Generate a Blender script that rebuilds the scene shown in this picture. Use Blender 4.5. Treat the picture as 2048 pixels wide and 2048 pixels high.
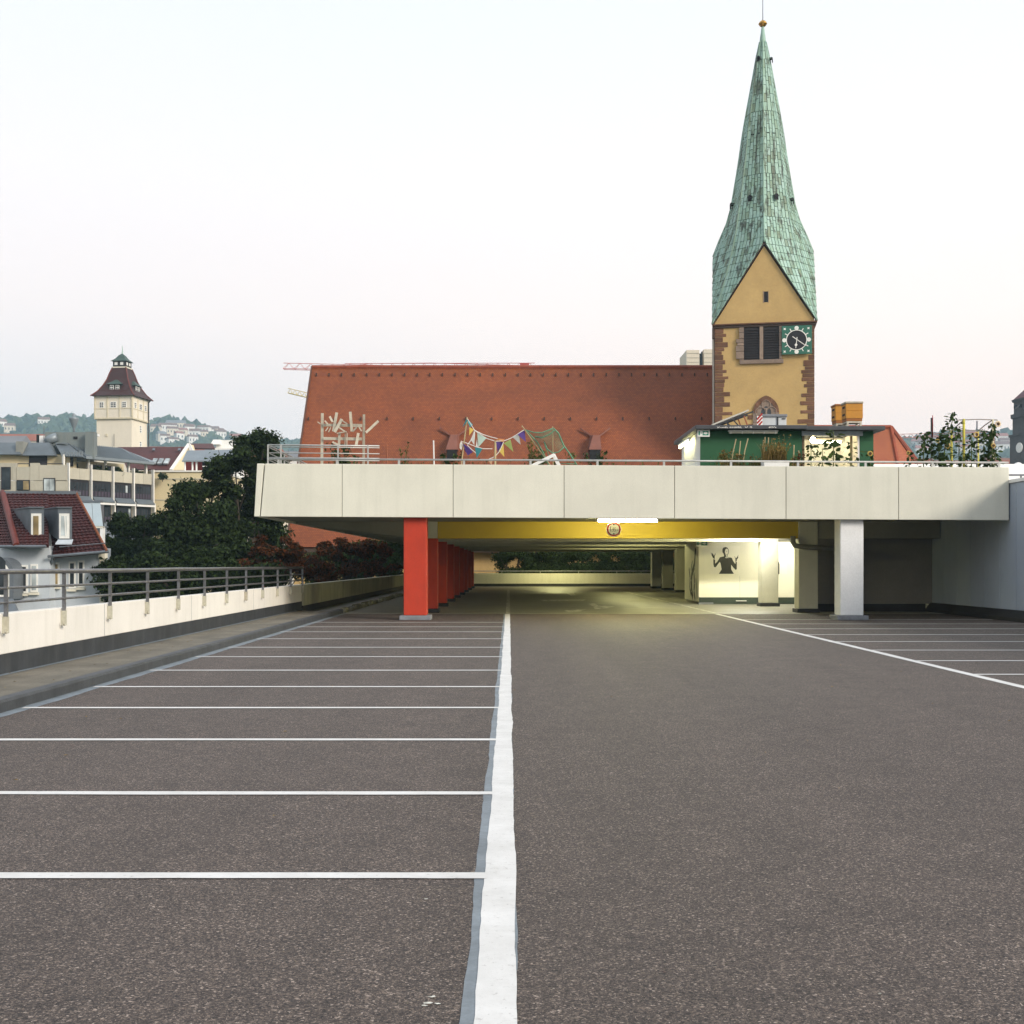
import bpy, math, random
import numpy as np
from mathutils import Vector, Matrix, noise as mnoise
R = math.radians
random.seed(11); RNG = np.random.default_rng(11)
scn = bpy.context.scene
for o in list(bpy.data.objects): bpy.data.objects.remove(o)
COL = scn.collection

# ------------------------------------------------------------------ camera
F, VX, HY, EYE = 2380.0, 1018.0, 1129.0, 1.55     # focal length in photo pixels, vanishing point, horizon, eye height
cam = bpy.data.cameras.new('camera'); cam_o = bpy.data.objects.new('camera', cam); COL.objects.link(cam_o)
cam_o.location = (0, 0, EYE); cam_o.rotation_euler = (R(90), 0, 0)
cam.sensor_width = 36; cam.lens = 36 * F / 2048
cam.shift_x = (1024 - VX) / 2048; cam.shift_y = (HY - 1024) / 2048
cam.clip_start = 0.05; cam.clip_end = 12000
scn.camera = cam_o

# ------------------------------------------------------------------ sky, sun, exposure
SUN_EL, SUN_AZ = R(26), R(128)        # azimuth clockwise from +Y (the way the camera looks): behind, to the right
world = bpy.data.worlds.new('World'); scn.world = world; world.use_nodes = True
wn = world.node_tree.nodes; wl = world.node_tree.links; wn.clear()
sky = wn.new('ShaderNodeTexSky'); sky.sky_type = 'NISHITA'; sky.sun_disc = False
sky.sun_elevation = SUN_EL; sky.sun_rotation = SUN_AZ
sky.air_density = 1.0; sky.dust_density = 2.5; sky.ozone_density = 1.0
tc = wn.new('ShaderNodeTexCoord'); sep = wn.new('ShaderNodeSeparateXYZ'); wl.new(tc.outputs['Generated'], sep.inputs[0])
def sky_ramp(stops):
    r = wn.new('ShaderNodeValToRGB'); wl.new(sep.outputs['Z'], r.inputs[0]); e = r.color_ramp.elements
    while len(e) < len(stops): e.new(0.5)
    for q, (p, c) in zip(e, stops): q.position = p; q.color = (*c, 1)
    return r.outputs[0]
# thin dawn veil over the clear sky: rosy and brighter on the sun's side, cooler away from it, pale blue above
warm_side = sky_ramp([(0.0, (10.5, 7.4, 6.0)), (0.10, (10.8, 8.2, 6.9)), (0.20, (10.0, 8.5, 7.7)), (0.30, (9.0, 8.4, 8.1)), (0.43, (8.0, 8.1, 8.4)), (0.8, (6.8, 7.5, 8.4))])
cool_side = sky_ramp([(0.0, (6.0, 5.9, 6.0)), (0.10, (7.6, 6.8, 6.6)), (0.20, (8.8, 7.7, 7.3)), (0.30, (8.6, 8.0, 7.9)), (0.43, (7.6, 7.8, 8.3)), (0.8, (6.6, 7.4, 8.4))])
dotn = wn.new('ShaderNodeVectorMath'); dotn.operation = 'DOT_PRODUCT'; wl.new(tc.outputs['Generated'], dotn.inputs[0])
dotn.inputs[1].default_value = (math.sin(SUN_AZ), math.cos(SUN_AZ), 0)
mr = wn.new('ShaderNodeMapRange'); mr.interpolation_type = 'SMOOTHSTEP'; wl.new(dotn.outputs['Value'], mr.inputs[0])
mr.inputs[1].default_value = -0.98; mr.inputs[2].default_value = -0.30
veil = wn.new('ShaderNodeMix'); veil.data_type = 'RGBA'; wl.new(mr.outputs[0], veil.inputs[0]); wl.new(cool_side, veil.inputs[6]); wl.new(warm_side, veil.inputs[7])
mixw = wn.new('ShaderNodeMix'); mixw.data_type = 'RGBA'; mixw.inputs[0].default_value = 0.90
wl.new(sky.outputs[0], mixw.inputs[6]); wl.new(veil.outputs[2], mixw.inputs[7])
bg = wn.new('ShaderNodeBackground'); bg.inputs['Strength'].default_value = 0.080
wl.new(mixw.outputs[2], bg.inputs[0]); wo = wn.new('ShaderNodeOutputWorld'); wl.new(bg.outputs[0], wo.inputs[0])
sun = bpy.data.lights.new('sun', 'SUN'); sun.energy = 2.2; sun.angle = R(20); sun.color = (1.0, 0.91, 0.79)
sun_o = bpy.data.objects.new('sun', sun); COL.objects.link(sun_o)
sd = Vector((math.sin(SUN_AZ) * math.cos(SUN_EL), math.cos(SUN_AZ) * math.cos(SUN_EL), math.sin(SUN_EL)))
sun_o.rotation_euler = sd.to_track_quat('Z', 'Y').to_euler(); sun_o.location = sd * 60
scn.view_settings.view_transform = 'Standard'; scn.view_settings.look = 'None'
scn.view_settings.exposure = 0.86; scn.view_settings.gamma = 1.0; scn.view_settings.use_curve_mapping = False
scn.render.engine = 'CYCLES'
scn.cycles.use_denoising = True
scn.cycles.max_bounces = 8; scn.cycles.diffuse_bounces = 4; scn.cycles.glossy_bounces = 3
scn.cycles.transparent_max_bounces = 12; scn.cycles.volume_bounces = 1
scn.cycles.sample_clamp_indirect = 6.0

# ------------------------------------------------------------------ helpers
def at(px, py, Y):                    # photo pixel (2048 px frame) at distance Y
    return Vector(((px - VX) * Y / F, Y, EYE + (HY - py) * Y / F))
def X_(px, Y): return (px - VX) * Y / F
def Z_(py, Y): return EYE + (HY - py) * Y / F
def gy(py, z=0.0): return F * (EYE - z) / (py - HY)       # distance of a floor point seen at row py
def S(r, g, b):
    f = lambda c: ((c / 255 + 0.055) / 1.055) ** 2.4 if c > 10 else c / 255 / 12.92
    return (f(r), f(g), f(b))

def nodes_of(name):
    m = bpy.data.materials.new(name); m.use_nodes = True
    nt = m.node_tree; nt.nodes.clear()
    out = nt.nodes.new('ShaderNodeOutputMaterial'); b = nt.nodes.new('ShaderNodeBsdfPrincipled')
    nt.links.new(b.outputs[0], out.inputs[0])
    return m, nt, b, out
def N(nt, typ, **kw):
    n = nt.nodes.new(typ)
    for k, v in kw.items():
        if k.startswith('_'): setattr(n, k[1:], v)
        else: n.inputs[k].default_value = v
    return n
def mixc(nt, fac, a, b, blend='MIX'):
    m = nt.nodes.new('ShaderNodeMix'); m.data_type = 'RGBA'; m.blend_type = blend
    for i, v in ((0, fac), (6, a), (7, b)):
        if hasattr(v, 'node'): nt.links.new(v, m.inputs[i])
        elif i == 0: m.inputs[0].default_value = v
        else: m.inputs[i].default_value = (*v[:3], 1)
    return m.outputs[2]
def math_(nt, op, a, b=0.0, clamp=False):
    m = nt.nodes.new('ShaderNodeMath'); m.operation = op; m.use_clamp = clamp
    for i, v in ((0, a), (1, b)):
        if hasattr(v, 'node'): nt.links.new(v, m.inputs[i])
        else: m.inputs[i].default_value = v
    return m.outputs[0]
def ramp_(nt, fac, stops):
    r = nt.nodes.new('ShaderNodeValToRGB'); nt.links.new(fac, r.inputs[0])
    el = r.color_ramp.elements
    while len(el) < len(stops): el.new(0.5)
    for q, (p, c) in zip(el, stops):
        q.position = p; q.color = (c, c, c, 1) if isinstance(c, (int, float)) else (*c, 1)
    return r.outputs[0]
def coords(nt, scale=(1, 1, 1), kind='Object'):
    t = nt.nodes.new('ShaderNodeTexCoord'); mp = nt.nodes.new('ShaderNodeMapping')
    nt.links.new(t.outputs[kind], mp.inputs[0]); mp.inputs['Scale'].default_value = scale
    return mp.outputs[0]
def noise(nt, scale, detail=4, rough=0.6, vec=None, dist=0):
    n = N(nt, 'ShaderNodeTexNoise', Scale=scale, Detail=detail, Roughness=rough, Distortion=dist)
    nt.links.new(vec if vec is not None else coords(nt), n.inputs['Vector'])
    return n.outputs['Fac']
def bump(nt, b, h, strength, dist=0.02):
    n = N(nt, 'ShaderNodeBump', Strength=strength, Distance=dist)
    nt.links.new(h, n.inputs['Height']); nt.links.new(n.outputs[0], b.inputs['Normal'])

def mat(name, col, rough=0.8, var=0.12, scale=2.0, fine=0.08, fscale=40, streak=0.0, streak_col=None, bmp=0.15, bscale=60, bd=0.01,
        metal=0.0, rand=0.0, spec=0.4, tr=0.0, streak_scale=(3, 3, 0.25)):
    m, nt, b, out = nodes_of(name)
    c = tuple(col)
    dark = tuple(x * (1 - var) for x in c); lite = tuple(min(1, x * (1 + var)) for x in c)
    f1 = ramp_(nt, noise(nt, scale, 5, 0.62), [(0.3, 0), (0.7, 1)])
    cc = mixc(nt, f1, dark, lite)
    if fine:
        f2 = ramp_(nt, noise(nt, fscale, 3, 0.7), [(0.3, 1 - fine), (0.7, 1 + 0 * fine)])
        cc = mixc(nt, 1.0, cc, f2, 'MULTIPLY')
    if streak:
        s = ramp_(nt, noise(nt, 1.0, 5, 0.65, coords(nt, streak_scale)), [(0.48, 0), (0.78, streak)])
        cc = mixc(nt, s, cc, streak_col or tuple(x * 0.35 for x in c))
    if rand:
        oi = nt.nodes.new('ShaderNodeObjectInfo'); ge = nt.nodes.new('ShaderNodeNewGeometry')
        q = math_(nt, 'FRACT', math_(nt, 'ADD', oi.outputs['Random'], ge.outputs['Random Per Island']))
        k = math_(nt, 'ADD', math_(nt, 'MULTIPLY', q, 2 * rand), 1 - rand)
        cb = nt.nodes.new('ShaderNodeCombineXYZ')
        for i in range(3): nt.links.new(k, cb.inputs[i])
        cc = mixc(nt, 1.0, cc, cb.outputs[0], 'MULTIPLY')
    nt.links.new(cc, b.inputs['Base Color'])
    b.inputs['Roughness'].default_value = rough; b.inputs['Metallic'].default_value = metal
    b.inputs['Specular IOR Level'].default_value = spec
    if bmp: bump(nt, b, noise(nt, bscale, 4, 0.6), bmp, bd)
    if tr:
        t = nt.nodes.new('ShaderNodeBsdfTranslucent'); nt.links.new(cc, t.inputs[0])
        mx = nt.nodes.new('ShaderNodeMixShader'); mx.inputs[0].default_value = tr
        nt.links.new(b.outputs[0], mx.inputs[1]); nt.links.new(t.outputs[0], mx.inputs[2]); nt.links.new(mx.outputs[0], out.inputs[0])
    return m
def emit(name, col, strength):
    m, nt, b, out = nodes_of(name)
    b.inputs['Base Color'].default_value = (0.8, 0.8, 0.8, 1)
    b.inputs['Emission Color'].default_value = (*col, 1); b.inputs['Emission Strength'].default_value = strength
    return m
def glass(name, tint=(0.03, 0.035, 0.04), rough=0.08):
    m, nt, b, out = nodes_of(name)
    f = ramp_(nt, noise(nt, 0.6, 2), [(0.35, 0.4), (0.7, 1.6)])
    nt.links.new(mixc(nt, 1.0, tint, f, 'MULTIPLY'), b.inputs['Base Color'])
    b.inputs['Roughness'].default_value = rough; b.inputs['Specular IOR Level'].default_value = 0.6
    return m
def leafmat(name, c0, c1, tr=0.25):
    m, nt, b, out = nodes_of(name)
    ge = nt.nodes.new('ShaderNodeNewGeometry'); oi = nt.nodes.new('ShaderNodeObjectInfo')
    q = math_(nt, 'FRACT', math_(nt, 'ADD', oi.outputs['Random'], ge.outputs['Random Per Island']))
    cc = mixc(nt, q, c0, c1)
    nt.links.new(cc, b.inputs['Base Color']); b.inputs['Roughness'].default_value = 0.75; b.inputs['Specular IOR Level'].default_value = 0.12
    t = nt.nodes.new('ShaderNodeBsdfTranslucent'); nt.links.new(cc, t.inputs[0])
    mx = nt.nodes.new('ShaderNodeMixShader'); mx.inputs[0].default_value = tr
    nt.links.new(b.outputs[0], mx.inputs[1]); nt.links.new(t.outputs[0], mx.inputs[2]); nt.links.new(mx.outputs[0], out.inputs[0])
    return m

ROOT = {}                                     # object name -> (world offset, is rotated/local)
class MB:                                     # collects shapes for ONE mesh
    def __init__(s): s.v = []; s.f = []
    def add(s, vs, fs):
        k = len(s.v); s.v += [tuple(p) for p in vs]; s.f += [tuple(i + k for i in f) for f in fs]; return s
    def box(s, x0, x1, y0, y1, z0, z1):
        if x0 > x1: x0, x1 = x1, x0
        if y0 > y1: y0, y1 = y1, y0
        if z0 > z1: z0, z1 = z1, z0
        return s.add([(x0, y0, z0), (x1, y0, z0), (x1, y1, z0), (x0, y1, z0), (x0, y0, z1), (x1, y0, z1), (x1, y1, z1), (x0, y1, z1)],
                     [(3, 2, 1, 0), (4, 5, 6, 7), (0, 1, 5, 4), (1, 2, 6, 5), (2, 3, 7, 6), (3, 0, 4, 7)])
    def hexa(s, b4, t4):                      # eight corners: bottom ring, top ring
        return s.add(list(b4) + list(t4), [(3, 2, 1, 0), (4, 5, 6, 7), (0, 1, 5, 4), (1, 2, 6, 5), (2, 3, 7, 6), (3, 0, 4, 7)])
    def bar(s, a, b, w, d, up=(0, 1, 0)):     # square bar: w across, d along 'up'
        a, b = Vector(a), Vector(b); t = (b - a).normalized(); u = Vector(up)
        sx = t.cross(u)
        if sx.length < 1e-4: u = Vector((1, 0, 0)); sx = t.cross(u)
        sx.normalize(); u = sx.cross(t).normalized(); sx = sx * w / 2; u = u * d / 2
        return s.hexa([a - sx - u, a + sx - u, a + sx + u, a - sx + u], [b - sx - u, b + sx - u, b + sx + u, b - sx + u])
    def tube(s, pts, r, n=8, r1=None, cap=True):
        pts = [Vector(p) for p in pts]; L = len(pts); rings = []; prev = None
        for i, p in enumerate(pts):
            t = (pts[min(i + 1, L - 1)] - pts[max(i - 1, 0)]).normalized()
            if prev is None:
                a = t.cross(Vector((0, 0, 1)));
                if a.length < 1e-3: a = t.cross(Vector((1, 0, 0)))
                a.normalize()
            else:
                a = (prev - t * prev.dot(t)).normalized()
            prev = a; bb = t.cross(a); rr = r if r1 is None else r + (r1 - r) * i / max(1, L - 1)
            rings.append([p + (a * math.cos(q) + bb * math.sin(q)) * rr for q in [2 * math.pi * j / n for j in range(n)]])
        vs = [p for rg in rings for p in rg]; fs = []
        for i in range(L - 1):
            for j in range(n):
                fs.append((i * n + j, i * n + (j + 1) % n, (i + 1) * n + (j + 1) % n, (i + 1) * n + j))
        if cap: fs += [tuple(range(n - 1, -1, -1)), tuple(range((L - 1) * n, L * n))]
        return s.add(vs, fs)
    def lathe(s, prof, c=(0, 0, 0), n=24, a0=0.0):   # profile (r, z)
        vs = []; fs = []; c = Vector(c)
        for r, z in prof:
            for j in range(n):
                q = a0 + 2 * math.pi * j / n; vs.append((c.x + r * math.cos(q), c.y + r * math.sin(q), c.z + z))
        for i in range(len(prof) - 1):
            for j in range(n): fs.append((i * n + j, i * n + (j + 1) % n, (i + 1) * n + (j + 1) % n, (i + 1) * n + j))
        fs += [tuple(range(n - 1, -1, -1)), tuple(range((len(prof) - 1) * n, len(prof) * n))]
        return s.add(vs, fs)
    def prism(s, poly, d):                    # polygon (3d points) extruded by vector d
        d = Vector(d); p = [Vector(q) for q in poly]; n = len(p)
        return s.add(p + [q + d for q in p], [tuple(range(n - 1, -1, -1)), tuple(range(n, 2 * n))] + [(i, (i + 1) % n, n + (i + 1) % n, n + i) for i in range(n)])
    def mesh(s, name, m, off=(0, 0, 0), smooth=False):
        me = bpy.data.meshes.new(name); o = Vector(off)
        me.from_pydata([(p[0] - o.x, p[1] - o.y, p[2] - o.z) for p in s.v], [], s.f); me.update()
        if m: me.materials.append(m)
        if smooth: me.polygons.foreach_set('use_smooth', [True] * len(me.polygons))
        return me
    def build(s, name, m, parent=None, smooth=False, bevel=0.0, kind=None, label=None, recalc=False):
        off = ROOT.get(parent.name, (0, 0, 0)) if parent else (0, 0, 0)
        me = s.mesh(name, m, off, smooth)
        if recalc:
            import bmesh
            bm = bmesh.new(); bm.from_mesh(me); bmesh.ops.recalc_face_normals(bm, faces=bm.faces); bm.to_mesh(me); bm.free()
        o = bpy.data.objects.new(name, me); COL.objects.link(o)
        if parent: o.parent = parent; ROOT[o.name] = off
        if bevel:
            md = o.modifiers.new('bevel', 'BEVEL'); md.width = bevel; md.segments = 2; md.limit_method = 'ANGLE'; md.angle_limit = R(40)
        if kind: o['kind'] = kind
        if label: o['label'] = label
        return o
def thing(name, label, cat, loc=(0, 0, 0), rotz=None, group=None):
    o = bpy.data.objects.new(name, None); COL.objects.link(o); o.empty_display_size = 0.2
    o.location = loc; o['label'] = label; o['category'] = cat
    if group: o['group'] = group
    if rotz is None: ROOT[o.name] = tuple(loc)          # children are given in world coordinates
    else: o.rotation_euler = (0, 0, rotz); ROOT[o.name] = (0, 0, 0)   # children are given in local coordinates
    return o
def tag(o, label, cat, group=None, kind=None):
    o['label'] = label; o['category'] = cat
    if group: o['group'] = group
    if kind: o['kind'] = kind
    return o
def struct(o, label=None, cat=None):
    o['kind'] = 'structure'
    if label: o['label'] = label
    if cat: o['category'] = cat
    return o
def inst(name, me, loc, parent=None, rot=(0, 0, 0), sc=(1, 1, 1)):
    o = bpy.data.objects.new(name, me); COL.objects.link(o)
    if parent:
        o.parent = parent; off = ROOT.get(parent.name, (0, 0, 0)); ROOT[o.name] = off
        loc = Vector(loc) - Vector(off)
    o.location = loc; o.rotation_euler = rot; o.scale = sc
    return o
class Fac:                                    # a vertical facade plane P0->P1 (plan points); u along it, depth d towards the viewer
    def __init__(s, P0, P1):
        s.p = Vector((P0[0], P0[1])); s.t = (Vector((P1[0], P1[1])) - s.p).normalized()
        s.ang = math.atan2(s.t.y, s.t.x)
    def uz(s, px, py):
        k = (px - VX) / F                     # ray x = k*y
        u = (k * s.p.y - s.p.x) / (s.t.x - k * s.t.y)
        Y = s.p.y + u * s.t.y
        return u, EYE + (HY - py) * Y / F
    def u(s, px): return s.uz(px, 1000)[0]
    def box(s, mb, px0, px1, z0, z1, d0, d1): # local coords: x=u, y=-d, z
        return mb.box(s.u(px0), s.u(px1), -d1, -d0, z0, z1)

# ------------------------------------------------------------------ materials
M = {}
def asphalt():
    m, nt, b, out = nodes_of('asphalt')
    v = coords(nt)
    wv = nt.nodes.new('ShaderNodeVectorMath'); wv.operation = 'ADD'; nt.links.new(v, wv.inputs[0])      # uneven stone outlines
    wn_ = N(nt, 'ShaderNodeTexNoise', Scale=160.0, Detail=2.0); nt.links.new(v, wn_.inputs['Vector'])
    ws = nt.nodes.new('ShaderNodeVectorMath'); ws.operation = 'SCALE'; ws.inputs['Scale'].default_value = 0.012; nt.links.new(wn_.outputs['Color'], ws.inputs[0]); nt.links.new(ws.outputs[0], wv.inputs[1])
    def stones(scale):
        vo = N(nt, 'ShaderNodeTexVoronoi', Scale=scale); nt.links.new(wv.outputs[0], vo.inputs['Vector'])
        sp = nt.nodes.new('ShaderNodeSeparateColor'); nt.links.new(vo.outputs['Color'], sp.inputs[0]); return vo, sp
    vo, sp = stones(118.0); vo2, sp2 = stones(240.0)
    big_st = ramp_(nt, sp.outputs[0], [(0.0, (0.012, 0.010, 0.011)), (0.40, (0.040, 0.034, 0.033)), (0.70, (0.105, 0.090, 0.080)), (0.88, (0.21, 0.175, 0.145)), (0.95, (0.42, 0.37, 0.32)), (1.0, (0.55, 0.50, 0.45))])
    fine_st = ramp_(nt, sp2.outputs[0], [(0.0, (0.016, 0.013, 0.014)), (0.5, (0.075, 0.064, 0.060)), (0.85, (0.17, 0.145, 0.125)), (1.0, (0.40, 0.35, 0.30))])
    base = mixc(nt, ramp_(nt, noise(nt, 60, 2, 0.5, v), [(0.42, 0.1), (0.58, 0.9)]), big_st, fine_st)
    far = ramp_(nt, noise(nt, 2.2, 9, 0.82, v), [(0.34, 0.80), (0.66, 1.20)])
    base = mixc(nt, 1.0, base, far, 'MULTIPLY')
    lane = ramp_(nt, noise(nt, 1.0, 4, 0.6, coords(nt, (0.8, 0.04, 1))), [(0.35, 0.90), (0.65, 1.10)])     # faint wear along the driving direction
    base = mixc(nt, 1.0, base, lane, 'MULTIPLY')
    base = mixc(nt, 1.0, base, (0.80, 0.715, 0.67), 'MULTIPLY')
    nt.links.new(base, b.inputs['Base Color']); b.inputs['Roughness'].default_value = 0.72; b.inputs['Specular IOR Level'].default_value = 0.38
    h = math_(nt, 'MULTIPLY', sp.outputs[1], 0.6); h = math_(nt, 'SUBTRACT', h, vo.outputs['Distance'])
    bump(nt, b, h, 0.45, 0.006)
    return m
M['asphalt'] = asphalt()
def screed():
    m, nt, b, out = nodes_of('garage_screed')
    v = coords(nt)
    base = ramp_(nt, noise(nt, 1.3, 6, 0.65, coords(nt, (0.5, 1.6, 1))), [(0.3, (0.14, 0.135, 0.11)), (0.55, (0.24, 0.23, 0.18)), (0.75, (0.33, 0.32, 0.25))])
    base = mixc(nt, ramp_(nt, noise(nt, 30, 3, 0.7, v), [(0.35, 0), (0.75, 0.4)]), base, (0.10, 0.095, 0.08))
    nt.links.new(base, b.inputs['Base Color']); b.inputs['Roughness'].default_value = 0.55
    bump(nt, b, noise(nt, 60, 3, 0.6, v), 0.15, 0.004)
    return m
M['screed'] = screed()
def paint():
    m, nt, b, out = nodes_of('road_paint')
    v = coords(nt)
    base = mixc(nt, ramp_(nt, noise(nt, 3, 4, 0.7, v), [(0.3, 0), (0.7, 1)]), (0.56, 0.545, 0.52), (0.70, 0.685, 0.665))
    wear = ramp_(nt, noise(nt, 26, 6, 0.8, v), [(0.58, 0), (0.68, 0.8)])
    base = mixc(nt, wear, base, (0.33, 0.31, 0.29))
    nt.links.new(base, b.inputs['Base Color']); b.inputs['Roughness'].default_value = 0.7
    bump(nt, b, noise(nt, 70, 3, 0.6, v), 0.25, 0.006)
    return m
M['paint'] = paint()
def paint_worn():
    m, nt, b, out = nodes_of('worn_road_paint')
    v = coords(nt)
    w = ramp_(nt, noise(nt, 5, 6, 0.75, v), [(0.40, 0), (0.56, 1)])
    nt.links.new(mixc(nt, w, (0.72, 0.70, 0.62), (0.22, 0.21, 0.17)), b.inputs['Base Color']); b.inputs['Roughness'].default_value = 0.65
    return m
M['paint_worn'] = paint_worn()
M['sealant'] = mat('blue_grey_sealant', (0.19, 0.22, 0.245), 0.55, 0.25, 3, 0.25, 25, bmp=0.2, bscale=30)
M['skirt'] = mat('dark_bitumen_skirting', (0.030, 0.034, 0.040), 0.7, 0.3, 2, 0.2, 20, streak=0.4, streak_col=(0.10, 0.10, 0.10), bmp=0.2, bscale=25)
M['walk'] = mat('walkway_bitumen', (0.185, 0.165, 0.130), 0.9, 0.3, 1.1, 0.35, 45, streak=0.75, streak_col=(0.075, 0.07, 0.06), streak_scale=(1.6, 0.5, 1), bmp=0.4, bscale=90, bd=0.01)
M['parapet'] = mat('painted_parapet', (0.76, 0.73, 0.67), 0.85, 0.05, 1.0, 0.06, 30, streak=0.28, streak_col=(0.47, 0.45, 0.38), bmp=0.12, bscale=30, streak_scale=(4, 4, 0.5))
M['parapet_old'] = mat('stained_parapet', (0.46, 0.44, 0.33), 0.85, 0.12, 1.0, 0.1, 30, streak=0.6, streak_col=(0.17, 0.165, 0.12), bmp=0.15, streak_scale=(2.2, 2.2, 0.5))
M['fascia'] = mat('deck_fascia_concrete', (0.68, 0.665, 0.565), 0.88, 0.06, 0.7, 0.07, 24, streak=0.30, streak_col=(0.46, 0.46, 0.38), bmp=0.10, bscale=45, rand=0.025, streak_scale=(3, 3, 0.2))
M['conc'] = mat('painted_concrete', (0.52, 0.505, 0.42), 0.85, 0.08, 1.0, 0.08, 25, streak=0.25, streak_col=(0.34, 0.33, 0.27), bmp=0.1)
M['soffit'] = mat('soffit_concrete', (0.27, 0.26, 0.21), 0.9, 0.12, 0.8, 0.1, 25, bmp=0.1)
M['white_pillar'] = mat('white_pillar_paint', (0.76, 0.76, 0.75), 0.8, 0.06, 1.5, 0.12, 22, streak=0.15, streak_col=(0.5, 0.5, 0.48), bmp=0.15, bscale=35)
M['red'] = mat('red_pillar_paint', (0.46, 0.037, 0.012), 0.6, 0.10, 1.5, 0.10, 30, streak=0.35, streak_col=(0.26, 0.03, 0.014), streak_scale=(5, 5, 1.2), bmp=0.2, bscale=22)
M['yellow'] = mat('ochre_beam_paint', (0.50, 0.35, 0.030), 0.6, 0.07, 1.0, 0.07, 25, bmp=0.08)
M['plinth'] = mat('grey_plinth', (0.21, 0.22, 0.24), 0.7, 0.2, 4, 0.2, 25)
M['black'] = mat('black_skirting', (0.022, 0.022, 0.024), 0.6, 0.25, 2, 0.2, 20)
M['greenbase'] = mat('dark_green_base', (0.035, 0.05, 0.036), 0.55, 0.25, 2, 0.2, 20)
M['bluewall'] = mat('pale_blue_wall_panel', (0.34, 0.39, 0.46), 0.75, 0.06, 0.9, 0.06, 25, streak=0.25, streak_col=(0.28, 0.32, 0.37), bmp=0.08)
M['white'] = mat('white_paint', (0.78, 0.77, 0.74), 0.7, 0.05, 2, 0.05, 25)
M['stairwall'] = mat('cream_stair_wall', (0.78, 0.75, 0.62), 0.8, 0.05, 1, 0.05, 25)
M['steel'] = mat('galvanised_rail', (0.22, 0.22, 0.23), 0.42, 0.25, 6, 0.2, 40, metal=0.75, bmp=0.1)
M['railwhite'] = mat('pale_rail', (0.46, 0.46, 0.44), 0.45, 0.15, 5, 0.1, 40, metal=0.3)
M['bracket'] = mat('pale_bracket', (0.52, 0.50, 0.40), 0.7, 0.15, 5, 0.2, 30, streak=0.5, streak_col=(0.25, 0.14, 0.06))
M['pipe'] = mat('grey_drain_pipe', (0.20, 0.19, 0.16), 0.6, 0.2, 3, 0.15, 25)
M['dark'] = mat('dark_interior', (0.012, 0.011, 0.012), 0.9, 0.1, 3, 0, bmp=0)
M['glass'] = glass('window_glass')
M['glass_warm'] = glass('curtained_glass', (0.30, 0.22, 0.10), 0.3)
M['glass_pale'] = glass('pale_glass', (0.40, 0.44, 0.44), 0.15)
M['copper_gold'] = mat('gilded_ball', (0.62, 0.33, 0.06), 0.35, 0.1, 4, 0.1, 20, metal=0.9)
M['iron'] = mat('dark_iron', (0.05, 0.05, 0.055), 0.6, 0.2, 5, 0.1, 30, metal=0.4)

# ------------------------------------------------------------------ terrain and hills
RIDGE = [(-1500, 856), (-500, 852), (0, 851), (60, 849), (120, 846), (190, 844), (300, 849), (330, 843), (400, 852), (440, 863), (480, 876), (600, 882),
         (1700, 892), (1830, 886), (1900, 870), (1990, 877), (2050, 870), (2600, 860), (4000, 860)]
GROUND = -13.0
def ridge_h(x, y):
    if y <= 1: px = -1500 if x < 0 else 4000
    else: px = VX + F * x / y
    px = max(-1500, min(4000, px))
    py = float(np.interp(px, [a for a, b in RIDGE], [b for a, b in RIDGE]))
    return EYE + (HY - py) * 1850 / F - 9
def terrain_h(x, y):
    r = math.hypot(x, y); t = min(1, max(0, (r - 520) / (1880 - 520))); t = t ** 1.8
    n = mnoise.noise((x * 0.004, y * 0.004, 0.3)) * 16 + mnoise.noise((x * 0.0013, y * 0.0013, 4.2)) * 22
    k = math.sin(min(1, t) * math.pi)
    return GROUND + t * (ridge_h(x, y) - GROUND) + n * k * 0.5
def build_terrain():
    mb = MB(); radii = [0, 60, 120, 250, 400, 520] + [520 + 60 * i for i in range(1, 26)] + [2300, 2600]
    na = 160; vs = [(0, 0, GROUND)]; fs = []
    for r in radii[1:]:
        for j in range(na):
            a = 2 * math.pi * j / na; x, y = r * math.sin(a), r * math.cos(a); vs.append((x, y, terrain_h(x, y)))
    for j in range(na): fs.append((0, 1 + (j + 1) % na, 1 + j))
    for i in range(len(radii) - 2):
        for j in range(na):
            a = 1 + i * na + j; b = 1 + i * na + (j + 1) % na; fs.append((a, b, b + na, a + na))
    mb.add(vs, fs)
    m = mat('hillside_green', (0.055, 0.075, 0.04), 0.95, 0.35, 0.004, 0.3, 0.03, bmp=0)
    o = mb.build('hills', m, smooth=True)
    struct(o, 'city floor rising to wooded hills around the town', 'hills')
build_terrain()
def hill_point(px, py):
    Y = 540
    while Y < 2300:
        p = at(px, py, Y)
        if terrain_h(p.x, p.y) >= p.z: return Vector((p.x, p.y, terrain_h(p.x, p.y)))
        Y += 8
    return None

# ------------------------------------------------------------------ parking floor
LK, LW = -5.30, -6.70        # kerb face and left parapet face
RW = 13.90                   # right wall face
JY = 37.3                    # joint where the covered floor begins
Y0, YE = -6.0, 84.0
floor = struct(MB().box(LK - 0.14, RW + 0.6, Y0, JY, -0.6, 0).build('parking_floor', M['asphalt']), 'open asphalt parking roof', 'floor')
gfloor = struct(MB().box(LW - 0.15, RW + 0.6, JY, YE + 0.2, -0.6, 0.004).build('garage_floor', M['screed']), 'smooth floor under the upper deck', 'floor')
walk = struct(MB().box(LW - 0.02, LK - 0.14, Y0, JY, -0.6, 0.10).build('walkway', M['walk']), 'raised bitumen walkway along the left parapet', 'walkway')
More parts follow.
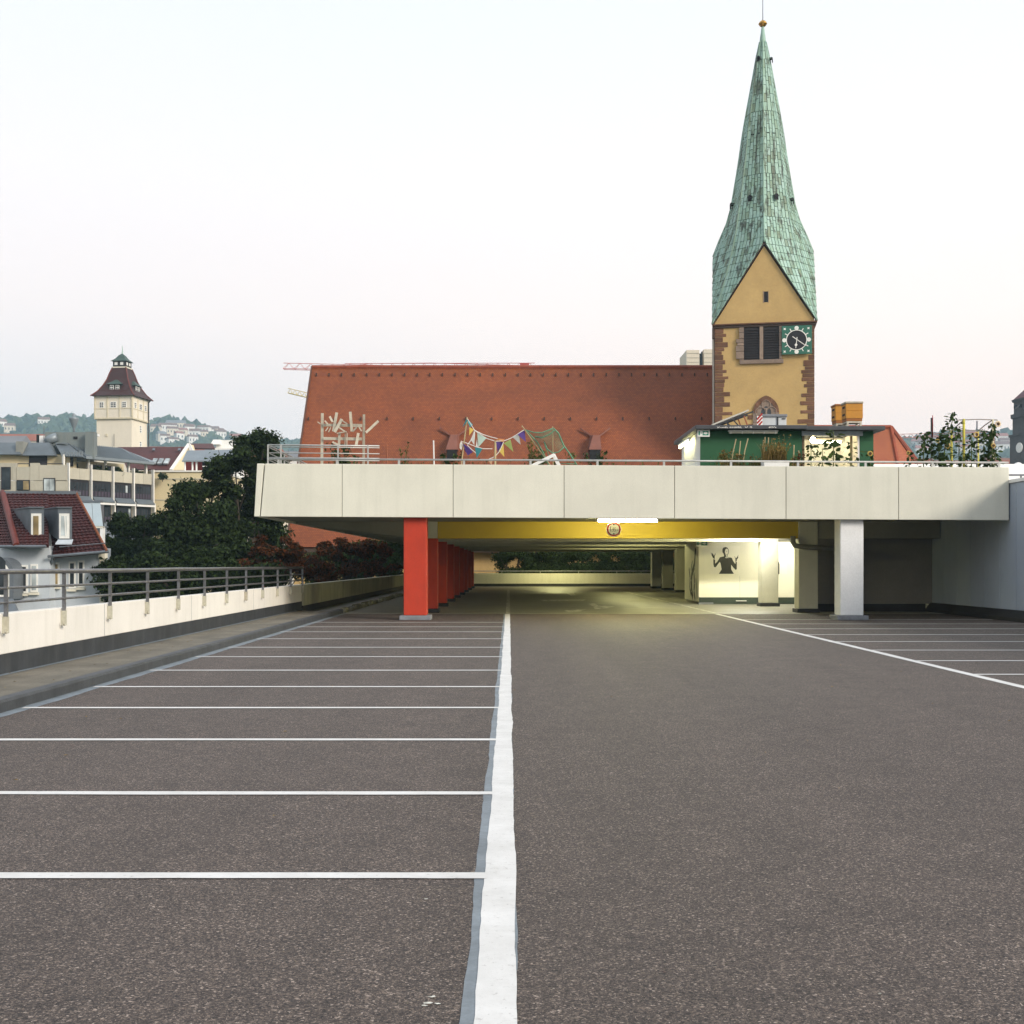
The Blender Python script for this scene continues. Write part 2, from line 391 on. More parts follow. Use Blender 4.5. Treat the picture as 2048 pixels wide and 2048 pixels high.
# kerb with sealant skirt
def strip(name, x0f, x1f, ys, z, m, parent, th=0.004):
    mb = MB(); n = len(ys); vs = []; fs = []
    for y in ys: vs += [(x0f(y), y, z), (x1f(y), y, z)]
    for i in range(n - 1): fs.append((2 * i, 2 * i + 1, 2 * i + 3, 2 * i + 2))
    mb.add(vs, fs); return mb.build(name, m, parent)
kerb = MB()
kerb.prism([(LK - 0.14, Y0, 0.001), (LK + 0.002, Y0, 0.001), (LK + 0.002, Y0, 0.105), (LK - 0.015, Y0, 0.135), (LK - 0.13, Y0, 0.14), (LK - 0.14, Y0, 0.12)], (0, 38.0 - Y0, 0))
kerb_o = struct(kerb.build('kerb', mat('dark_kerb_coating', (0.05, 0.054, 0.06), 0.6, 0.3, 3, 0.25, 25, bmp=0.2, bscale=30), recalc=True), 'blue grey coated kerb between walkway and parking bays', 'kerb')
ys = list(np.arange(Y0, 37.2, 0.12))
def wob(a, s, seed): return lambda y: a + s * mnoise.noise((y * 0.9, seed, 0)) + s * 0.5 * mnoise.noise((y * 5.1, seed, 3))
strip('sealant_band', lambda y: LK, wob(LK + 0.17, 0.035, 1.3), ys, 0.002, M['sealant'], floor)
strip('sealant_band', wob(-0.166, 0.014, 7.7), wob(0.026, 0.022, 2.1), ys, 0.002, M['sealant'], floor)
strip('lane_line', wob(-0.118, 0.012, 5.5), wob(0.030, 0.012, 9.1), ys, 0.004, M['paint'], floor)
strip('lane_line', wob(6.42, 0.012, 3.1), wob(6.565, 0.012, 4.4), ys, 0.004, M['paint'], floor)
ys2 = list(np.arange(37.35, 72, 0.3))
strip('lane_line', wob(-0.10, 0.012, 5.9), wob(0.035, 0.012, 9.9), ys2, 0.009, M['paint_worn'], gfloor)
strip('lane_line', wob(6.50, 0.012, 3.9), wob(6.62, 0.012, 4.9), ys2, 0.009, M['paint_worn'], gfloor)
def bay_line(x0, x1, y, sd):
    mb = MB(); xs = list(np.linspace(x0, x1, 40)); vs = []; fs = []
    for x in xs:
        w = 0.008 * mnoise.noise((x * 1.3, sd, 0)) + 0.004 * mnoise.noise((x * 9, sd, 2)); k = 0.012 * mnoise.noise((x * 0.4, sd, 7))
        vs += [(x, y - 0.055 + w + k, 0.0055), (x, y + 0.055 - w * 0.6 + k, 0.0055)]
    for i in range(len(xs) - 1): fs.append((2 * i, 2 * i + 2, 2 * i + 3, 2 * i + 1))
    mb.add(vs, fs).build('bay_line', M['paint'], floor)
for i, py in enumerate((1753, 1587, 1480, 1416, 1374, 1341, 1314, 1295, 1278, 1264, 1254, 1245)):
    bay_line(LK + 0.05, -0.112, gy(py), i + 0.5)
bay_line(LK + 0.05, -0.112, 3.55, 33.3)
for i in range(9): bay_line(6.56, RW - 0.35, 16.75 + 2.37 * i if i < 8 else 14.4, 40 + i)
for poly in ([(1175, 1208), (1190, 1207), (1196, 1212), (1230, 1213), (1212, 1217), (1190, 1219), (1186, 1213)], [(1126, 1221), (1172, 1219), (1160, 1224), (1138, 1225)],
             [(1134, 1187), (1147, 1186), (1152, 1191), (1141, 1192)], [(1080, 1200), (1172, 1199), (1168, 1202), (1086, 1203)]):  # worn arrow remnants; the last long patch paints in a lamp's reflection
    pts = [Vector(((px - VX) * gy(py) / F, gy(py), 0.009)) for px, py in poly]
    MB().add(pts, [tuple(range(len(pts)))]).build('arrow_and_lamp_gleam', M['paint_worn'], gfloor, recalc=True)
# pale bird mess and paint specks by the near bays
for (px, py, s) in ((852, 1800, .010), (866, 1996, .012), (856, 2008, .016), (850, 2014, .009), (875, 2010, .008), (1760, 1990, .008)):
    y = gy(py); x = X_(px, y); mb = MB(); pts = []
    for k in range(11):
        a = k / 11 * 6.283; r = s * (0.35 + 0.65 * random.random()); pts.append((x + r * 1.6 * math.cos(a), y + r * math.sin(a), 0.0055))
    mb.add(pts, [tuple(range(11))]).build('stain', M['paint_worn'], floor)
# fallen leaves on the walkway and floor
leaf_dry = leafmat('dry_leaf', (0.30, 0.20, 0.07), (0.12, 0.08, 0.03), 0.1)
mb = MB()
for k in range(150):
    if k < 90: x, y, z = random.uniform(LW + 0.05, LK - 0.2), random.uniform(8, 37), 0.108
    else: x, y, z = random.uniform(-4.5, 8), random.uniform(6, 36), 0.014
    s = random.uniform(0.012, 0.028); a = random.random() * 6.28; c, q = math.cos(a) * s, math.sin(a) * s
    mb.add([(x - c, y - q, z), (x - q * .6, y + c * .6, z + .006), (x + c, y + q, z), (x + q * .6, y - c * .6, z + .004)], [(0, 3, 2, 1)])
tag(mb.build('fallen_leaves', leaf_dry), 'tiny dry leaves scattered over the asphalt and walkway', 'leaves', kind='stuff')

# building body below the parking roof
body = thing('parking_building', 'storeys of the parking garage under the open roof', 'building', (4, 40, GROUND))
MB().box(LW - 0.25, RW + 0.55, Y0, YE + 0.2, GROUND, -0.62).build('wall', M['conc'], body)
for z in (-9.5, -6.5, -3.5):
    MB().box(LW - 0.40, LW - 0.24, Y0, YE + 0.2, z, z + 1.0).build('ledge', M['parapet'], body)

# left parapet
lp = thing('parapet_wall', 'long cream parapet wall with dark skirting beside the walkway', 'wall', (LW, 16, 0))
MB().box(LW - 0.20, LW, Y0, 38.45, 0.36, 0.90).build('wall', M['parapet'], lp, bevel=0.012)
MB().box(LW - 0.16, LW + 0.012, Y0, 38.44, 0.10, 0.357).build('skirting', M['skirt'], lp)
strip('sealant_strip', lambda y: LW + 0.012, wob(LW + 0.10, 0.02, 11.3), list(np.arange(Y0, JY, 0.2)), 0.104, M['sealant'], lp)
for yj in (9.0, 19.7, 25.1, 31.2): MB().box(LW + 0.0005, LW + 0.002, yj, yj + 0.012, 0.37, 0.895).build('joint', M['plinth'], lp)
lo = thing('parapet_wall', 'stained parapet wall continuing under the upper deck behind red pillars', 'wall', (LW, 60, 0))
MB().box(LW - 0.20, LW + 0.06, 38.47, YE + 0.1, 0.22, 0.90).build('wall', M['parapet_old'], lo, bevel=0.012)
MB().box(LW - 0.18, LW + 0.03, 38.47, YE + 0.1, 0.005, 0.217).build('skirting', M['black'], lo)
# rail on the left parapet
rl = thing('railing', 'steel handrail with three tubes fixed to the cream parapet', 'railing', (LW + 0.05, 16, 0.9))
XR = LW + 0.045
for z, r in ((1.45, 0.037), (1.235, 0.02), (1.045, 0.02)):
    MB().tube([(XR, Y0, z)] + [(XR, y, z + 0.008 * mnoise.noise((y, z, 0))) for y in np.arange(0, 38.4, 2)] + [(XR, 38.4, z)], r, 10).build('rail', M['steel'], rl, smooth=True)
for i in range(17):
    y = 38.35 - 2.055 * i
    p = MB(); p.box(XR - 0.026, XR + 0.026, y - 0.014, y + 0.014, 0.80, 1.43)
    po = p.build('post', M['steel'], rl)
    hk = MB(); hk.box(XR - 0.043, XR + 0.034, y - 0.020, y + 0.020, 0.64, 0.86)
    hk.tube([(XR + 0.03, y, 0.66), (XR + 0.03, y - 0.07, 0.645), (XR + 0.03, y - 0.11, 0.67), (XR + 0.03, y - 0.12, 0.71)], 0.012, 6)
    hk.build('bracket', M['bracket'], po)

# ------------------------------------------------------------------ upper deck
def dz(x): return -0.005 * (x + 7.07)
DY = 33.0
deck = thing('upper_parking_deck', 'cream concrete upper parking deck carried on pillars', 'parking deck', (3.4, 58, 0))
ZB, ZT = Z_(1033, DY), Z_(927, DY)
# fascia panels
edges = [525, 684, 906, 1128, 1349, 1572, 1797, 2018.5]
for i in range(7):
    a, b = X_(edges[i], DY) + 0.007, X_(edges[i + 1], DY) - 0.007
    al, at_ = (X_(521, DY), X_(530.5, DY)) if i == 0 else (a, a)
    mb = MB(); y0, y1 = DY, DY + 0.18
    mb.hexa([(al, y0, ZB + dz(al)), (b, y0, ZB + dz(b)), (b, y1, ZB + dz(b)), (al, y1, ZB + dz(al))],
            [(at_, y0, ZT + dz(a)), (b, y0, ZT + dz(b)), (b, y1, ZT + dz(b)), (at_, y1, ZT + dz(a))])
    mb.build('fascia_panel', M['fascia'], deck, bevel=0.012)
MB().hexa([(X_(521, DY) + .03, DY + .06, ZB + .03), (RW - .03, DY + .06, ZB + .03 + dz(RW)), (RW - .03, DY + .17, ZB + .03 + dz(RW)), (X_(521, DY) + .03, DY + .17, ZB + .03)],
          [(X_(530, DY) + .03, DY + .06, ZT - .03), (RW - .03, DY + .06, ZT - .03 + dz(RW)), (RW - .03, DY + .17, ZT - .03 + dz(RW)), (X_(530, DY) + .03, DY + .17, ZT - .03)]).build('joint_backing', M['black'], deck)
b0, b1, t0, t1 = X_(508, DY), X_(519, DY), X_(514, DY), X_(527.5, DY)
MB().hexa([(b0, DY + .01, ZB), (b1, DY + .01, ZB), (b1, YE, ZB), (b0, YE, ZB)], [(t0, DY + .01, ZT), (t1, DY + .01, ZT), (t1, YE, ZT), (t0, YE, ZT)]).build('side_parapet', M['fascia'], deck, bevel=0.012)
SB, ST = 2.93, 3.25
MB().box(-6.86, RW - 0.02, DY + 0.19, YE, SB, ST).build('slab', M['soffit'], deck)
FR = [38.5 + 5.62 * i for i in range(9)]
BB = 2.39
LP0, LP1, RP0, RP1 = -2.94, -2.30, 9.30, 9.92
for i, y in enumerate(FR[:8]):
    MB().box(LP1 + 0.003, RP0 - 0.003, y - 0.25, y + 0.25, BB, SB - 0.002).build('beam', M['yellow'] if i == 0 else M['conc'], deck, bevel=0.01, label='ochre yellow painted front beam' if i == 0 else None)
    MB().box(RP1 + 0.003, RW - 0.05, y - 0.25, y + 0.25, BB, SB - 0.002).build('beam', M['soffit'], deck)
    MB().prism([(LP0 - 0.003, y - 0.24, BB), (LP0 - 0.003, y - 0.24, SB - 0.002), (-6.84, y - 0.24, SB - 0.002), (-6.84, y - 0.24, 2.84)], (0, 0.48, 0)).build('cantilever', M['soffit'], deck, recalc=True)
    MB().box(LP0, LP1, y - 0.29, y + 0.29, BB + 0.002, SB - 0.002).build('pillar_head', M['conc'], deck)
def pillar(x0, x1, y0, y1, ztop, m, plm, label=None, pl=0.11, h=0.13):
    o = MB().box(x0, x1, y0, y1, h, ztop).build('pillar', m, deck, bevel=0.02, label=label)
    MB().box(x0 - pl, x1 + pl, y0 - pl, y1 + pl, 0.003, h - 0.002).build('plinth', plm, o, bevel=0.015)
pillar(LP0, LP1, DY + 0.19, DY + 0.80, SB - 0.003, M['red'], M['plinth'], 'bright red front pillar')
pillar(RP0 - 0.06, RP1 - 0.03, DY + 0.19, DY + 0.80, SB - 0.003, M['white_pillar'], M['plinth'], 'white front pillar')
for i, y in enumerate(FR[:8]):
    pillar(LP0, LP1, y - 0.3, y + 0.3, BB, M['red'], M['black'], None, 0.06)
    pillar(RP0, RP1, y - 0.3, y + 0.3, SB - 0.003, M['conc'] if i < 7 else M['white'], M['black'], None, 0.05)  # last right pillar is coloured white to stand in for daylight from the end
# strip of light steel under the fascia bottom
# back parapet and rail at the far end
ep = thing('parapet_wall', 'low cream parapet closing the far end of the covered deck', 'wall', (4, YE, 0))
MB().box(LW - 0.2, RW, YE - 0.2, YE, 0.20, 0.93).build('wall', M['parapet'], ep, bevel=0.012)
MB().box(LW - 0.2, RW, YE - 0.22, YE - 0.01, 0.005, 0.197).build('skirting', M['black'], ep)
er = thing('railing', 'thin handrail on top of the far end parapet', 'railing', (4, YE, 0.93))
MB().tube([(LW, YE - 0.1, 1.09), (RW, YE - 0.1, 1.09)], 0.025, 8).build('rail', M['railwhite'], er, smooth=True)
for i in range(8): MB().tube([(-5.9 + 2.7 * i, YE - 0.1, 0.93), (-5.9 + 2.7 * i, YE - 0.1, 1.09)], 0.018, 6).build('post', M['railwhite'], er)

# right wall: pale blue panels
rw = thing('panel_wall', 'pale blue panelled wall with black foot at the right end of the deck', 'wall', (RW, 30, 0))
yy = [39.1 - 1.08 * i for i in range(13)]
for i in range(12):
    MB().box(RW, RW + 0.12, yy[i + 1] + 0.008, yy[i] - 0.008, 0.30, 3.80).build('panel', M['bluewall'], rw, bevel=0.006)
MB().box(RW, RW + 0.12, 12.0, yy[12] - 0.008, 0.30, 3.80).build('panel', M['bluewall'], rw)
MB().box(RW + 0.03, RW + 0.30, 12.0, 39.1, 0.01, 3.79).build('backing', M['bluewall'], rw)
MB().box(RW - 0.04, RW + 0.34, 12.0, 39.2, 3.802, 3.90).build('coping', M['white'], rw, bevel=0.01)
MB().prism([(RW - 0.22, 12, 0.003), (RW + 0.028, 12, 0.003), (RW + 0.028, 12, 0.297), (RW - 0.06, 12, 0.29), (RW - 0.22, 12, 0.10)], (0, 27.1, 0)).build('skirting', M['black'], rw, recalc=True)
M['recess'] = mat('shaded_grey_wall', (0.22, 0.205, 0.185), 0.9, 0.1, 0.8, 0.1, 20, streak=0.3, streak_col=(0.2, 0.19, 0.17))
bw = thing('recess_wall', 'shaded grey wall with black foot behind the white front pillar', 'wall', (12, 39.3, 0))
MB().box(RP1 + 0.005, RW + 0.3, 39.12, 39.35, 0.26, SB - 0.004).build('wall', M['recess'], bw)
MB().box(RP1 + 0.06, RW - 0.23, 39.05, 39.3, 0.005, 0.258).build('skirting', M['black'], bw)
cw = thing('garage_side_wall', 'unlit concrete wall closing the right side of the covered deck', 'wall', (RW, 62, 0))
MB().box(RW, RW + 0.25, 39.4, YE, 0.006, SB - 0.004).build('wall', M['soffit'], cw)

# stair enclosure with posters
SX, SY = 7.40, 46.4
sw = thing('stair_enclosure', 'brightly lit cream stair enclosure with a dark green foot', 'stair enclosure', (9.5, 48, 0))
MB().box(SX, 12.2, SY, SY + 0.2, 0.27, SB - 0.004).build('front_wall', M['stairwall'], sw)
MB().box(SX, SX + 0.2, SY + 0.203, 50.1, 0.10, SB - 0.004).build('side_wall', M['stairwall'], sw)
MB().box(SX + 0.03, 12.2, SY + 0.03, SY + 0.18, 0.006, 0.268).build('foot', M['greenbase'], sw)
MB().box(SX - 0.02, SX + 0.55, SY - 0.12, SY + 0.02, 0.006, 0.07).build('wheel_stop', M['plinth'], sw)
MB().box(9.0 - 0.004, 9.0 + 0.004, SY - 0.003, SY - 0.001, 0.28, 1.1).build('wall_joint', M['plinth'], sw)
MB().box(8.85, 9.25, SY - 0.05, SY + 0.02, 0.12, 0.15).build('foot_rail', M['white'], sw)
# graffiti strokes on the side wall (flat paint)
gr = MB()
def stroke(mb, pts, w, plane='x', pos=0.0):
    for (a, b), (c, d) in zip(pts[:-1], pts[1:]):
        L = math.hypot(c - a, d - b) or 1e-6; nx, ny = -(d - b) / L * w / 2, (c - a) / L * w / 2
        q = [(a + nx, b + ny), (c + nx, d + ny), (c - nx, d - ny), (a - nx, b - ny)]
        mb.add([(pos, u, v) if plane == 'x' else (u, pos, v) for u, v in q], [(0, 1, 2, 3)])
for pts, w in (([(47.2, 2.2), (47.3, 1.9), (47.5, 1.5), (48.1, 1.2), (48.3, .9), (48.2, .5), (47.9, .2)], .30), ([(48.9, 1.4), (48.6, 1.0), (48.7, .6), (48.3, .3)], .16),
               ([(47.6, 1.2), (47.4, .8), (47.6, .5), (47.3, .15)], .18), ([(47.1, 1.0), (46.9, .6), (46.8, .2)], .10), ([(48.0, 1.7), (48.4, 1.3)], .12)):
    stroke(gr, pts, w, 'x', SX - 0.003)
gr.build('graffiti', M['black'], sw)
# posters
ink = mat('poster_ink', (0.035, 0.035, 0.025), 0.6, 0.2, 8, 0.2, 40, bmp=0)
paper = mat('poster_paper', (0.80, 0.77, 0.66), 0.7, 0.04, 2, 0.03, 30, bmp=0)
def poster(px0, px1, label, figure):
    x0, x1 = X_(px0, SY), X_(px1, SY); z0, z1 = Z_(1148, SY), Z_(1092, SY)
    t = thing('poster', label, 'poster', ((x0 + x1) / 2, SY - 0.004, z0))
    MB().box(x0, x1, SY - 0.006, SY - 0.002, z0, z1).build('paper', paper, t)
    mb = MB()
    for k, poly in enumerate(figure):
        pts = []
        for (zx, zy) in poly:
            px, py = 1380 + zx / 8.78, 1060 + zy / 8.78; pts.append((X_(px, SY), SY - 0.0075 - 0.0004 * k, Z_(py, SY)))
        mb.add(pts, [tuple(range(len(pts)))])
    mb.build('printed_figure', ink, t, recalc=False)
man = [[(525, 478), (600, 462), (625, 492), (662, 500), (700, 480), (735, 490), (755, 540), (795, 600), (800, 560), (822, 560), (820, 690), (800, 700), (765, 665), (722, 610), (722, 690), (770, 770), (505, 770), (555, 690), (535, 580), (520, 560), (450, 655), (420, 650), (410, 600), (408, 510), (440, 520), (440, 590), (480, 555)],
       [(600, 470), (590, 420), (570, 390), (568, 340), (585, 308), (625, 298), (660, 312), (672, 345), (640, 325), (618, 345), (612, 390), (625, 430), (622, 490)],
       [(418, 505), (400, 485), (375, 435), (380, 428), (360, 400), (372, 402), (395, 430), (385, 400), (400, 412), (415, 440), (420, 455), (440, 415), (450, 412), (432, 470), (436, 505)],
       [(798, 560), (795, 500), (778, 460), (788, 468), (806, 500), (828, 470), (850, 430), (846, 452), (838, 478), (852, 470), (838, 500), (820, 520), (818, 548)],
       [(637, 375), (645, 370), (652, 377), (645, 386)], [(634, 430), (652, 428), (650, 436), (636, 437)], [(668, 330), (678, 345), (680, 385), (672, 420), (655, 450), (662, 470), (655, 470), (647, 450), (664, 418), (672, 385), (670, 350)], [(640, 492), (662, 500), (690, 478), (682, 474), (662, 490), (640, 478)], [(612, 430), (618, 400), (624, 430), (640, 470), (630, 480)]]
poster(1420.5, 1480, 'black and white poster of a person raising both hands', man)
man2 = [[(1440, 545), (1500, 540), (1555, 555), (1572, 600), (1570, 775), (1530, 778), (1522, 690), (1515, 776), (1490, 778), (1490, 700), (1510, 655), (1520, 600), (1500, 560)]]
poster(1533, 1573.5, 'black and white poster half hidden behind the grey pillar', man2)
# drain pipe
dp = thing('drain_pipe', 'grey drain pipe crossing the column to a downpipe', 'pipe', (X_(1676, 38.8), 38.8, 0))
hz = [at(1586, 1072, 38.05), at(1586, 1084, 38.05), at(1590, 1091, 38.05), at(1600, 1093, 38.05), at(1650, 1096, 38.05), at(1664, 1097, 38.2), at(1672, 1096, 38.75)]
MB().tube(hz, 0.085, 10).build('branch', M['pipe'], dp, smooth=True)
xx = X_(1676, 38.8)
MB().tube([(xx, 38.82, 0.12), (xx, 38.82, 2.30)], 0.115, 12).build('downpipe', M['pipe'], dp, smooth=True)
for z in (0.55, 0.95, 1.45, 1.9): MB().tube([(xx, 38.82, z), (xx, 38.82, z + 0.09)], 0.135, 12).build('collar', M['pipe'], dp, smooth=True)

# kerb blocks under the deck
cbm = MB(); prof = [(-0.10, 0), (0.10, 0), (0.085, 0.11), (0.03, 0.15), (-0.05, 0.145), (-0.095, 0.09)]
cbm.prism([(a, -0.55, b) for a, b in prof], (0, 1.1, 0)); cme = cbm.mesh('kerb_block', mat('mossy_kerb_stone', (0.22, 0.21, 0.15), 0.95, 0.3, 3, 0.3, 25, bmp=0.5, bscale=15, bd=0.03, rand=0.25))
for i in range(22):
    o = inst('kerb_block', cme, (LK - 0.05 + 0.05 * random.uniform(-1, 1), 38.7 + 1.38 * i, 0.004), rot=(0, 0, random.uniform(-.05, .05)), sc=(random.uniform(.85, 1.25), random.uniform(.85, 1.1), random.uniform(.7, 1.25)))
    tag(o, 'rounded mossy kerb stone in the row beside the red pillars', 'kerb stone', 'kerb stones under the deck')

# ------------------------------------------------------------------ lit tubes
TUBE = (1.0, 0.94, 0.42); PALE = (1.0, 0.97, 0.80)
def tube_lamp(x, y, z, L, strength, label, along='x', group=None, col=TUBE):
    t = thing('fluorescent_lamp', label, 'lamp', (x, y, z), group=group)
    h = L / 2
    if along == 'x':
        MB().box(x - h, x + h, y - 0.05, y + 0.05, z + 0.05, z + 0.11).build('housing', M['white'], t)
        a, b = (x - h + .02, y, z), (x + h - .02, y, z)
    else:
        MB().box(x - 0.05, x + 0.05, y - h, y + h, z + 0.05, z + 0.11).build('housing', M['white'], t)
        a, b = (x, y - h + .02, z), (x, y + h - .02, z)
    MB().tube([a, b], 0.030, 10).build('tube', emit('lit_tube', col, strength), t, smooth=True)
    for p in (a, b): MB().box(p[0] - .03, p[0] + .03, p[1] - .03, p[1] + .03, z - 0.03, z + 0.052).build('end_cap', M['white'], t)
tube_lamp(X_(1255, 35.3), 35.30, 2.845, 1.84, 250, 'glowing fluorescent tube under the deck edge above the height sign')
for i, y in enumerate((41.3, 52.5, 63.8, 80.6)):
    tube_lamp((6.2, 6.0, 6.0, 3.2)[i], y, 2.80, 1.5, (130, 140, 150, 340)[i], 'fluorescent tube on the ceiling between the white beams', group='ceiling tubes between beams')
tube_lamp(8.6, 43.2, 2.80, 1.5, 330, 'fluorescent tube on the ceiling facing the posters', col=PALE)
tube_lamp(11.0, 44.6, 2.80, 1.5, 220, 'fluorescent tube on the ceiling beside the half hidden poster', col=PALE)
# height limit sign
def disc(mb, c, r, y, n=40, r0=0.0):
    if r0 == 0:
        mb.add([(c[0] + r * math.cos(6.2832 * i / n), y, c[1] + r * math.sin(6.2832 * i / n)) for i in range(n)], [tuple(range(n))])
    else:
        vs = []
        for i in range(n):
            a = 6.2832 * i / n; vs += [(c[0] + r * math.cos(a), y, c[1] + r * math.sin(a)), (c[0] + r0 * math.cos(a), y, c[1] + r0 * math.sin(a))]
        mb.add(vs, [(2 * i, (2 * i + 2) % (2 * n), (2 * i + 3) % (2 * n), 2 * i + 1) for i in range(n)])
    return mb
def text_mesh(name, s, size, m, loc, parent, sx=1.0, rot=(R(90), 0, 0)):
    cu = bpy.data.curves.new(name, 'FONT'); cu.body = s; cu.size = size; cu.align_x = 'LEFT'
    to = bpy.data.objects.new('tmp_text', cu); COL.objects.link(to)
    bpy.context.view_layer.update()
    me = bpy.data.meshes.new_from_object(to.evaluated_get(bpy.context.evaluated_depsgraph_get()))
    bpy.data.objects.remove(to); me.materials.clear(); me.materials.append(m)
    return inst(name, me, loc, parent, rot, (sx, 1, 1))
SGY = 35.283; sc_ = (X_(1227.5, SGY), Z_(1058.5, SGY))
hs = thing('height_limit_sign', 'round white height limit sign with red ring reading 1.95m', 'sign', (sc_[0], SGY, sc_[1] - 0.24))
MB().prism([(sc_[0] + 0.225 * math.cos(6.2832 * i / 40), SGY, sc_[1] + 0.225 * math.sin(6.2832 * i / 40)) for i in range(40)], (0, 0.02, 0)).build('plate', M['white'], hs, recalc=True)
disc(MB(), sc_, 0.205, SGY - 0.002, 40, 0.165).build('red_ring', mat('sign_red', (0.36, 0.02, 0.015), 0.5), hs)
signblk = mat('sign_black', (0.02, 0.02, 0.02), 0.5, bmp=0)
x, z = sc_
MB().add([(x - .035, SGY - .003, z + .155), (x + .035, SGY - .003, z + .155), (x, SGY - .003, z + .115)], [(0, 1, 2)]).build('arrow', signblk, hs)
MB().add([(x - .045, SGY - .003, z - .155), (x + .045, SGY - .003, z - .155), (x, SGY - .003, z - .11)], [(0, 1, 2)]).build('arrow', signblk, hs)
text_mesh('lettering', '1', 0.22, signblk, (x - 0.135, SGY - 0.004, z - 0.065), hs, 0.75)
text_mesh('lettering', '.95', 0.165, signblk, (x - 0.062, SGY - 0.004, z - 0.065), hs, 0.62)
text_mesh('lettering', 'm', 0.085, signblk, (x + 0.085, SGY - 0.004, z - 0.05), hs, 0.8)
MB().tube([(x - .08, SGY + .03, z + .2), (x - .08, SGY + .03, SB)], .01, 6).build('hanger', M['steel'], hs)
MB().tube([(x + .08, SGY + .03, z + .2), (x + .08, SGY + .03, SB)], .01, 6).build('hanger', M['steel'], hs)
# exit signs
green = mat('sign_green', (0.01, 0.22, 0.14), 0.5, bmp=0)
def exit_sign(px0, px1, py0, py1, Y, label):
    x0, x1, z0, z1 = X_(px0, Y), X_(px1, Y), Z_(py1, Y), Z_(py0, Y); w, h = x1 - x0, z1 - z0
    t = thing('exit_sign', label, 'sign', ((x0 + x1) / 2, Y, z0))
    MB().box(x0, x1, Y, Y + 0.06, z0, z1).build('case', M['white'], t, bevel=0.008)
    q = lambda a, b: (x0 + a * w, Y - 0.003, z0 + b * h)
    MB().add([q(.42, .2), q(.9, .2), q(.9, .82), q(.42, .82)], [(0, 1, 2, 3)]).build('pictogram_field', green, t)
    MB().add([(p[0], p[1] - .002, p[2]) for p in (q(.5, .38), q(.66, .38), q(.66, .27), q(.85, .52), q(.66, .76), q(.66, .64), q(.5, .64))], [tuple(range(7))]).build('arrow', M['white'], t)
    mb = MB(); mb.add([q(.08, .22), q(.2, .22), q(.2, .82), q(.08, .82)], [(0, 1, 2, 3)]); mb.add([q(.27, .45), q(.33, .45), q(.33, .62), q(.27, .62)], [(0, 1, 2, 3)])
    mb.build('running_figure', green, t)
exit_sign(1392.5, 1417, 1081.5, 1093, 44.7, 'green and white exit sign hanging above the poster wall')

# ------------------------------------------------------------------ church nave
def tilemat(name, c0, c1, rows, cols, bm=0.5, off=0.5):
    m, nt, b, out = nodes_of(name)
    v = coords(nt, kind='UV')
    br = N(nt, 'ShaderNodeTexBrick', Scale=1.0); nt.links.new(v, br.inputs['Vector'])
    br.offset = off; br.inputs['Brick Width'].default_value = cols; br.inputs['Row Height'].default_value = rows
    br.inputs['Mortar Size'].default_value = rows * 0.10; br.inputs['Mortar Smooth'].default_value = 0.5; br.inputs['Bias'].default_value = 0.0
    br.inputs['Color1'].default_value = (*c0, 1); br.inputs['Color2'].default_value = (*c1, 1); br.inputs['Mortar'].default_value = (c0[0] * .38, c0[1] * .38, c0[2] * .38, 1)
    big = ramp_(nt, noise(nt, 0.25, 5, 0.65), [(0.3, 0.78), (0.7, 1.15)])
    cc = mixc(nt, 1.0, br.outputs['Color'], big, 'MULTIPLY')
    nt.links.new(cc, b.inputs['Base Color']); b.inputs['Roughness'].default_value = 0.75
    bump(nt, b, br.outputs['Fac'], -bm, 0.03)
    return m
def uv_plane(me, p0, eu, ev):
    uv = me.uv_layers.new(name='UVMap'); eu, ev, p0 = Vector(eu).normalized(), Vector(ev).normalized(), Vector(p0)
    for lp in me.loops:
        d = me.vertices[lp.vertex_index].co - p0; uv.data[lp.index].uv = (d.dot(eu), d.dot(ev))
def roof_slab(name, quad, th, m, parent, n_out=None):      # quad: eave-left, eave-right, ridge-right, ridge-left (world), thickness below
    q = [Vector(p) for p in quad]; nrm = (q[1] - q[0]).cross(q[-1] - q[0]).normalized()
    mb = MB(); mb.prism([p - nrm * th for p in q], nrm * th)
    o = mb.build(name, m, parent, recalc=True)
    off = Vector(ROOT.get(parent.name, (0, 0, 0))); uv_plane(o.data, q[0] - off, q[1] - q[0], nrm.cross(q[1] - q[0]))
    return o
M['churchtile'] = tilemat('church_roof_tiles', (0.195, 0.043, 0.009), (0.26, 0.066, 0.012), 0.16, 0.18)
M['ochre'] = mat('ochre_render', (0.50, 0.335, 0.135), 0.9, 0.10, 0.5, 0.10, 6, streak=0.2, streak_col=(0.36, 0.21, 0.08), bmp=0.2, bscale=8, bd=0.03, streak_scale=(1.2, 1.2, 2.5))
M['eave'] = mat('dark_eave_timber', (0.06, 0.035, 0.025), 0.8)
NE, NR, NB = 92.0, 104.0, 116.0          # eave, ridge, back eave distance
NX0, NX1 = -17.2, 19.5
ze, zr = Z_(1094, NE), Z_(734.5, NR)
nave = thing('church_nave', 'long church nave with a steep red tiled roof and ochre walls', 'church', (1, 104, GROUND))
MB().box(NX0 + 0.4, NX1, NE + 0.9, NB - 0.9, GROUND, ze + 0.5).build('wall', M['ochre'], nave)
MB().prism([(NX0 + 0.4, NE + 0.9, ze + 0.5), (NX0 + 0.4, NB - 0.9, ze + 0.5), (NX0 + 0.4, NR, zr - 0.7)], (0.5, 0, 0)).build('gable_wall', M['ochre'], nave, recalc=True)
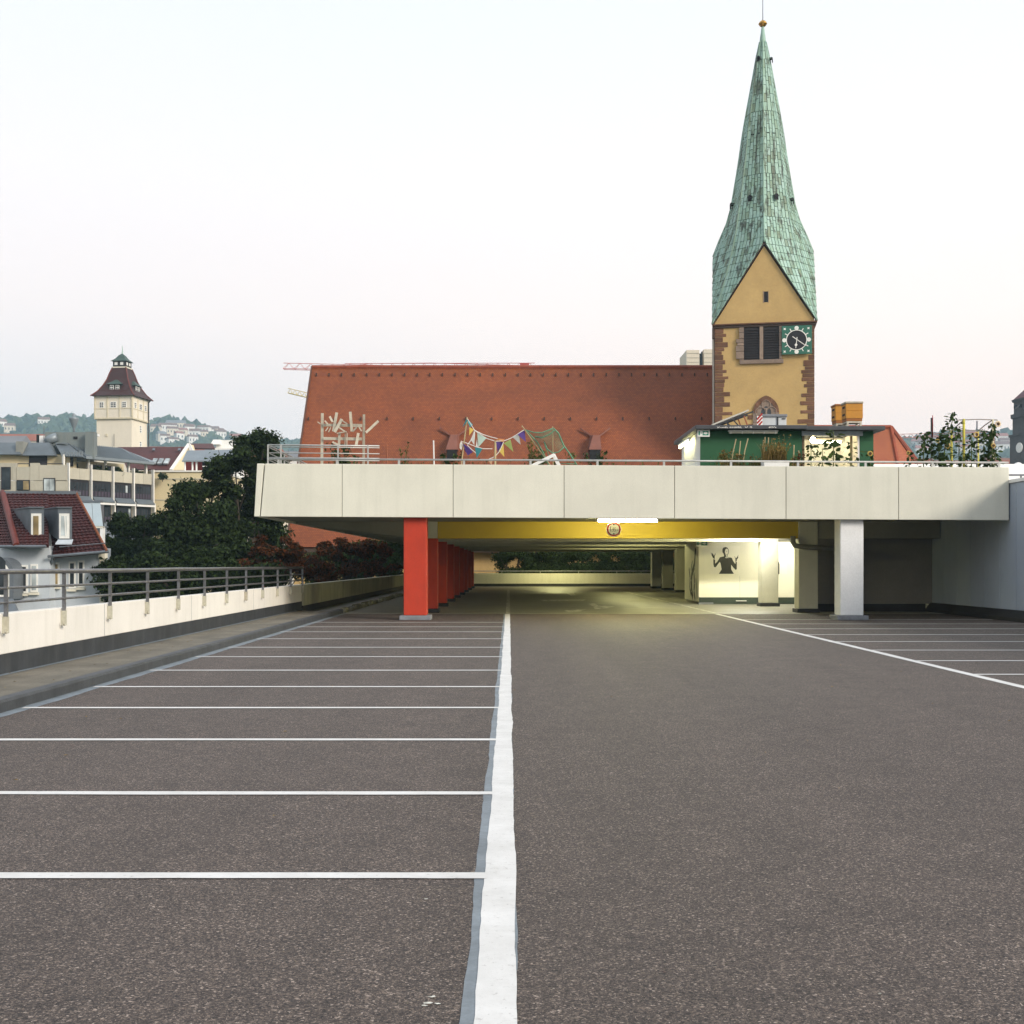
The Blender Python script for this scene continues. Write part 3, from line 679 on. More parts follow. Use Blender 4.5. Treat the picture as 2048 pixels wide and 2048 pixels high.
roof = roof_slab('roof', [(NX0, NE, ze), (NX1 + 2.5, NE, ze), (NX1 + 2.5, NR, zr), (NX0, NR, zr)], 0.25, M['churchtile'], nave)
roof_slab('roof', [(NX1 + 2.5, NB, ze), (NX0, NB, ze), (NX0, NR + 0.02, zr), (NX1 + 2.5, NR + 0.02, zr)], 0.25, M['churchtile'], nave)
ridge_m = mat('ridge_tiles', (0.27, 0.062, 0.03), 0.8, 0.2, 2, 0.2, 8, rand=0.15)
MB().tube([(NX0, NR, zr + 0.02), (NX1 + 2.5, NR, zr + 0.02)], 0.17, 8).build('ridge', ridge_m, nave)
MB().box(NX0, NX1 + 2, NE - 0.05, NE + 0.9, ze - 0.42, ze - 0.12).build('eaves_board', M['eave'], nave)
MB().bar((NX0 - 0.03, NE, ze), (NX0 - 0.03, NR, zr), 0.12, 0.34, (0, 0, 1)).build('verge', mat('verge_dark', (0.10, 0.045, 0.03), 0.8), nave)
rdir = Vector((0, NR - NE, zr - ze)); rn = Vector((0, -rdir.z, rdir.y)).normalized()
def on_roof(px, py):                      # where the view ray meets the roof plane
    d = Vector(((px - VX) / F, 1, (HY - py) / F)); p0 = Vector((0, 0, EYE)); q = Vector((NX0, NE, ze))
    k = (q - p0).dot(rn) / d.dot(rn); return p0 + d * k
hk = MB().box(-0.045, 0.045, -0.12, 0.06, -0.02, 0.24).mesh('snow_hook', M['eave'])
hx = [633 + 25.2 * i for i in range(32)] ; hooks = [(x, 752) for x in hx if x < 1428]
hooks += [(617 + 52.4 * i, 840) for i in range(16) if 617 + 52.4 * i < 1428 and not 628 < 617 + 52.4 * i < 640]
for px, py in hooks: inst('snow_hook', hk, on_roof(px, py), nave)
M['dormer'] = mat('dormer_sheet', (0.20, 0.075, 0.05), 0.7, 0.15, 1, 0.1, 10)
for (xa, xb, xc, xd, yt, yb) in ((895, 921, 893, 917, 873, 902), (1176, 1203, 1176, 1201, 874, 902)):
    b0, b1 = on_roof(xc, yb), on_roof(xd, yb); t0, t1 = on_roof(xa - 3, yt), on_roof(xb + 5, yt)
    f = Vector((0, -1.25, 0.0)); mb = MB()
    a0, a1 = b0 + f, b1 + f; zt = t0.z + 0.02
    # hood: front sheet leaning back to the roof, open dark mouth below
    mb.hexa([a0, a1, b1, b0], [(t0.x + .45, a0.y + .9, zt), (t1.x - .45, a1.y + .9, zt), (t1.x - .3, t1.y + .1, zt + .1), (t0.x + .3, t0.y + .1, zt + .1)])
    d_o = mb.build('dormer', M['dormer'], nave, recalc=True)
    for p0_, p1_ in ((t0 + Vector((.45, -.15, .02)), t0 + Vector((-.5, .25, .75))), (t1 + Vector((-.45, -.15, .02)), t1 + Vector((.5, .25, .75)))):
        MB().bar(p0_, p1_, .10, .22).build('hood_edge', M['dormer'], d_o)
    MB().box(a0.x + 0.1, a1.x - 0.1, a0.y + 0.02, a0.y + 1.0, a0.z - 0.75, a0.z - 0.01).build('opening', M['dark'], d_o)
# polygonal apse roof to the right of the tower
apse = thing('church_choir', 'red tiled polygonal choir roof beside the green hut', 'church', (30, 100, GROUND))
az, ax = Z_(853, 100), X_(1786.5, 100)
basep = [(21.5, 93), (31.9, 93), (38.6, 96.2), (41.5, 101.5), (38.5, 106.5), (32, 109), (21.5, 109)]
bz = 1.6
MB().prism([(x * 0.985 + .3, y + (0.5 if y < 100 else -0.5), GROUND) for x, y in basep], (0, 0, bz - GROUND + .3)).build('wall', M['ochre'], apse, recalc=True)
ap = Vector((ax, 100.6, az)); al = Vector((21.5, 100.6, az))
M['apsetile'] = tilemat('choir_roof_tiles', (0.34, 0.085, 0.034), (0.40, 0.12, 0.045), 0.17, 0.18)
for i in range(len(basep) - 1):
    p, q = Vector((*basep[i], bz)), Vector((*basep[i + 1], bz))
    quad = [p, q, ap, al] if i in (0,) else ([p, q, al, ap] if i == len(basep) - 2 else [p, q, ap])
    roof_slab('roof', quad, 0.2, M['apsetile'], apse)
for i in range(1, len(basep) - 1): MB().tube([Vector((*basep[i], bz + .05)), ap + Vector((0, 0, .05))], 0.16, 6).build('hip_ridge', ridge_m, apse)
MB().tube([al + Vector((0, 0, .05)), ap + Vector((0, 0, .05))], 0.16, 6).build('ridge', ridge_m, apse)
MB().box(31.2, 31.4, 93.5, 93.7, 8, 8.4).build('snow_hook', M['eave'], apse)

# ------------------------------------------------------------------ church tower
TY = 94.2
HW = 3.84
tower = thing('church_tower', 'ochre church tower with a steep green copper spire and clock', 'church tower', (20.9, 98.0, GROUND), rotz=R(-10.5))
TO = GROUND                                                  # local z = world z - GROUND
def tu(zx): return ((1380 + zx / 4.39) - 1529.5) * TY / F    # zoom pixels -> local x
def tzz(zy): return Z_(440 + zy / 4.39, TY) - TO             # zoom pixels -> local z
FY = -HW                                                     # front face plane
zc0, zc1 = tzz(937), tzz(903)                                # cornice
M['stone'] = mat('brown_sandstone', (0.165, 0.080, 0.045), 0.9, 0.18, 2, 0.2, 8, bmp=0.3, bscale=10, bd=0.03, rand=0.22)
M['stone_pale'] = mat('pale_sandstone', (0.26, 0.19, 0.145), 0.9, 0.15, 2, 0.15, 8, bmp=0.3, bscale=10, bd=0.03, rand=0.12)
MB().box(-HW, HW, -HW, HW, 0, zc0).build('wall', M['ochre'], tower)
MB().box(-HW - .12, HW + .14, -HW - .14, HW + .12, zc0, zc1 - .12).build('cornice', M['eave'], tower, bevel=0.04)
MB().box(-HW - .22, HW + .24, -HW - .24, HW + .22, zc1 - .118, zc1).build('cornice', M['stone'], tower, bevel=0.04)
ql = [(937, 985, 305), (985, 1015, 328), (1015, 1060, 300), (1060, 1107, 343), (1107, 1140, 312), (1140, 1170, 290), (1170, 1218, 303), (1218, 1257, 320), (1257, 1304, 298), (1304, 1333, 332),
      (1333, 1362, 300), (1362, 1388, 347), (1388, 1420, 318), (1420, 1460, 312), (1460, 1500, 305), (1500, 1540, 362), (1540, 1591, 312), (1591, 1632, 362), (1632, 1677, 300), (1677, 1707, 382), (1707, 1800, 295), (1800, 1860, 360), (1860, 1930, 300)]
qr = [(1193, 1240, 1035), (1240, 1295, 993), (1295, 1325, 1005), (1325, 1358, 975), (1358, 1390, 985), (1390, 1425, 978), (1425, 1448, 1020), (1448, 1480, 997), (1480, 1530, 1025), (1530, 1565, 975),
      (1565, 1598, 1015), (1598, 1635, 965), (1635, 1677, 1025), (1677, 1707, 968), (1707, 1755, 1030), (1755, 1795, 943), (1795, 1860, 1020), (1860, 1930, 980)]
for a, b, x in ql: MB().box(-HW - .03, tu(x), FY - .035, FY + .9, tzz(b) + .015, tzz(a) - .015).build('quoin', M['stone'], tower, bevel=0.025)
for a, b, x in qr: MB().box(tu(x), HW + .03, FY - .035, FY + .9, tzz(b) + .015, tzz(a) - .015).build('quoin', M['stone'], tower, bevel=0.025)
for a, b in ((937, 1000), (1000, 1060), (1060, 1130), (1130, 1193)): MB().box(tu(1062), HW + .03, FY - .035, FY + .9, tzz(b) + .015, tzz(a) - .015).build('quoin', M['stone'], tower, bevel=0.025)
# belfry opening
L0, L1, L2, L3 = tu(480), tu(617), tu(648), tu(786)
zt, zb = tzz(938), tzz(1226)
bel = MB().box(L0, L3, FY - .012, FY - .004, zb, zt).build('belfry_opening', M['dark'], tower)
slat_m = mat('louvre_board', (0.016, 0.011, 0.011), 0.7, 0.2, 3, 0.2, 20)
for k in range(13):
    z = zb + (zt - zb) * (k + .5) / 13
    for a, b in ((L0, L1), (L2, L3)):
        MB().hexa([(a, FY - .16, z - .17), (b, FY - .16, z - .17), (b, FY - .13, z - .17), (a, FY - .13, z - .17)], [(a, FY - .03, z + .09), (b, FY - .03, z + .09), (b, FY - .0125, z + .09), (a, FY - .0125, z + .09)]).build('louvre', slat_m, bel)
MB().box(L1, L2, FY - .2, FY - .01, zb, zt).build('mullion', M['stone_pale'], tower)
MB().box(tu(445), tu(822), FY - .19, FY + .1, tzz(1262), zb - .005).build('sill', M['stone_pale'], tower, bevel=.03)
for a, b, x in ((938, 985, 440), (985, 1038, 440), (1038, 1075, 415), (1075, 1100, 425), (1100, 1150, 412), (1150, 1215, 415), (1215, 1226, 445)):
    MB().box(tu(x), L0 + .01, FY - .18, FY + .1, tzz(b) + .012, tzz(a) - .012).build('jamb_stone', M['stone_pale'], tower, bevel=.02)
for k in range(5):
    MB().box(L3 - .01, tu(806), FY - .18, FY + .1, zb + (zt - zb) * k / 5 + .01, zb + (zt - zb) * (k + 1) / 5 - .01).build('jamb_stone', M['stone_pale'], tower, bevel=.02)
# clock
cx, cz = tu(932), tzz(1068); s = 1 / 4.39 * TY / F
clk = MB().box(tu(806), tu(1062), FY - .30, FY - .20, tzz(1192), tzz(942)).build('clock', mat('clock_green', (0.028, 0.13, 0.085), 0.5, 0.1, 2, 0.1, 20), tower, bevel=.02)
disc(MB(), (cx, cz), 84 * s, FY - .305, 40).build('dial', mat('clock_black', (0.012, 0.010, 0.012), 0.5, bmp=0), clk)
clw = mat('clock_white', (0.80, 0.78, 0.72), 0.5, bmp=0)
disc(MB(), (cx, cz), 90 * s, FY - .312, 48, 83 * s).build('ring', clw, clk)
for k in range(12):
    a = k * math.pi / 6; c, q = math.sin(a), math.cos(a)
    if k % 3 == 0: disc(MB(), (cx + 104 * s * c, cz + 104 * s * q), 18 * s, FY - .316 , 20).build('hour_mark', clw, clk)
    else: MB().bar((cx + 88 * s * c, FY - .318, cz + 88 * s * q), (cx + 114 * s * c, FY - .318, cz + 114 * s * q), 7 * s, .012).build('hour_mark', clw, clk)
for a, b in ((-1, 1), (1, 1), (-1, -1), (1, -1)):
    X0, Z0 = cx + a * 101 * s, cz + b * 99 * s; pts = []
    for k in range(8):
        rr = (14 if k % 2 == 0 else 6.5) * s; an = R(45) + k * math.pi / 4; pts.append((X0 + rr * math.cos(an), FY - .306, Z0 + rr * math.sin(an)))
    MB().add(pts, [tuple(range(8))]).build('star', clw, clk, recalc=True)
def hand(x0, y0, x1, y1, w):
    MB().bar((cx + (x0 - 932) * s, FY - .33, cz - (y0 - 1068) * s), (cx + (x1 - 932) * s, FY - .33, cz - (y1 - 1068) * s), w * s, .02).build('clock_hand', clw, clk)
hand(897, 1037, 1010, 1121, 6); hand(936, 1044, 925, 1140, 6)
mb = MB(); q = lambda x, y: (cx + (x - 932) * s, FY - .345, cz - (y - 1068) * s)
mb.add([q(927, 1096), q(941, 1112), q(926, 1127), q(914, 1112)], [(0, 1, 2, 3)]).build('hand_diamond', clw, clk, recalc=True)
# gable front: four gables
zg0, zg1 = zc1, tzz(205)
GX = 4.0
M['gable'] = M['ochre']
for k in range(4):
    rot = Matrix.Rotation(k * math.pi / 2, 4, 'Z')
    def rp(p): return tuple(rot @ Vector(p))
    MB().prism([rp((-GX + .1, -HW - .02, zg0)), rp((GX - .1, -HW - .02, zg0)), rp((0, -HW - .02, zg1 - .2))], rot.to_3x3() @ Vector((0, .4, 0))).build('gable', M['gable'], tower, recalc=True)
    for sgn in (-1, 1):
        MB().bar(rp((sgn * (GX + .06), -HW - .10, zg0 - .02)), rp((0, -HW - .10, zg1 + .02)), .09, .11, rot.to_3x3() @ Vector((0, 1, 0))).build('verge_board', M['eave'], tower)
MB().box(tu(655), tu(690), FY - .03, FY + .3, tzz(722), tzz(628)).build('slit_window', M['dark'], tower)
for a, b in ((649, 655.5), (689.5, 695)): MB().box(tu(a), tu(b), FY - .05, FY + .3, tzz(727), tzz(624)).build('slit_jamb', M['stone_pale'], tower)
# pointed window near the roof line of the hut
wz = tzz(1690); wh = tu(785) - tu(560); wc = (tu(785) + tu(560)) / 2; wt = tzz(1540)
def arch(hw, h, n=9):                       # pointed arch: left arc about a centre right of the axis
    c = (h * h - hw * hw) / (2 * hw); Rr = hw + c; a1 = math.acos(c / Rr)
    return [(c - Rr * math.cos(a1 * i / (n - 1)), Rr * math.sin(a1 * i / (n - 1))) for i in range(n)]
o1 = arch(wh / 2, wt - wz); i1 = arch(wh / 2 - .30, wt - wz - .42); i2 = arch(wh / 2 - .62, wt - wz - .85)
bot = -3.2
def arc_ring(A, B, y0, y1, m, nm):
    for sg in (-1, 1):
        for i in range(len(A) - 1):
            pa, pb, qa, qb = A[i], A[i + 1], B[i], B[i + 1]; e = 0.985
            MB().hexa([(wc + sg * pa[0], y0, wz + pa[1]), (wc + sg * pb[0] * e, y0, wz + pb[1] * e), (wc + sg * qb[0] * e, y0, wz + qb[1] * e), (wc + sg * qa[0], y0, wz + qa[1])],
                      [(wc + sg * pa[0], y1, wz + pa[1]), (wc + sg * pb[0] * e, y1, wz + pb[1] * e), (wc + sg * qb[0] * e, y1, wz + qb[1] * e), (wc + sg * qa[0], y1, wz + qa[1])]).build(nm, m, tower, recalc=True)
arc_ring(o1, i1, FY - .10, FY + .2, M['stone'], 'arch_stone')
arc_ring(i1, i2, FY - .05, FY + .3, M['stone_pale'], 'arch_reveal')
for sg in (-1, 1):
    for k in range(4):
        MB().box(wc + sg * o1[0][0], wc + sg * i2[0][0], FY - .08, FY + .2, wz - .8 * (k + 1) + .015, wz - .8 * k - .005).build('jamb_stone', M['stone_pale'], tower)
pts = [(wc + x, FY - .02, wz + z) for x, z in i2] + [(wc - x, FY - .02, wz + z) for x, z in reversed(i2[:-1])] + [(wc - i2[0][0], FY - .02, wz + bot), (wc + i2[0][0], FY - .02, wz + bot)]
MB().add(pts, [tuple(range(len(pts)))]).build('window_glass', M['glass'], tower, recalc=True)
tr = MB()
for (px_, pz_, rr) in ((0, .62, .34), (-.42, .02, .40), (.42, .02, .40)):
    tr.tube([(wc + px_ + rr * math.cos(a), FY - .06, wz + pz_ + rr * math.sin(a)) for a in [2 * math.pi * i / 14 for i in range(15)]], .055, 6)
tr.tube([(wc, FY - .06, wz + bot), (wc, FY - .06, wz + .3)], .07, 6)
tr.build('tracery', M['stone_pale'], tower)
for (a, b, c, d) in ((515, 555, 1710, 1748), (520, 560, 1790, 1800)): MB().box(tu(a), tu(b), FY - .035, FY + .1, tzz(d), tzz(c)).build('wall_stone', M['stone'], tower)
# spire with copper plates
def coppermat():
    m, nt, b, out = nodes_of('verdigris_copper')
    oi = nt.nodes.new('ShaderNodeObjectInfo'); ge = nt.nodes.new('ShaderNodeNewGeometry')
    q = math_(nt, 'FRACT', math_(nt, 'ADD', oi.outputs['Random'], ge.outputs['Random Per Island']))
    cc = ramp_(nt, q, [(0.0, (0.16, 0.21, 0.145)), (0.10, (0.215, 0.31, 0.235)), (0.25, (0.255, 0.395, 0.315)), (0.6, (0.285, 0.435, 0.36)), (1.0, (0.345, 0.49, 0.425))])
    st = ramp_(nt, noise(nt, 1, 5, 0.65, coords(nt, (2.6, 2.6, 0.07))), [(0.52, 0), (0.60, 0.85)])
    cc = mixc(nt, st, cc, (0.055, 0.065, 0.045))
    s2 = ramp_(nt, noise(nt, 2.2, 5, 0.7, coords(nt, (1, 1, 0.4))), [(0.45, 0), (0.8, 0.5)])
    cc = mixc(nt, s2, cc, (0.20, 0.30, 0.14))
    nt.links.new(cc, b.inputs['Base Color']); b.inputs['Roughness'].default_value = 0.62; b.inputs['Metallic'].default_value = 0.0
    bump(nt, b, noise(nt, 9, 3), 0.15, 0.02)
    return m
M['copper'] = coppermat(); M['copper_dark'] = mat('copper_seams', (0.045, 0.065, 0.048), 0.8)
def pzr(py): return Z_(py, 98.0) - TO
za = zg1 + .10; zev = zg0
prof = [(83, 6), (118, 13.5), (161, 20.5), (215, 30.5), (269, 40), (323, 47), (377, 56), (409, 61), (431, 65.5), (458, 75.5), (484.5, 89), (503, 96.5), (512, 98)]
pz = np.array([pzr(a) for a, b in prof][::-1]); pr = np.array([b * 98 / F for a, b in prof][::-1])
rap = 4.05; kk = rap / pr[0]
zd = np.linspace(pz[0], pz[-1], 400); rd = np.interp(zd, pz, pr); ker = np.ones(41) / 41
pad = np.concatenate([rd[0] + (rd[0] - rd[1:21][::-1]), rd, rd[-1] - (rd[-21:-1][::-1] - rd[-1])])
rd = np.convolve(pad, ker, 'valid'); pz, pr = zd, rd
def ra(z): return float(np.interp(z, pz, pr)) * (1 + (kk - 1) * max(0, 1 - (z - za) / 2.0)) if z >= za else rap
RC = 5.72
def rc(z):
    t = (z - zev) / (pzr(431) - zev)
    if t >= 1: return ra(z) * 1.0
    top = float(np.interp(pzr(431), pz, pr)); t = max(0, t)
    return RC + (top - RC) * (1 - (1 - t) ** 1.35) * 1.0
zs = [zev]
while zs[-1] < pzr(84) - .2: zs.append(zs[-1] + (0.62 if zs[-1] < pzr(300) else 0.75))
plates = []
core = MB()
for f in range(8):
    apexang = -math.pi / 2 + (f // 2) * math.pi / 2               # gable direction
    sg = 1 if f % 2 == 0 else -1
    da = Vector((math.cos(apexang), math.sin(apexang), 0)); side = Vector((-da.y, da.x, 0)) * sg
    dc = (da + side).normalized()
    def A(z):
        if z >= za: return da * ra(z) + Vector((0, 0, z))
        t = (za - z) / (za - zev); return da * rap + side * (rap * t) + Vector((0, 0, z))
    def C(z): return dc * rc(z) + Vector((0, 0, z))
    nfac = dc + da
    for r in range(len(zs) - 1):
        z0, z1 = zs[r], zs[r + 1]
        a0, c0, a1, c1 = A(z0), C(z0), A(z1), C(z1)
        core.add([a0 * .999, c0 * .999, c1 * .999, a1 * .999] if True else [], [(0, 1, 2, 3) if sg > 0 else (3, 2, 1, 0)])
        zm = (z0 + z1) / 2; NB_ = 9
        if zm < za:
            wc_ = (A(za) - C(za)).length / NB_; edges_ = []
            for (a, c) in ((a0, c0), (a1, c1)): edges_.append((c - a).length)
            n = max(1, int(math.ceil(max(edges_) / wc_ - 1e-6)))
        def ncol(zq): return 0 if zq < za + .3 else (9 if zq < pzr(452) else (7 if zq < pzr(360) else (5 if zq < pzr(240) else (3 if zq < pzr(130) else 2))))
        if zm >= za:
            n = ncol(zm) or 9
            first = r == 0 or ncol((zs[r - 1] + zs[r]) / 2) != n; last = r >= len(zs) - 2 or ncol((zs[r + 1] + zs[min(r + 2, len(zs) - 1)]) / 2) != n
        for j in range(n):
            if zm < za:                           # strips keep their distance from the corner edge and end at the verge
                def ue(k_, w_): return max(0.0, 1 - k_ * wc_ / max(w_, 1e-4))
                ua1, ua0, ub1, ub0 = ue(j, edges_[0]), ue(j + 1, edges_[0]), ue(j, edges_[1]), ue(j + 1, edges_[1])
            else: ua0 = ub0 = j / n; ua1 = ub1 = (j + 1) / n
            g = 0.022
            q = [a0 + (c0 - a0) * ua0, a0 + (c0 - a0) * ua1, a1 + (c1 - a1) * ub1, a1 + (c1 - a1) * ub0]
            if zm >= za and j % 2:
                d0, d1 = (q[3] - q[0]) * .5, (q[2] - q[1]) * .5
                q = [q[0] + (d0 * 0 if first else d0), q[1] + (d1 * 0 if first else d1), q[2] + (d1 * 0 if last else d1), q[3] + (d0 * 0 if last else d0)]
            if (q[0] - q[1]).length < .03 and (q[2] - q[3]).length > .05: q[0] = q[0].lerp(q[3], .02)
            ctr = sum(q, Vector()) / 4
            if max((q[1] - q[0]).length, (q[2] - q[3]).length) < 0.05 or (q[3] - q[0]).length < 0.05: continue
            nr = (q[2] - q[0]).cross(q[3] - q[1]); nr.normalize()
            if nr.dot(nfac) < 0: nr = -nr
            eu = (q[1] + q[2] - q[0] - q[3]); eu = eu.normalized() if eu.length > 1e-6 else Vector((1, 0, 0))
            lo = [ctr + (p - ctr) * (1 - .014 / max(.1, (p - ctr).length)) for p in q]; lo = [p - eu * (math.copysign(min(.02, abs((p - ctr).dot(eu))), (p - ctr).dot(eu))) for p in lo]
            hi = [lo[0] + nr * .05, lo[1] + nr * .05, lo[2] + nr * .028, lo[3] + nr * .028]
            mb = MB().hexa(lo, hi)
            vis = 1 if f in (0, 1) else (0.55 if f in (2, 7) and False else (0.5 if ctr.y < 0.2 and abs(ctr.x) > .2 else 0))
            area = (q[2] - q[0]).cross(q[3] - q[1]).length * vis
            plates.append((area, random.random(), mb))
sp = core.build('spire', M['copper_dark'], tower)
plates.sort(key=lambda t: -t[0])
rest = MB()
for i, (a, _, mb) in enumerate(plates):
    if i < 300: mb.build('copper_plate', M['copper'], sp, recalc=True)
    else: rest.add(mb.v, mb.f)
rest.build('copper_plates', M['copper'], sp, kind='stuff', recalc=True)
zt_ = pzr(84)
for k in range(4):
    a = -math.pi / 2 + k * math.pi / 2; d = Vector((math.cos(a), math.sin(a), 0))
    MB().tube([d * (ra(z) + .03) + Vector((0, 0, z)) for z in np.linspace(za, zt_, 14)], .07, 6, .04).build('hip_roll', M['copper'], sp, smooth=True)
    a += math.pi / 4; d = Vector((math.cos(a), math.sin(a), 0))
    MB().tube([d * (rc(z) + .03) + Vector((0, 0, z)) for z in np.linspace(zev, zt_, 18)], .07, 6, .04).build('hip_roll', M['copper'], sp, smooth=True)
fz = pzr(84)
MB().lathe([(.28, -.25), (.27, 0), (.20, .5), (.10, 1.25)], (0, 0, fz), 12).build('spire_cap', M['copper'], tower, smooth=True)
MB().lathe([(.03, 0), (.12, .04), (.26, .14), (.33, .26), (.36, .29), (.33, .33), (.26, .46), (.12, .56), (.05, .6)], (0, 0, fz + 1.2), 20).build('gilded_ball', M['copper_gold'], tower, smooth=True)
MB().tube([(0, 0, fz + 1.75), (0, 0, fz + 5.2)], .035, 6, .02).build('rod', M['iron'], tower)
MB().bar((-.7, 0, fz + 4.3), (.7, 0, fz + 4.3), .05, .05).build('cross_arm', M['iron'], tower)
for (py, pxs) in ((411, (1473, 1507.5, 1555, 1586)), (122, (1525, 1545))):
    for px in pxs:
        z = pzr(py); u = (px - 1532) * 96 / F; r_ = ra(z)
        # find surface y for this x on the octagon
        best = None
        for f in range(8):
            apexang = -math.pi / 2 + (f // 2) * math.pi / 2; sg = 1 if f % 2 == 0 else -1
            da = Vector((math.cos(apexang), math.sin(apexang), 0)); dc = (da + Vector((-da.y, da.x, 0)) * sg).normalized()
            a_, c_ = da * ra(z), dc * rc(z)
            if abs(c_.x - a_.x) > 1e-4:
                t = (u - a_.x) / (c_.x - a_.x)
                if -0.01 <= t <= 1.01:
                    y = a_.y + (c_.y - a_.y) * t
                    if best is None or y < best[0]: best = (y, (a_ + c_))
        if best:
            nrm = best[1].normalized(); p = Vector((u, best[0], z)); sd_ = Vector((-nrm.y, nrm.x, 0)); w = .16 if py > 300 else .12
            mb = MB(); pts = [p + nrm * .20 + sd_ * w * math.cos(a) + Vector((0, 0, w * 1.25 * math.sin(a))) for a in [math.pi * i / 8 for i in range(9)]]
            pts += [p + nrm * .20 - sd_ * w + Vector((0, 0, -.3)), p + nrm * .20 + sd_ * w + Vector((0, 0, -.3))]
            hood = MB().prism([p_ + (p_ - p).normalized() * .06 for p_ in pts[:9]] , -nrm * .45).build('vent_hood', M['copper_dark'], sp, recalc=True)
            MB().add([q + nrm * .062 for q in pts], [tuple(range(len(pts)))]).build('vent_mouth', M['dark'], hood, recalc=True)
# dark gutter board on the left flank and downpipe
MB().box(-HW - .22, -HW - .04, -HW - .2, HW, tzz(1025), zc0 - .003).build('flank_board', M['eave'], tower)
MB().tube([(-HW - .12, -HW + .1, 0), (-HW - .12, -HW + .1, tzz(1030))], .09, 8).build('downpipe', mat('downpipe_pale', (0.30, 0.27, 0.23), .7), tower)

# ------------------------------------------------------------------ foliage helpers
def leaf_cloud(clumps, n, size, jitter=0.35, up=0.35, seed=0):
    # clumps: list of (centre, radius vector); n leaves in all, rhombus leaves of two triangles
    g = np.random.default_rng(seed)
    vol = np.array([c[1][0] * c[1][1] * c[1][2] for c in clumps]) ** 0.75; pick = g.choice(len(clumps), n, p=vol / vol.sum())
    cen = np.array([c[0] for c in clumps])[pick]; rad = np.array([c[1] for c in clumps])[pick]
    d = g.normal(size=(n, 3)); d /= np.linalg.norm(d, axis=1)[:, None]
    rr = g.random(n) ** 0.45
    pos = cen + d * rad * rr[:, None] * (1 + 0.27 * g.normal(size=(n, 1)))
    nrm = d * 0.5 + g.normal(size=(n, 3)) * 0.55; nrm[:, 2] += up; nrm /= np.linalg.norm(nrm, axis=1)[:, None]
    t = g.normal(size=(n, 3)); t -= nrm * (t * nrm).sum(1)[:, None]; t /= np.linalg.norm(t, axis=1)[:, None]
    b = np.cross(nrm, t); s = size * (1 + jitter * g.normal(size=(n, 1))).clip(0.4, 1.9)
    v = np.empty((n, 4, 3)); v[:, 0] = pos - t * s; v[:, 1] = pos - b * s * .55 + nrm * s * .12; v[:, 2] = pos + t * s; v[:, 3] = pos + b * s * .55 + nrm * s * .12
    return v.reshape(-1, 3)
def leaf_obj(name, verts, m, parent, kind=None):
    off = np.array(ROOT.get(parent.name, (0, 0, 0))) if parent else 0
    n = len(verts) // 4; me = bpy.data.meshes.new(name)
    me.vertices.add(4 * n); me.vertices.foreach_set('co', (verts - off).astype(np.float32).ravel())
    me.loops.add(4 * n); me.loops.foreach_set('vertex_index', np.arange(4 * n, dtype=np.int32))
    me.polygons.add(n); me.polygons.foreach_set('loop_start', np.arange(0, 4 * n, 4, dtype=np.int32)); me.polygons.foreach_set('loop_total', np.full(n, 4, dtype=np.int32))
    me.update(); me.materials.append(m)
    o = bpy.data.objects.new(name, me); COL.objects.link(o)
    if parent: o.parent = parent; ROOT[o.name] = tuple(off)
    if kind: o['kind'] = kind
    return o
bark = mat('bark', (0.055, 0.043, 0.032), 0.95, 0.25, 3, 0.3, 12, bmp=0.5, bscale=8, bd=0.05)
LEAF = {'dark': leafmat('dark_linden_leaf', (0.005, 0.012, 0.004), (0.040, 0.064, 0.018)),
        'mid': leafmat('street_tree_leaf', (0.012, 0.024, 0.007), (0.042, 0.068, 0.020)),
        'copper': leafmat('copper_leaf', (0.012, 0.016, 0.006), (0.13, 0.036, 0.010)),
        'green2': leafmat('shrub_leaf', (0.015, 0.030, 0.008), (0.055, 0.085, 0.022))}
def tree(label, base, blobs, n, leaf, size, seed, group, top_r=0.10):
    # blobs: crown clumps in world coordinates
    bx, by, bz_ = base
    t = thing('tree', label, 'tree', base, group=group)
    g = random.Random(seed); mb = MB()
    cx_ = sum(b[0][0] for b in blobs) / len(blobs); cy_ = sum(b[0][1] for b in blobs) / len(blobs); cz_ = sum(b[0][2] for b in blobs) / len(blobs)
    mid = Vector((bx * .7 + cx_ * .3, by * .7 + cy_ * .3, bz_ + (cz_ - bz_) * .5)); top = Vector((cx_, cy_, cz_))
    mb.tube([(bx, by, bz_), (bx * .9 + mid.x * .1, by, bz_ + (mid.z - bz_) * .5), mid, top], 0.42, 9, 0.14)
    for c, r in blobs:
        c = Vector(c); s0 = mid.lerp(top, g.random()); k = s0.lerp(c, .5) + Vector((g.uniform(-.4, .4), g.uniform(-.4, .4), g.uniform(0, .5)))
        mb.tube([s0, k, c], 0.13, 6, 0.03)
        for q in range(3):
            e = c + Vector((g.uniform(-1, 1) * r[0], g.uniform(-1, 1) * r[1], g.uniform(-.5, 1) * r[2])) * .8; mb.tube([k.lerp(c, .5), e], 0.05, 5, 0.012)
    mb.build('trunk', bark, t, smooth=True)
    sub = []
    for c, r in blobs:                       # break each clump into tufts so that the outline is uneven and gaps show
        for q in range(11):
            d = Vector((g.gauss(0, 1), g.gauss(0, 1), g.gauss(0, 1))).normalized() * (g.random() ** .5)
            f = g.uniform(.20, .36) if leaf == 'copper' else g.uniform(.34, .62); sub.append(((c[0] + d.x * r[0] * .85, c[1] + d.y * r[1] * .85, c[2] + d.z * r[2] * .85), (r[0] * f, r[1] * f, r[2] * f * .8)))
    leaf_obj('crown', leaf_cloud(sub, int(n * 3.6), size * .60, seed=seed), LEAF[leaf], t)
    return t
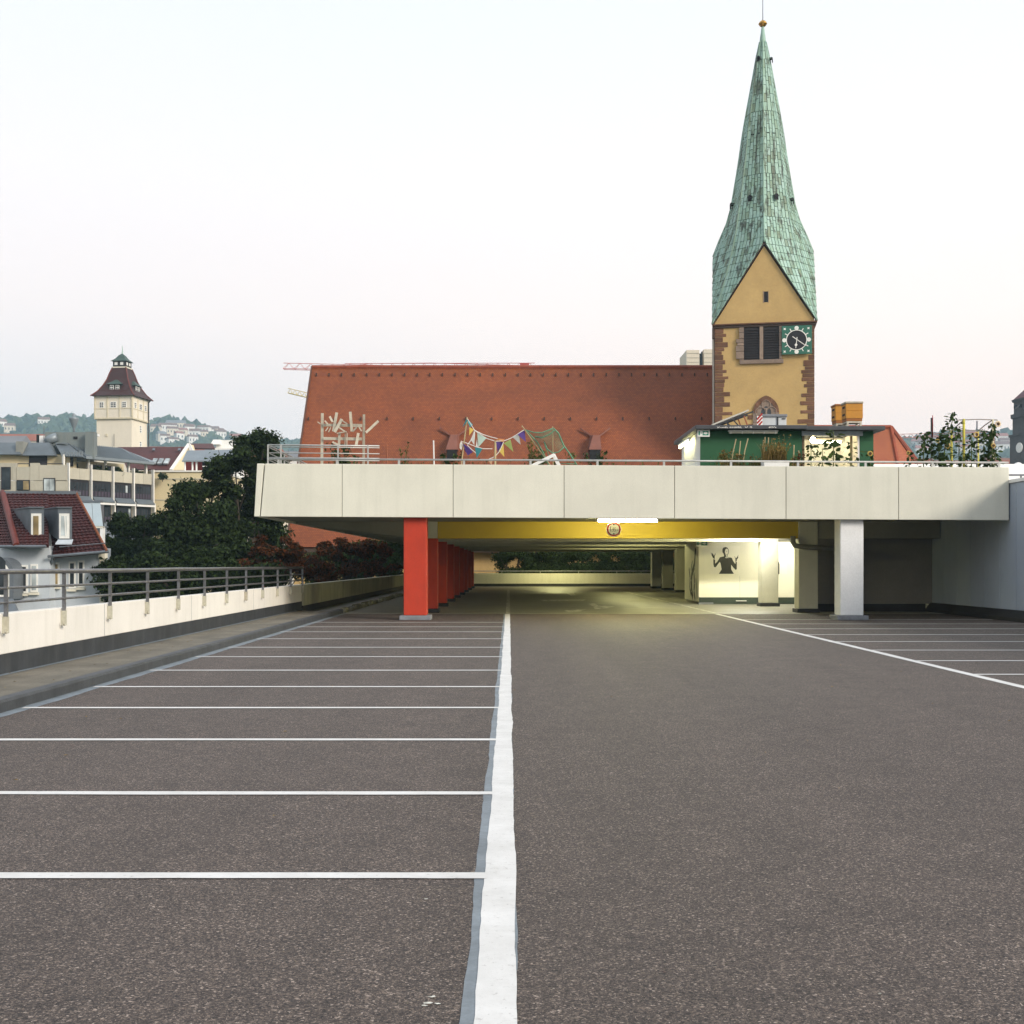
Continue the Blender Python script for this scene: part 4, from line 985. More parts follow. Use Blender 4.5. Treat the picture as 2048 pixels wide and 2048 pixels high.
def blobs_px(lst, dsp=2.0, seed=0):           # (px, py, half-width px, half-height px, Y)
    out = []
    for px, py, rx, ry, Y in lst:
        c = at(px, py, Y); k = Y / F; out.append(((c.x, c.y, c.z), (rx * k, (rx + ry) * .5 * k, ry * k)))
    return out
GL = 'trees along the street left of the deck'
tree('tall dark leafy tree rising beside the corner of the upper deck', (-14.6, 66, GROUND), blobs_px([(512, 890, 42, 32, 66), (470, 925, 45, 35, 65), (540, 930, 35, 40, 67), (500, 985, 62, 55, 66), (540, 1050, 50, 55, 67), (470, 1055, 60, 50, 66), (515, 1110, 60, 45, 66)], seed=1), 17000, 'dark', .17, 1, GL)
tree('broad dark leafy tree in front of the beige corner block', (-18.5, 63, GROUND), blobs_px([(385, 985, 42, 36, 64), (430, 965, 35, 30, 65), (350, 1040, 48, 42, 63), (420, 1045, 60, 50, 64), (390, 1100, 75, 45, 63), (330, 1105, 50, 40, 63), (460, 1110, 50, 40, 64)], seed=2), 17000, 'dark', .17, 2, GL)
tree('lower dark leafy tree behind the gable of the pale blue house', (-22, 68, GROUND), blobs_px([(245, 1050, 30, 22, 69), (290, 1060, 35, 28, 69), (230, 1095, 34, 34, 69), (275, 1110, 50, 38, 69), (310, 1120, 40, 35, 68), (225, 1140, 40, 30, 69)], seed=3), 12000, 'mid', .16, 3, GL)
tree('dark leafy tree low behind the railing between house and deck', (-15.8, 58, GROUND), blobs_px([(300, 1160, 55, 35, 58), (380, 1160, 60, 38, 58), (450, 1155, 55, 38, 58), (240, 1175, 45, 30, 58), (420, 1120, 50, 30, 58), (235, 1135, 40, 30, 58), (300, 1125, 45, 30, 58), (510, 1160, 50, 35, 58), (360, 1195, 70, 30, 58), (260, 1200, 50, 25, 58)], seed=4), 19000, 'dark', .16, 4, GL)
GC = 'copper trees beside the covered deck'
tree('copper leaved tree showing under the cantilevered deck corner', (-13.2, 62, GROUND), blobs_px([(530, 1100, 40, 30, 62), (585, 1100, 38, 30, 62), (560, 1140, 55, 28, 62), (500, 1140, 40, 30, 62), (620, 1130, 45, 35, 63)], seed=5), 4200, 'copper', .15, 5, GC)
tree('copper leaved tree showing beside the red front pillar', (-12.2, 70, GROUND), blobs_px([(665, 1090, 40, 26, 70), (715, 1100, 42, 30, 70), (690, 1135, 55, 28, 70), (640, 1145, 45, 28, 70), (755, 1105, 40, 30, 71), (760, 1140, 45, 25, 70)], seed=6), 4600, 'copper', .15, 6, GC)
tree('brown green tree showing behind the row of red pillars', (-10.6, 80, GROUND), blobs_px([(730, 1095, 40, 22, 80), (790, 1100, 35, 25, 80), (770, 1130, 45, 25, 80), (820, 1120, 40, 25, 80)], seed=7), 7000, 'green2', .14, 7, GC)
tree('loose green brown tree filling the gap below the cantilevers', (-13.5, 77, GROUND), blobs_px([(610, 1120, 50, 30, 77), (670, 1115, 50, 28, 77), (730, 1122, 50, 26, 77), (560, 1125, 50, 30, 77), (640, 1150, 70, 22, 77), (720, 1150, 60, 22, 77), (780, 1130, 40, 24, 77)], seed=12), 6500, 'green2', .13, 12, GC)
GE = 'trees in front of the church wall'
tree('dark tree with a bare bough before the ochre church wall', (-0.6, 89.5, GROUND), blobs_px([(1010, 1118, 24, 20, 89), (1040, 1108, 34, 20, 89), (1075, 1122, 34, 26, 89), (1100, 1105, 32, 22, 89), (1050, 1145, 50, 18, 89)], seed=8), 8000, 'dark', .13, 8, GE)
tree('dark leafy tree filling the middle of the garage opening', (4.8, 90, GROUND), blobs_px([(1125, 1118, 34, 26, 90), (1165, 1112, 38, 22, 90), (1180, 1140, 45, 20, 90), (1120, 1145, 45, 20, 90), (1205, 1128, 30, 22, 90)], seed=9), 9000, 'mid', .13, 9, GE)
tree('dark leafy tree beside the daylit end pillar of the garage opening', (9.4, 89.5, GROUND), blobs_px([(1255, 1112, 34, 22, 89), (1285, 1125, 34, 26, 89), (1240, 1140, 30, 18, 89), (1300, 1105, 30, 22, 89), (1320, 1135, 40, 25, 89)], seed=10), 8000, 'dark', .13, 10, GE)

# ------------------------------------------------------------------ roof garden on the upper deck
wood = mat('weathered_board', (0.55, 0.50, 0.40), 0.9, 0.2, 3, 0.25, 25, streak=0.5, streak_col=(0.20, 0.15, 0.10), bmp=0.3, rand=0.22)
RF = ST
# parapet rail
rg = thing('railing', 'single tube handrail on short posts along the deck fascia', 'railing', (3, DY + 0.1, ZT))
xs0, xs1 = X_(538, DY + .1), X_(2017, DY + .1); zrl = Z_(917, DY)
MB().tube([(xs0, DY + .1, zrl + dz(xs0)), (xs1, DY + .1, zrl + dz(xs1))], .026, 8).build('rail', M['railwhite'], rg, smooth=True)
for px in (557, 674, 798, 928, 1061, 1195, 1328, 1462, 1596, 1731, 1865, 1998):
    x = X_(px, DY + .1); MB().box(x - .03, x + .03, DY + .08, DY + .12, ZT + dz(x) - .05, zrl + dz(x)).build('post', M['railwhite'], rg)
# corner railing
cr = thing('railing', 'four tube guard rail turning the corner beside the board trellis', 'railing', (X_(535, 33.5), 33.5, RF))
yA, xA, xB = 33.55, X_(536, 33.55), X_(759, 33.55)
for py, r in ((889.8, .022), (893.6, .014), (905.5, .014), (914.8, .014), (919.5, .013)):
    z = Z_(py, yA); MB().tube([(xB, yA, z - .03), (xA, yA, z), (xA, 46, z)], r, 8).build('rail', M['railwhite'], cr, smooth=True)
for px in (536, 562, 676, 736):
    x = X_(px, yA); MB().box(x - .02, x + .02, yA - .02, yA + .02, RF, Z_(890, yA)).build('post', M['railwhite'], cr)
for y in (36.0, 38.5, 41, 43.5): MB().box(xA - .02, xA + .02, y - .02, y + .02, RF, Z_(890, yA)).build('post', M['railwhite'], cr)
# board trellis
TYd = 34.6
tl = thing('board_trellis', 'trellis of weathered boards nailed at odd angles between two posts', 'trellis', (X_(686, TYd), TYd, RF))
def tp(x, y, Y): return at(520 + x / 6.9, 820 + y / 6.9, Y)
planks = [((860, 45), (850, 1250), 45, 0), ((1435, 60), (1425, 1250), 40, 0), ((875, 207), (1242, 213), 45, .06), ((1235, 212), (1410, 216), 52, .09), ((875, 393), (1405, 400), 48, .06),
          ((962, 88), (1003, 165), 34, .10), ((1060, 35), (1012, 295), 45, .12), ((1130, 125), (1030, 305), 48, .15), ((1140, 150), (1205, 192), 20, .18), ((1245, 25), (1268, 295), 44, .12), ((1090, 240), (1195, 312), 22, .16),
          ((1195, 298), (1060, 322), 18, .19), ((1635, 150), (1462, 312), 40, .05), ((895, 148), (935, 195), 22, .13), ((1097, 325), (1088, 520), 40, .12), ((1178, 320), (1172, 520), 16, .12), ((1203, 320), (1197, 520), 14, .15),
          ((1357, 318), (1325, 500), 44, .12), ((1275, 300), (1335, 238), 22, .17), ((1368, 238), (1402, 292), 22, .13), ((795, 163), (833, 192), 16, .1), ((945, 305), (978, 240), 16, .14), ((1000, 440), (1080, 480), 30, .16), ((905, 290), (940, 240), 14, .18)]
for a, b, w, d in planks:
    MB().bar(tp(*a, TYd - d), tp(*b, TYd - d), w * .82 / 6.9 * TYd / F, .025).build('board', wood, tl)
# bunting
BY = 35.0
def bp(x, y, Y=BY): return at(850 + x / 4.83, 780 + y / 4.83, Y)
bt = thing('bunting', 'string of coloured pennants strung between two leaning poles', 'bunting', bp(640, 700))
cordm = mat('white_cord', (0.75, 0.74, 0.70), .8)
for pts in ([(405, 270), (435, 320), (480, 390), (560, 430), (640, 455), (700, 470)], [(470, 385), (520, 420), (600, 470), (690, 498)], [(690, 495), (770, 490), (830, 465), (880, 435), (930, 402), (965, 380)],
            [(360, 500), (430, 522), (490, 548), (560, 568), (650, 568)], [(410, 535), (450, 575), (495, 612)], [(760, 500), (720, 590), (680, 640), (610, 672)], [(480, 400), (440, 490), (410, 530)]):
    MB().tube([bp(*p) for p in pts], .011, 5).build('cord', cordm, bt)
def flagm(n, c): return mat('pennant_' + n, c, .8, .08, 3, .05, 30, bmp=0, tr=.3)
FL = {'teal': flagm('teal', (.06, .32, .36)), 'yellow': flagm('yellow', (.70, .52, .12)), 'white': flagm('white', (.72, .72, .68)), 'mint': flagm('mint', (.55, .68, .60)), 'orange': flagm('orange', (.72, .34, .14)),
      'purple': flagm('purple', (.10, .055, .25)), 'lime': flagm('lime', (.52, .62, .22)), 'peach': flagm('peach', (.70, .45, .28))}
for c, poly in (('teal', [(402, 280), (412, 300), (370, 355), (366, 345)]), ('teal', [(412, 282), (462, 335), (437, 362), (415, 320)]), ('yellow', [(430, 362), (472, 382), (427, 442)]), ('white', [(474, 398), (484, 402), (476, 532), (444, 482)]),
                ('mint', [(503, 402), (594, 465), (516, 552)]), ('white', [(500, 470), (515, 552), (492, 542)]), ('orange', [(692, 466), (770, 474), (756, 500), (694, 500)]), ('purple', [(682, 502), (758, 502), (704, 602)]), ('yellow', [(757, 508), (766, 648), (712, 585)]),
                ('lime', [(760, 512), (826, 478), (853, 598)]), ('white', [(848, 456), (906, 428), (923, 527)]), ('purple', [(893, 430), (963, 388), (974, 502)]), ('purple', [(368, 518), (420, 552), (464, 600), (412, 632)]), ('purple', [(372, 560), (395, 575), (400, 612)]), ('teal', [(481, 554), (557, 568), (500, 658)]),
                ('white', [(352, 488), (366, 530), (352, 580), (334, 560), (336, 520)]), ('peach', [(604, 674), (662, 658), (640, 720)])):
    pts = [bp(*p) for p in poly]; n = len(pts)
    dpt = [Vector((0, random.uniform(-.06, .06), 0)) for _ in pts]
    MB().prism([p + d for p, d in zip(pts, dpt)], (0, .006, 0)).build('pennant', FL[c], bt, recalc=True)
pole_m = mat('bamboo_pole', (0.45, 0.36, 0.20), .8, .2, 3, .2, 20, rand=.2)
for a, b in (((407, 262), (330, 900)), ((935, 345), (1215, 735))): MB().tube([bp(*a), bp(*b)], .02, 6).build('pole', pole_m, bt)
MB().tube([bp(680, 490), bp(676, 900)], .035, 6).build('pole', pole_m, bt)
# netting
nt_ = thing('garden_net', 'torn green garden net draped over slanting canes', 'net', bp(1250, 760))
def netmat():
    m, nt, b, out = nodes_of('green_net'); v = coords(nt)
    b.inputs['Base Color'].default_value = (0.10, 0.22, 0.13, 1); b.inputs['Roughness'].default_value = .8
    tp_ = nt.nodes.new('ShaderNodeBsdfTransparent'); mx = nt.nodes.new('ShaderNodeMixShader')
    f = ramp_(nt, noise(nt, 3.0, 4, .6, v), [(.35, .22), (.7, .50)])
    nt.links.new(f, mx.inputs[0]); nt.links.new(tp_.outputs[0], mx.inputs[1]); nt.links.new(b.outputs[0], mx.inputs[2]); nt.links.new(mx.outputs[0], out.inputs[0])
    return m
netm = netmat(); netd = mat('green_net_fold', (0.12, 0.27, 0.17), .8, .2, 8, .2, 30)
topl = [(975, 390), (1040, 408), (1100, 412), (1160, 402), (1210, 385), (1245, 372), (1290, 400)]
botl = [(1190, 735), (1110, 545), (1160, 500), (1200, 590), (1250, 610), (1345, 545), (1475, 735)]
mb = MB(); rows = 7
for i in range(rows):
    t = i / (rows - 1)
    for (a, b) in zip(topl, botl):
        p = bp(a[0] + (b[0] - a[0]) * t, a[1] + (b[1] - a[1]) * t + 14 * math.sin(math.pi * t), BY + .25 * math.sin(a[0] * .02 + t * 3)); mb.v.append(tuple(p))
k = len(topl)
for i in range(rows - 1):
    for j in range(k - 1): mb.f.append((i * k + j, i * k + j + 1, (i + 1) * k + j + 1, (i + 1) * k + j))
mb.build('net_sheet', netm, nt_, smooth=True)
for pts, r in (([(965, 385), (1050, 410), (1130, 412), (1200, 385), (1240, 368)], .018), ([(1060, 450), (1130, 460), (1200, 430), (1250, 390)], .022), ([(1240, 368), (1290, 420), (1340, 540), (1400, 620), (1475, 740)], .022), ([(975, 390), (1080, 500), (1140, 600), (1200, 740)], .02),
               ([(1150, 500), (1180, 570), (1230, 610), (1290, 600), (1350, 545)], .02), ([(1150, 500), (1160, 540), (1200, 640)], .014), ([(1310, 710), (1470, 715)], .012)):
    MB().tube([bp(*p) for p in pts], r, 5).build('net_fold', netd, nt_, smooth=True)
MB().tube([bp(1232, 350), bp(1240, 900)], .015, 5).build('cane', pole_m, nt_)
fr = thing('leaning_stand', 'white painted wooden A frame leaning behind the deck rail', 'frame', bp(1200, 760, 34.2))
MB().bar(bp(1030, 735, 34.2), bp(1250, 625, 34.2), .09, .05).build('leg', M['white'], fr); MB().bar(bp(1240, 622, 34.25), bp(1330, 800, 34.25), .10, .05).build('leg', M['white'], fr)
MB().bar(bp(1030, 735, 34.2), bp(980, 760, 34.2), .09, .05).build('foot', M['white'], fr)
# stakes
for (px0, py0, px1, py1, Y, lab) in ((867, 881, 870, 945, 34.8, 'white stake standing left of the pennants'), (773, 886, 777, 945, 34.6, 'rusty stake beside the end of the guard rail')):
    o = MB().tube([at(px0, py0, Y), at(px1, py1, Y) + Vector((0, 0, -1.0))], .022, 6).build('stake', M['white'] if px0 > 800 else mat('rust', (.30, .10, .05)))
    tag(o, lab, 'stake')
pb = mat('planter_board', (0.23, 0.17, 0.10), .9, .2, 2, .2, 15, rand=.2); soil = mat('soil', (0.04, 0.03, 0.02), 1, .3, 3, .3, 20, bmp=.5)
def planter(px0, px1, Y0_, Y1_, ztop, label, m=pb):
    x0, x1 = X_(px0, Y0_), X_(px1, Y0_)
    t = thing('planter_box', label, 'planter', ((x0 + x1) / 2, (Y0_ + Y1_) / 2, RF))
    for k in range(4):
        za_, zb_ = RF + (ztop - RF) * k / 4 + .008, RF + (ztop - RF) * (k + 1) / 4
        MB().box(x0, x1, Y0_, Y0_ + .04, za_, zb_).build('board', m, t); MB().box(x0, x0 + .04, Y0_ + .042, Y1_, za_, zb_).build('board', m, t); MB().box(x1 - .04, x1, Y0_ + .042, Y1_, za_, zb_).build('board', m, t)
    MB().box(x0 + .042, x1 - .042, Y0_ + .042, Y1_, RF + .01, ztop - .05).build('soil', soil, t)
planter(640, 760, 34.9, 36.0, 4.1, 'low wooden planter under the board trellis')
planter(770, 990, 35.4, 36.6, 4.1, 'low wooden planter under the pennants')
planter(1000, 1340, 35.6, 36.8, 4.1, 'long wooden planter below the garden net')
planter(1420, 1610, 34.3, 35.2, 4.2, 'wooden planter of dry grasses before the green hut')
planter(1612, 1760, 34.6, 35.4, 4.1, 'wooden planter of large leaved plants before the lit doorway')
planter(1815, 2008, 34.6, 36.4, 4.1, 'long wooden planter of sunflowers by the yellow poles')
wp = MB(); X0, X1 = X_(1524, 34.1), X_(1576, 34.1)
wpt = thing('white_planter', 'white trough planter with dry grass behind the deck rail', 'planter', ((X0 + X1) / 2, 34.1, RF))
MB().hexa([(X0 + .1, 33.95, RF), (X1 - .1, 33.95, RF), (X1 - .1, 34.25, RF), (X0 + .1, 34.25, RF)], [(X0, 33.9, Z_(923, 34.1)), (X1, 33.9, Z_(923, 34.1)), (X1, 34.28, Z_(923, 34.1)), (X0, 34.28, Z_(923, 34.1))]).build('trough', M['white'], wpt, bevel=.02)
MB().box(X0 + .05, X1 - .05, 33.95, 34.24, Z_(923, 34.1) + .002, Z_(923, 34.1) + .03).build('soil', soil, wpt)
# dry grass and weeds (uncountable): blades
straw = leafmat('dry_grass', (0.10, 0.085, 0.02), (0.26, 0.17, 0.06), .2); grn = leafmat('green_weed', (0.03, 0.05, 0.012), (0.11, 0.13, 0.035), .25)
def blades(name, spots, n, hmin, hmax, m, label, seed, lean=.25):
    g = random.Random(seed); mb = MB()
    for _ in range(n):
        x0, x1, y0, y1, z = g.choice(spots); x, y = g.uniform(x0, x1), g.uniform(y0, y1); h = g.uniform(hmin, hmax) * g.random() ** .4
        a = g.random() * 6.28; w = g.uniform(.006, .016); c, s_ = math.cos(a) * w, math.sin(a) * w; lx, ly = g.gauss(0, lean) * h, g.gauss(0, lean) * h
        mb.add([(x - c, y - s_, z), (x + c, y + s_, z), (x + c * .7 + lx * .4, y + s_ * .7 + ly * .4, z + h * .6), (x - c * .7 + lx * .4, y - s_ * .7 + ly * .4, z + h * .6), (x + lx, y + ly, z + h)], [(0, 1, 2, 3), (3, 2, 4)])
        if g.random() < .35:
            for q in range(4):
                px_, py_, pz_ = x + lx * g.uniform(.6, 1), y + ly * g.uniform(.6, 1), z + h * g.uniform(.6, 1); r_ = g.uniform(.015, .035); b = g.random() * 6.28
                mb.add([(px_, py_, pz_ - r_), (px_ + r_ * math.cos(b), py_ + r_ * math.sin(b), pz_), (px_, py_, pz_ + r_), (px_ - r_ * math.cos(b), py_ - r_ * math.sin(b), pz_)], [(0, 1, 2, 3)])
    return tag(mb.build(name, m), label, 'grass', kind='stuff')
def spot(px0, px1, y0, y1, z): return (X_(px0, y0), X_(px1, y0), y0, y1, z)
blades('dry_grass', [spot(1440, 1530, 34.4, 35.1, 4.15), spot(1525, 1602, 34.4, 35.1, 4.15), spot(1526, 1574, 33.98, 34.2, 4.52)], 800, .2, .75, straw, 'dry straw coloured grasses in front of the green hut', 5)
blades('weeds', [spot(645, 755, 35, 35.9, 4.05), spot(780, 985, 35.5, 36.5, 4.05), spot(1005, 1330, 35.7, 36.7, 4.05), spot(1425, 1600, 34.4, 35.1, 4.15), spot(780, 985, 35.5, 36.5, 4.05), spot(1060, 1080, 35.5, 36, 4.05)], 1700, .2, .85, grn, 'mixed green weeds growing along the planters of the roof garden', 6)
def shrub(label, px, Y, pyt, wpx, n, leaf, size, seed, z0=4.05, name='shrub', stems=4, sticks=0):
    x = X_(px, Y); zt_ = Z_(pyt, Y); w = wpx * Y / F / 2; t = thing(name, label, 'plant', (x, Y, z0)); g = random.Random(seed); mb = MB(); bl = []
    for k in range(stems):
        e = Vector((x + g.uniform(-1, 1) * w * .8, Y + g.uniform(-.3, .3), z0 + (zt_ - z0) * g.uniform(.6, 1))); mid = Vector((x + (e.x - x) * .3, Y, z0 + (e.z - z0) * .5))
        mb.tube([(x + g.uniform(-.05, .05), Y, z0 - .04), mid, e], .014, 5, .005)
        for f in (.35, .6, .82, .98): 
            c = Vector((x, Y, z0)).lerp(mid, f * 2) if f < .5 else mid.lerp(e, f * 2 - 1); bl.append(((c.x, c.y, c.z), (w * .32, w * .3, (zt_ - z0) * .12)))
    mb.build('stems', mat('green_stem', (.08, .10, .03)), t); leaf_obj('foliage', leaf_cloud(bl, n, size, seed=seed), leaf if not isinstance(leaf, str) else LEAF[leaf], t)
    return t
shrub('dark bushy plant growing under the board trellis', 690, 35.3, 893, 95, 500, 'green2', .05, 21, stems=9)
shrub('thin weed with dark seed heads right of the guard rail', 808, 35.8, 888, 30, 110, grn, .04, 22)
shrub('small bush beside the leaning pennant pole', 905, 36.0, 903, 46, 200, 'green2', .05, 23)
shrub('tall pale reed like plant left of the garden net', 1064, 35.8, 878, 22, 200, straw, .05, 24, stems=7)
shrub('yellow green bush behind the foot of the white frame', 1080, 36.2, 898, 40, 200, grn, .05, 25, stems=7)
shrub('low bush below the right roof dormer', 1190, 36.2, 903, 50, 220, 'green2', .045, 26)
shrub('low weed bush right of the garden net', 1130, 36.0, 908, 60, 160, grn, .045, 27)
shrub('brownish bush before the green hut wall', 1462, 34.8, 893, 60, 420, straw, .04, 28, 4.15, stems=9)
shrub('dry reddish bush at the dark end of the hut wall', 1596, 34.7, 905, 26, 160, 'copper', .04, 29, 4.15)
shrub('tall slender stalks with seed heads before the hut', 1560, 34.8, 868, 24, 150, straw, .035, 30, 4.15, stems=6)
for i, (px0, py0, px1, py1) in enumerate(((1472, 878, 1466, 905), (1481, 882, 1478, 912), (1496, 877, 1490, 900), (1527, 880, 1524, 912), (1530, 874, 1529, 910), (1537, 875, 1535, 908), (1588, 890, 1587, 918), (1597, 901, 1600, 917))):
    o = MB().tube([at(px0, py0, 34.7), at(px1, py1, 34.7), at(px1 + (px1 - px0) * .6, py1 + (py1 - py0) * .6 + 8, 34.7)], .017, 6).build('plant_stake', pole_m)
    tag(o, 'thin pale plant stake stuck into the grass bed before the hut', 'stake', 'plant stakes by the hut')
# large leaved plants: leaves as pieces
bigleaf = leafmat('large_leaf', (0.018, 0.035, 0.010), (0.060, 0.10, 0.025), .3)
lv = MB(); LN = [(0, 0, 0), (.30, .38, .05), (.48, .75, .02), (.36, 1.1, -.06), (0, 1.4, -.16), (-.36, 1.1, -.06), (-.48, .75, .02), (-.30, .38, .05), (0, .7, -.04)]
lv.add(LN, [(0, 1, 2, 8), (8, 2, 3, 4), (8, 4, 5, 6), (0, 8, 6, 7)]); leaf_me = lv.mesh('leaf', bigleaf, smooth=True)
petal_m = mat('sunflower_petal', (.75, .50, .12), .6, .1, 5, .05, 20, bmp=0, tr=.2); disc_m = mat('sunflower_disc', (.09, .045, .02), .9)
stem_m = mat('sunflower_stem', (.12, .15, .05), .8)
def leafy(label, px, Y, pyt, spread, nleaf, ls, seed, heads=(), name='sunflower_plant', z0=4.05, lean=0.0):
    x = X_(px, Y); zt_ = Z_(pyt, Y); g = random.Random(seed); t = thing(name, label, 'plant', (x, Y, z0))
    H = zt_ - z0; top = Vector((x + lean, Y, zt_)); MB().tube([(x, Y, z0 - .05), (x + lean * .2, Y, z0 + H * .5), top], .02, 6, .01).build('stem', stem_m, t)
    nleaf = int(nleaf * 2.4); ls = ls * .74
    for k in range(nleaf):
        f = g.random() ** .8; c = Vector((x, Y, z0)) + Vector((lean * f ** 1.5, 0, H * (.05 + .95 * f))); a = g.random() * 6.283; rr = g.uniform(.0, spread) * (1.15 - .6 * f)
        p = c + Vector((math.cos(a) * rr, math.sin(a) * rr * .6, g.uniform(-.05, .08)))
        s_ = ls * g.uniform(.75, 1.6)
        inst('leaf', leaf_me, p, t, (g.uniform(-1.4, .5), g.uniform(-.8, .8), a - math.pi / 2 + g.uniform(-.6, .6)), (s_, s_, s_))
    for (hx_, hy_, r_) in heads:
        c = at(hx_, hy_, Y - .15); h = disc(MB(), (c.x, c.z), r_ * .5, c.y - .02, 16).build('flower_head', disc_m, t)
        mb = MB()
        for q in range(16):
            a = q * 6.2832 / 16; d = (math.cos(a), math.sin(a)); n_ = (-d[1], d[0])
            P = lambda rr, ww: (c.x + d[0] * rr + n_[0] * ww, c.y - .012 + .02 * (rr > r_ * .7), c.z + d[1] * rr + n_[1] * ww)
            mb.add([P(r_ * .45, 0), P(r_ * .75, r_ * .13), P(r_ * 1.05, 0), P(r_ * .75, -r_ * .13)], [(0, 1, 2, 3)])
        mb.build('petals', petal_m, h)
leafy('large leaved plant silhouetted in the lit doorway', 1667, 34.9, 862, .26, 22, .17, 41, name='leafy_plant')
leafy('bushy leafy plant left of the lit doorway lamp', 1622, 34.9, 886, .38, 18, .11, 42, name='leafy_plant')
leafy('bushy leafy plant right of the lit doorway', 1702, 34.9, 884, .42, 18, .10, 43, name='leafy_plant')
leafy('small leafy plant low in the lit doorway', 1645, 34.8, 897, .42, 14, .09, 44, name='leafy_plant')
leafy('small sunflower before the right green hut panel', 1741, 34.8, 905, .14, 12, .09, 45, [(1740.5, 907, .085)])
leafy('branching sunflower plant left of the red disc sign', 1847, 35.0, 868, .34, 46, .11, 46, [], lean=.02)
leafy('tallest sunflower plant leaning right beside the red disc sign', 1885, 35.1, 828, .32, 62, .12, 47, [(1895, 891, .10)], lean=.35)
leafy('dense sunflower plant below the red disc sign', 1878, 35.0, 870, .40, 70, .12, 48, [(1875, 882, .07)])
leafy('slender sunflower plant between the two yellow poles', 1918, 35.4, 852, .16, 30, .11, 49, [])
leafy('thin sunflower plant right of the thick yellow pole', 1943, 35.2, 868, .18, 30, .10, 50, [(1953, 869, .09)])
leafy('sunflower plant climbing the cream pole', 1984, 35.1, 850, .24, 50, .11, 51, [(1996, 848, .10), (1987, 891, .075)])
leafy('sunflower plant between the steel pole and cream pole', 1968, 35.2, 862, .30, 56, .11, 52, [])
leafy('low sunflower growth at the right end of the parapet', 1990, 34.9, 905, .22, 22, .10, 53, [])
leafy('low leafy growth below the thick yellow pole', 1930, 34.9, 908, .45, 30, .09, 54, [], name='leafy_plant')
leafy('sunflower seedling before the choir roof', 1818, 34.9, 905, .18, 14, .09, 55, [(1817, 905, .06)])
# pole frame
yel = mat('yellow_pole', (.50, .44, .06), .6, .12, 4, .1, 20); crm = mat('cream_pole', (.62, .56, .36), .7)
pf = thing('pole_frame', 'garden frame of yellow and cream poles with thin cross bars', 'frame', (X_(1945, 35.5), 35.5, RF))
for px, pyt, Y, r, m in ((1928.5, 838, 35.3, .04, yel), (1904, 861, 36.6, .035, yel), (1986.5, 839, 35.3, .028, crm), (1957, 862, 36.6, .03, yel), (1927, 880, 36.7, .02, yel)):
    MB().tube([(X_(px, Y), Y, RF), at(px - 1, pyt, Y)], r, 8).build('pole', m, pf, smooth=True)
thin = mat('grey_stick', (.28, .25, .22), .8)
for a, b in ((at(1917, 840, 35.3), at(1995, 840, 35.3)), (at(1892, 861, 36.6), at(1975, 862, 36.6)), (at(1985, 840, 35.3), at(1955, 863, 36.6)), (at(1928, 840, 35.3), at(1903, 863, 36.6))):
    m_ = (Vector(a) + Vector(b)) / 2 + Vector((0, 0, .02)); MB().tube([a, m_, b], .017, 6).build('cross_bar', thin, pf)
sp_ = MB().tube([(X_(1953, 36), 36, RF), at(1954, 842, 36)], .022, 8).build('steel_pole', M['steel'], smooth=True); tag(sp_, 'thin bare steel pole rising inside the yellow pole frame', 'pole')
# no entry sign seen almost edge on
ns = thing('no_entry_sign', 'red round no entry sign with white bar seen nearly edge on', 'sign', (X_(1866, 35.6), 35.6, RF), rotz=R(71))
zc_ = Z_(852.5, 35.6) - RF
MB().prism([(.33 * math.cos(6.2832 * i / 36), 0, zc_ + .33 * math.sin(6.2832 * i / 36)) for i in range(36)], (0, .02, 0)).build('plate', mat('sign_dark_red', (.25, .014, .016), .55), ns, recalc=True)
MB().box(-.25, .25, -.006, -.002, zc_ - .045, zc_ + .05).build('white_bar', M['white'], ns)
mb = MB(); stroke(mb, [(-.18, zc_ - .12), (-.10, zc_ - .20), (-.02, zc_ - .12), (.06, zc_ - .22), (.14, zc_ - .14)], .03, 'y', -.004); stroke(mb, [(-.12, zc_), (-.05, zc_ + .03), (.02, zc_ - .02), (.1, zc_ + .02)], .03, 'y', -.009)
mb.build('scribble', mat('sticker_ochre', (.35, .22, .14), .6), ns)
MB().tube([(0, .045, 0), (0, .045, zc_ + .25)], .025, 8).build('pole', M['steel'], ns)

# ------------------------------------------------------------------ green hut on the deck
HY_ = 36.0
hut = thing('garden_hut', 'green garden hut with flat dark roof on the upper deck', 'hut', (X_(1560, HY_), HY_ + 1.5, RF))
HG = mat('hut_green', (.012, .090, .032), .6, .12, 1.2, .08, 15, bmp=.1)
rz1 = Z_(851, 35.6); rz0 = Z_(858, 35.6)
hx0, hx1, hx2, hx3 = X_(1401, HY_), X_(1604, HY_), X_(1719.5, HY_), X_(1747, HY_)
HB = 39.9
MB().box(hx0, hx1, HY_, HY_ + .08, RF, rz0 - .004).build('front_wall', HG, hut)
MB().box(hx2, hx3, HY_, HY_ + .08, RF, rz0 - .004).build('front_wall', HG, hut)
for k in range(7): MB().box(hx2 + .004, hx3 - .004, HY_ - .012, HY_ - .002, RF + .34 * k + .01, RF + .34 * (k + 1) - .02).build('board', HG, hut)
MB().box(hx3 - .06, hx3, HY_ + .082, HB, RF, rz0 - .004).build('side_wall', HG, hut)
MB().box(hx0, hx0 + .08, HY_ + .082, HB, RF, rz0 - .004).build('side_wall', M['white'], hut)
MB().box(hx1 - .08, hx1, HY_ + .082, HB, RF, rz0 - .004).build('side_wall', M['white'], hut)
MB().box(hx1 + .002, hx3 - .07, 38.4, 38.5, RF, rz0 - .004).build('back_wall', M['white'], hut)
MB().box(hx2 - .004, hx2 + .06, HY_ + .09, 38.39, RF, rz0 - .004).build('side_wall', M['white'], hut)
hr = MB()
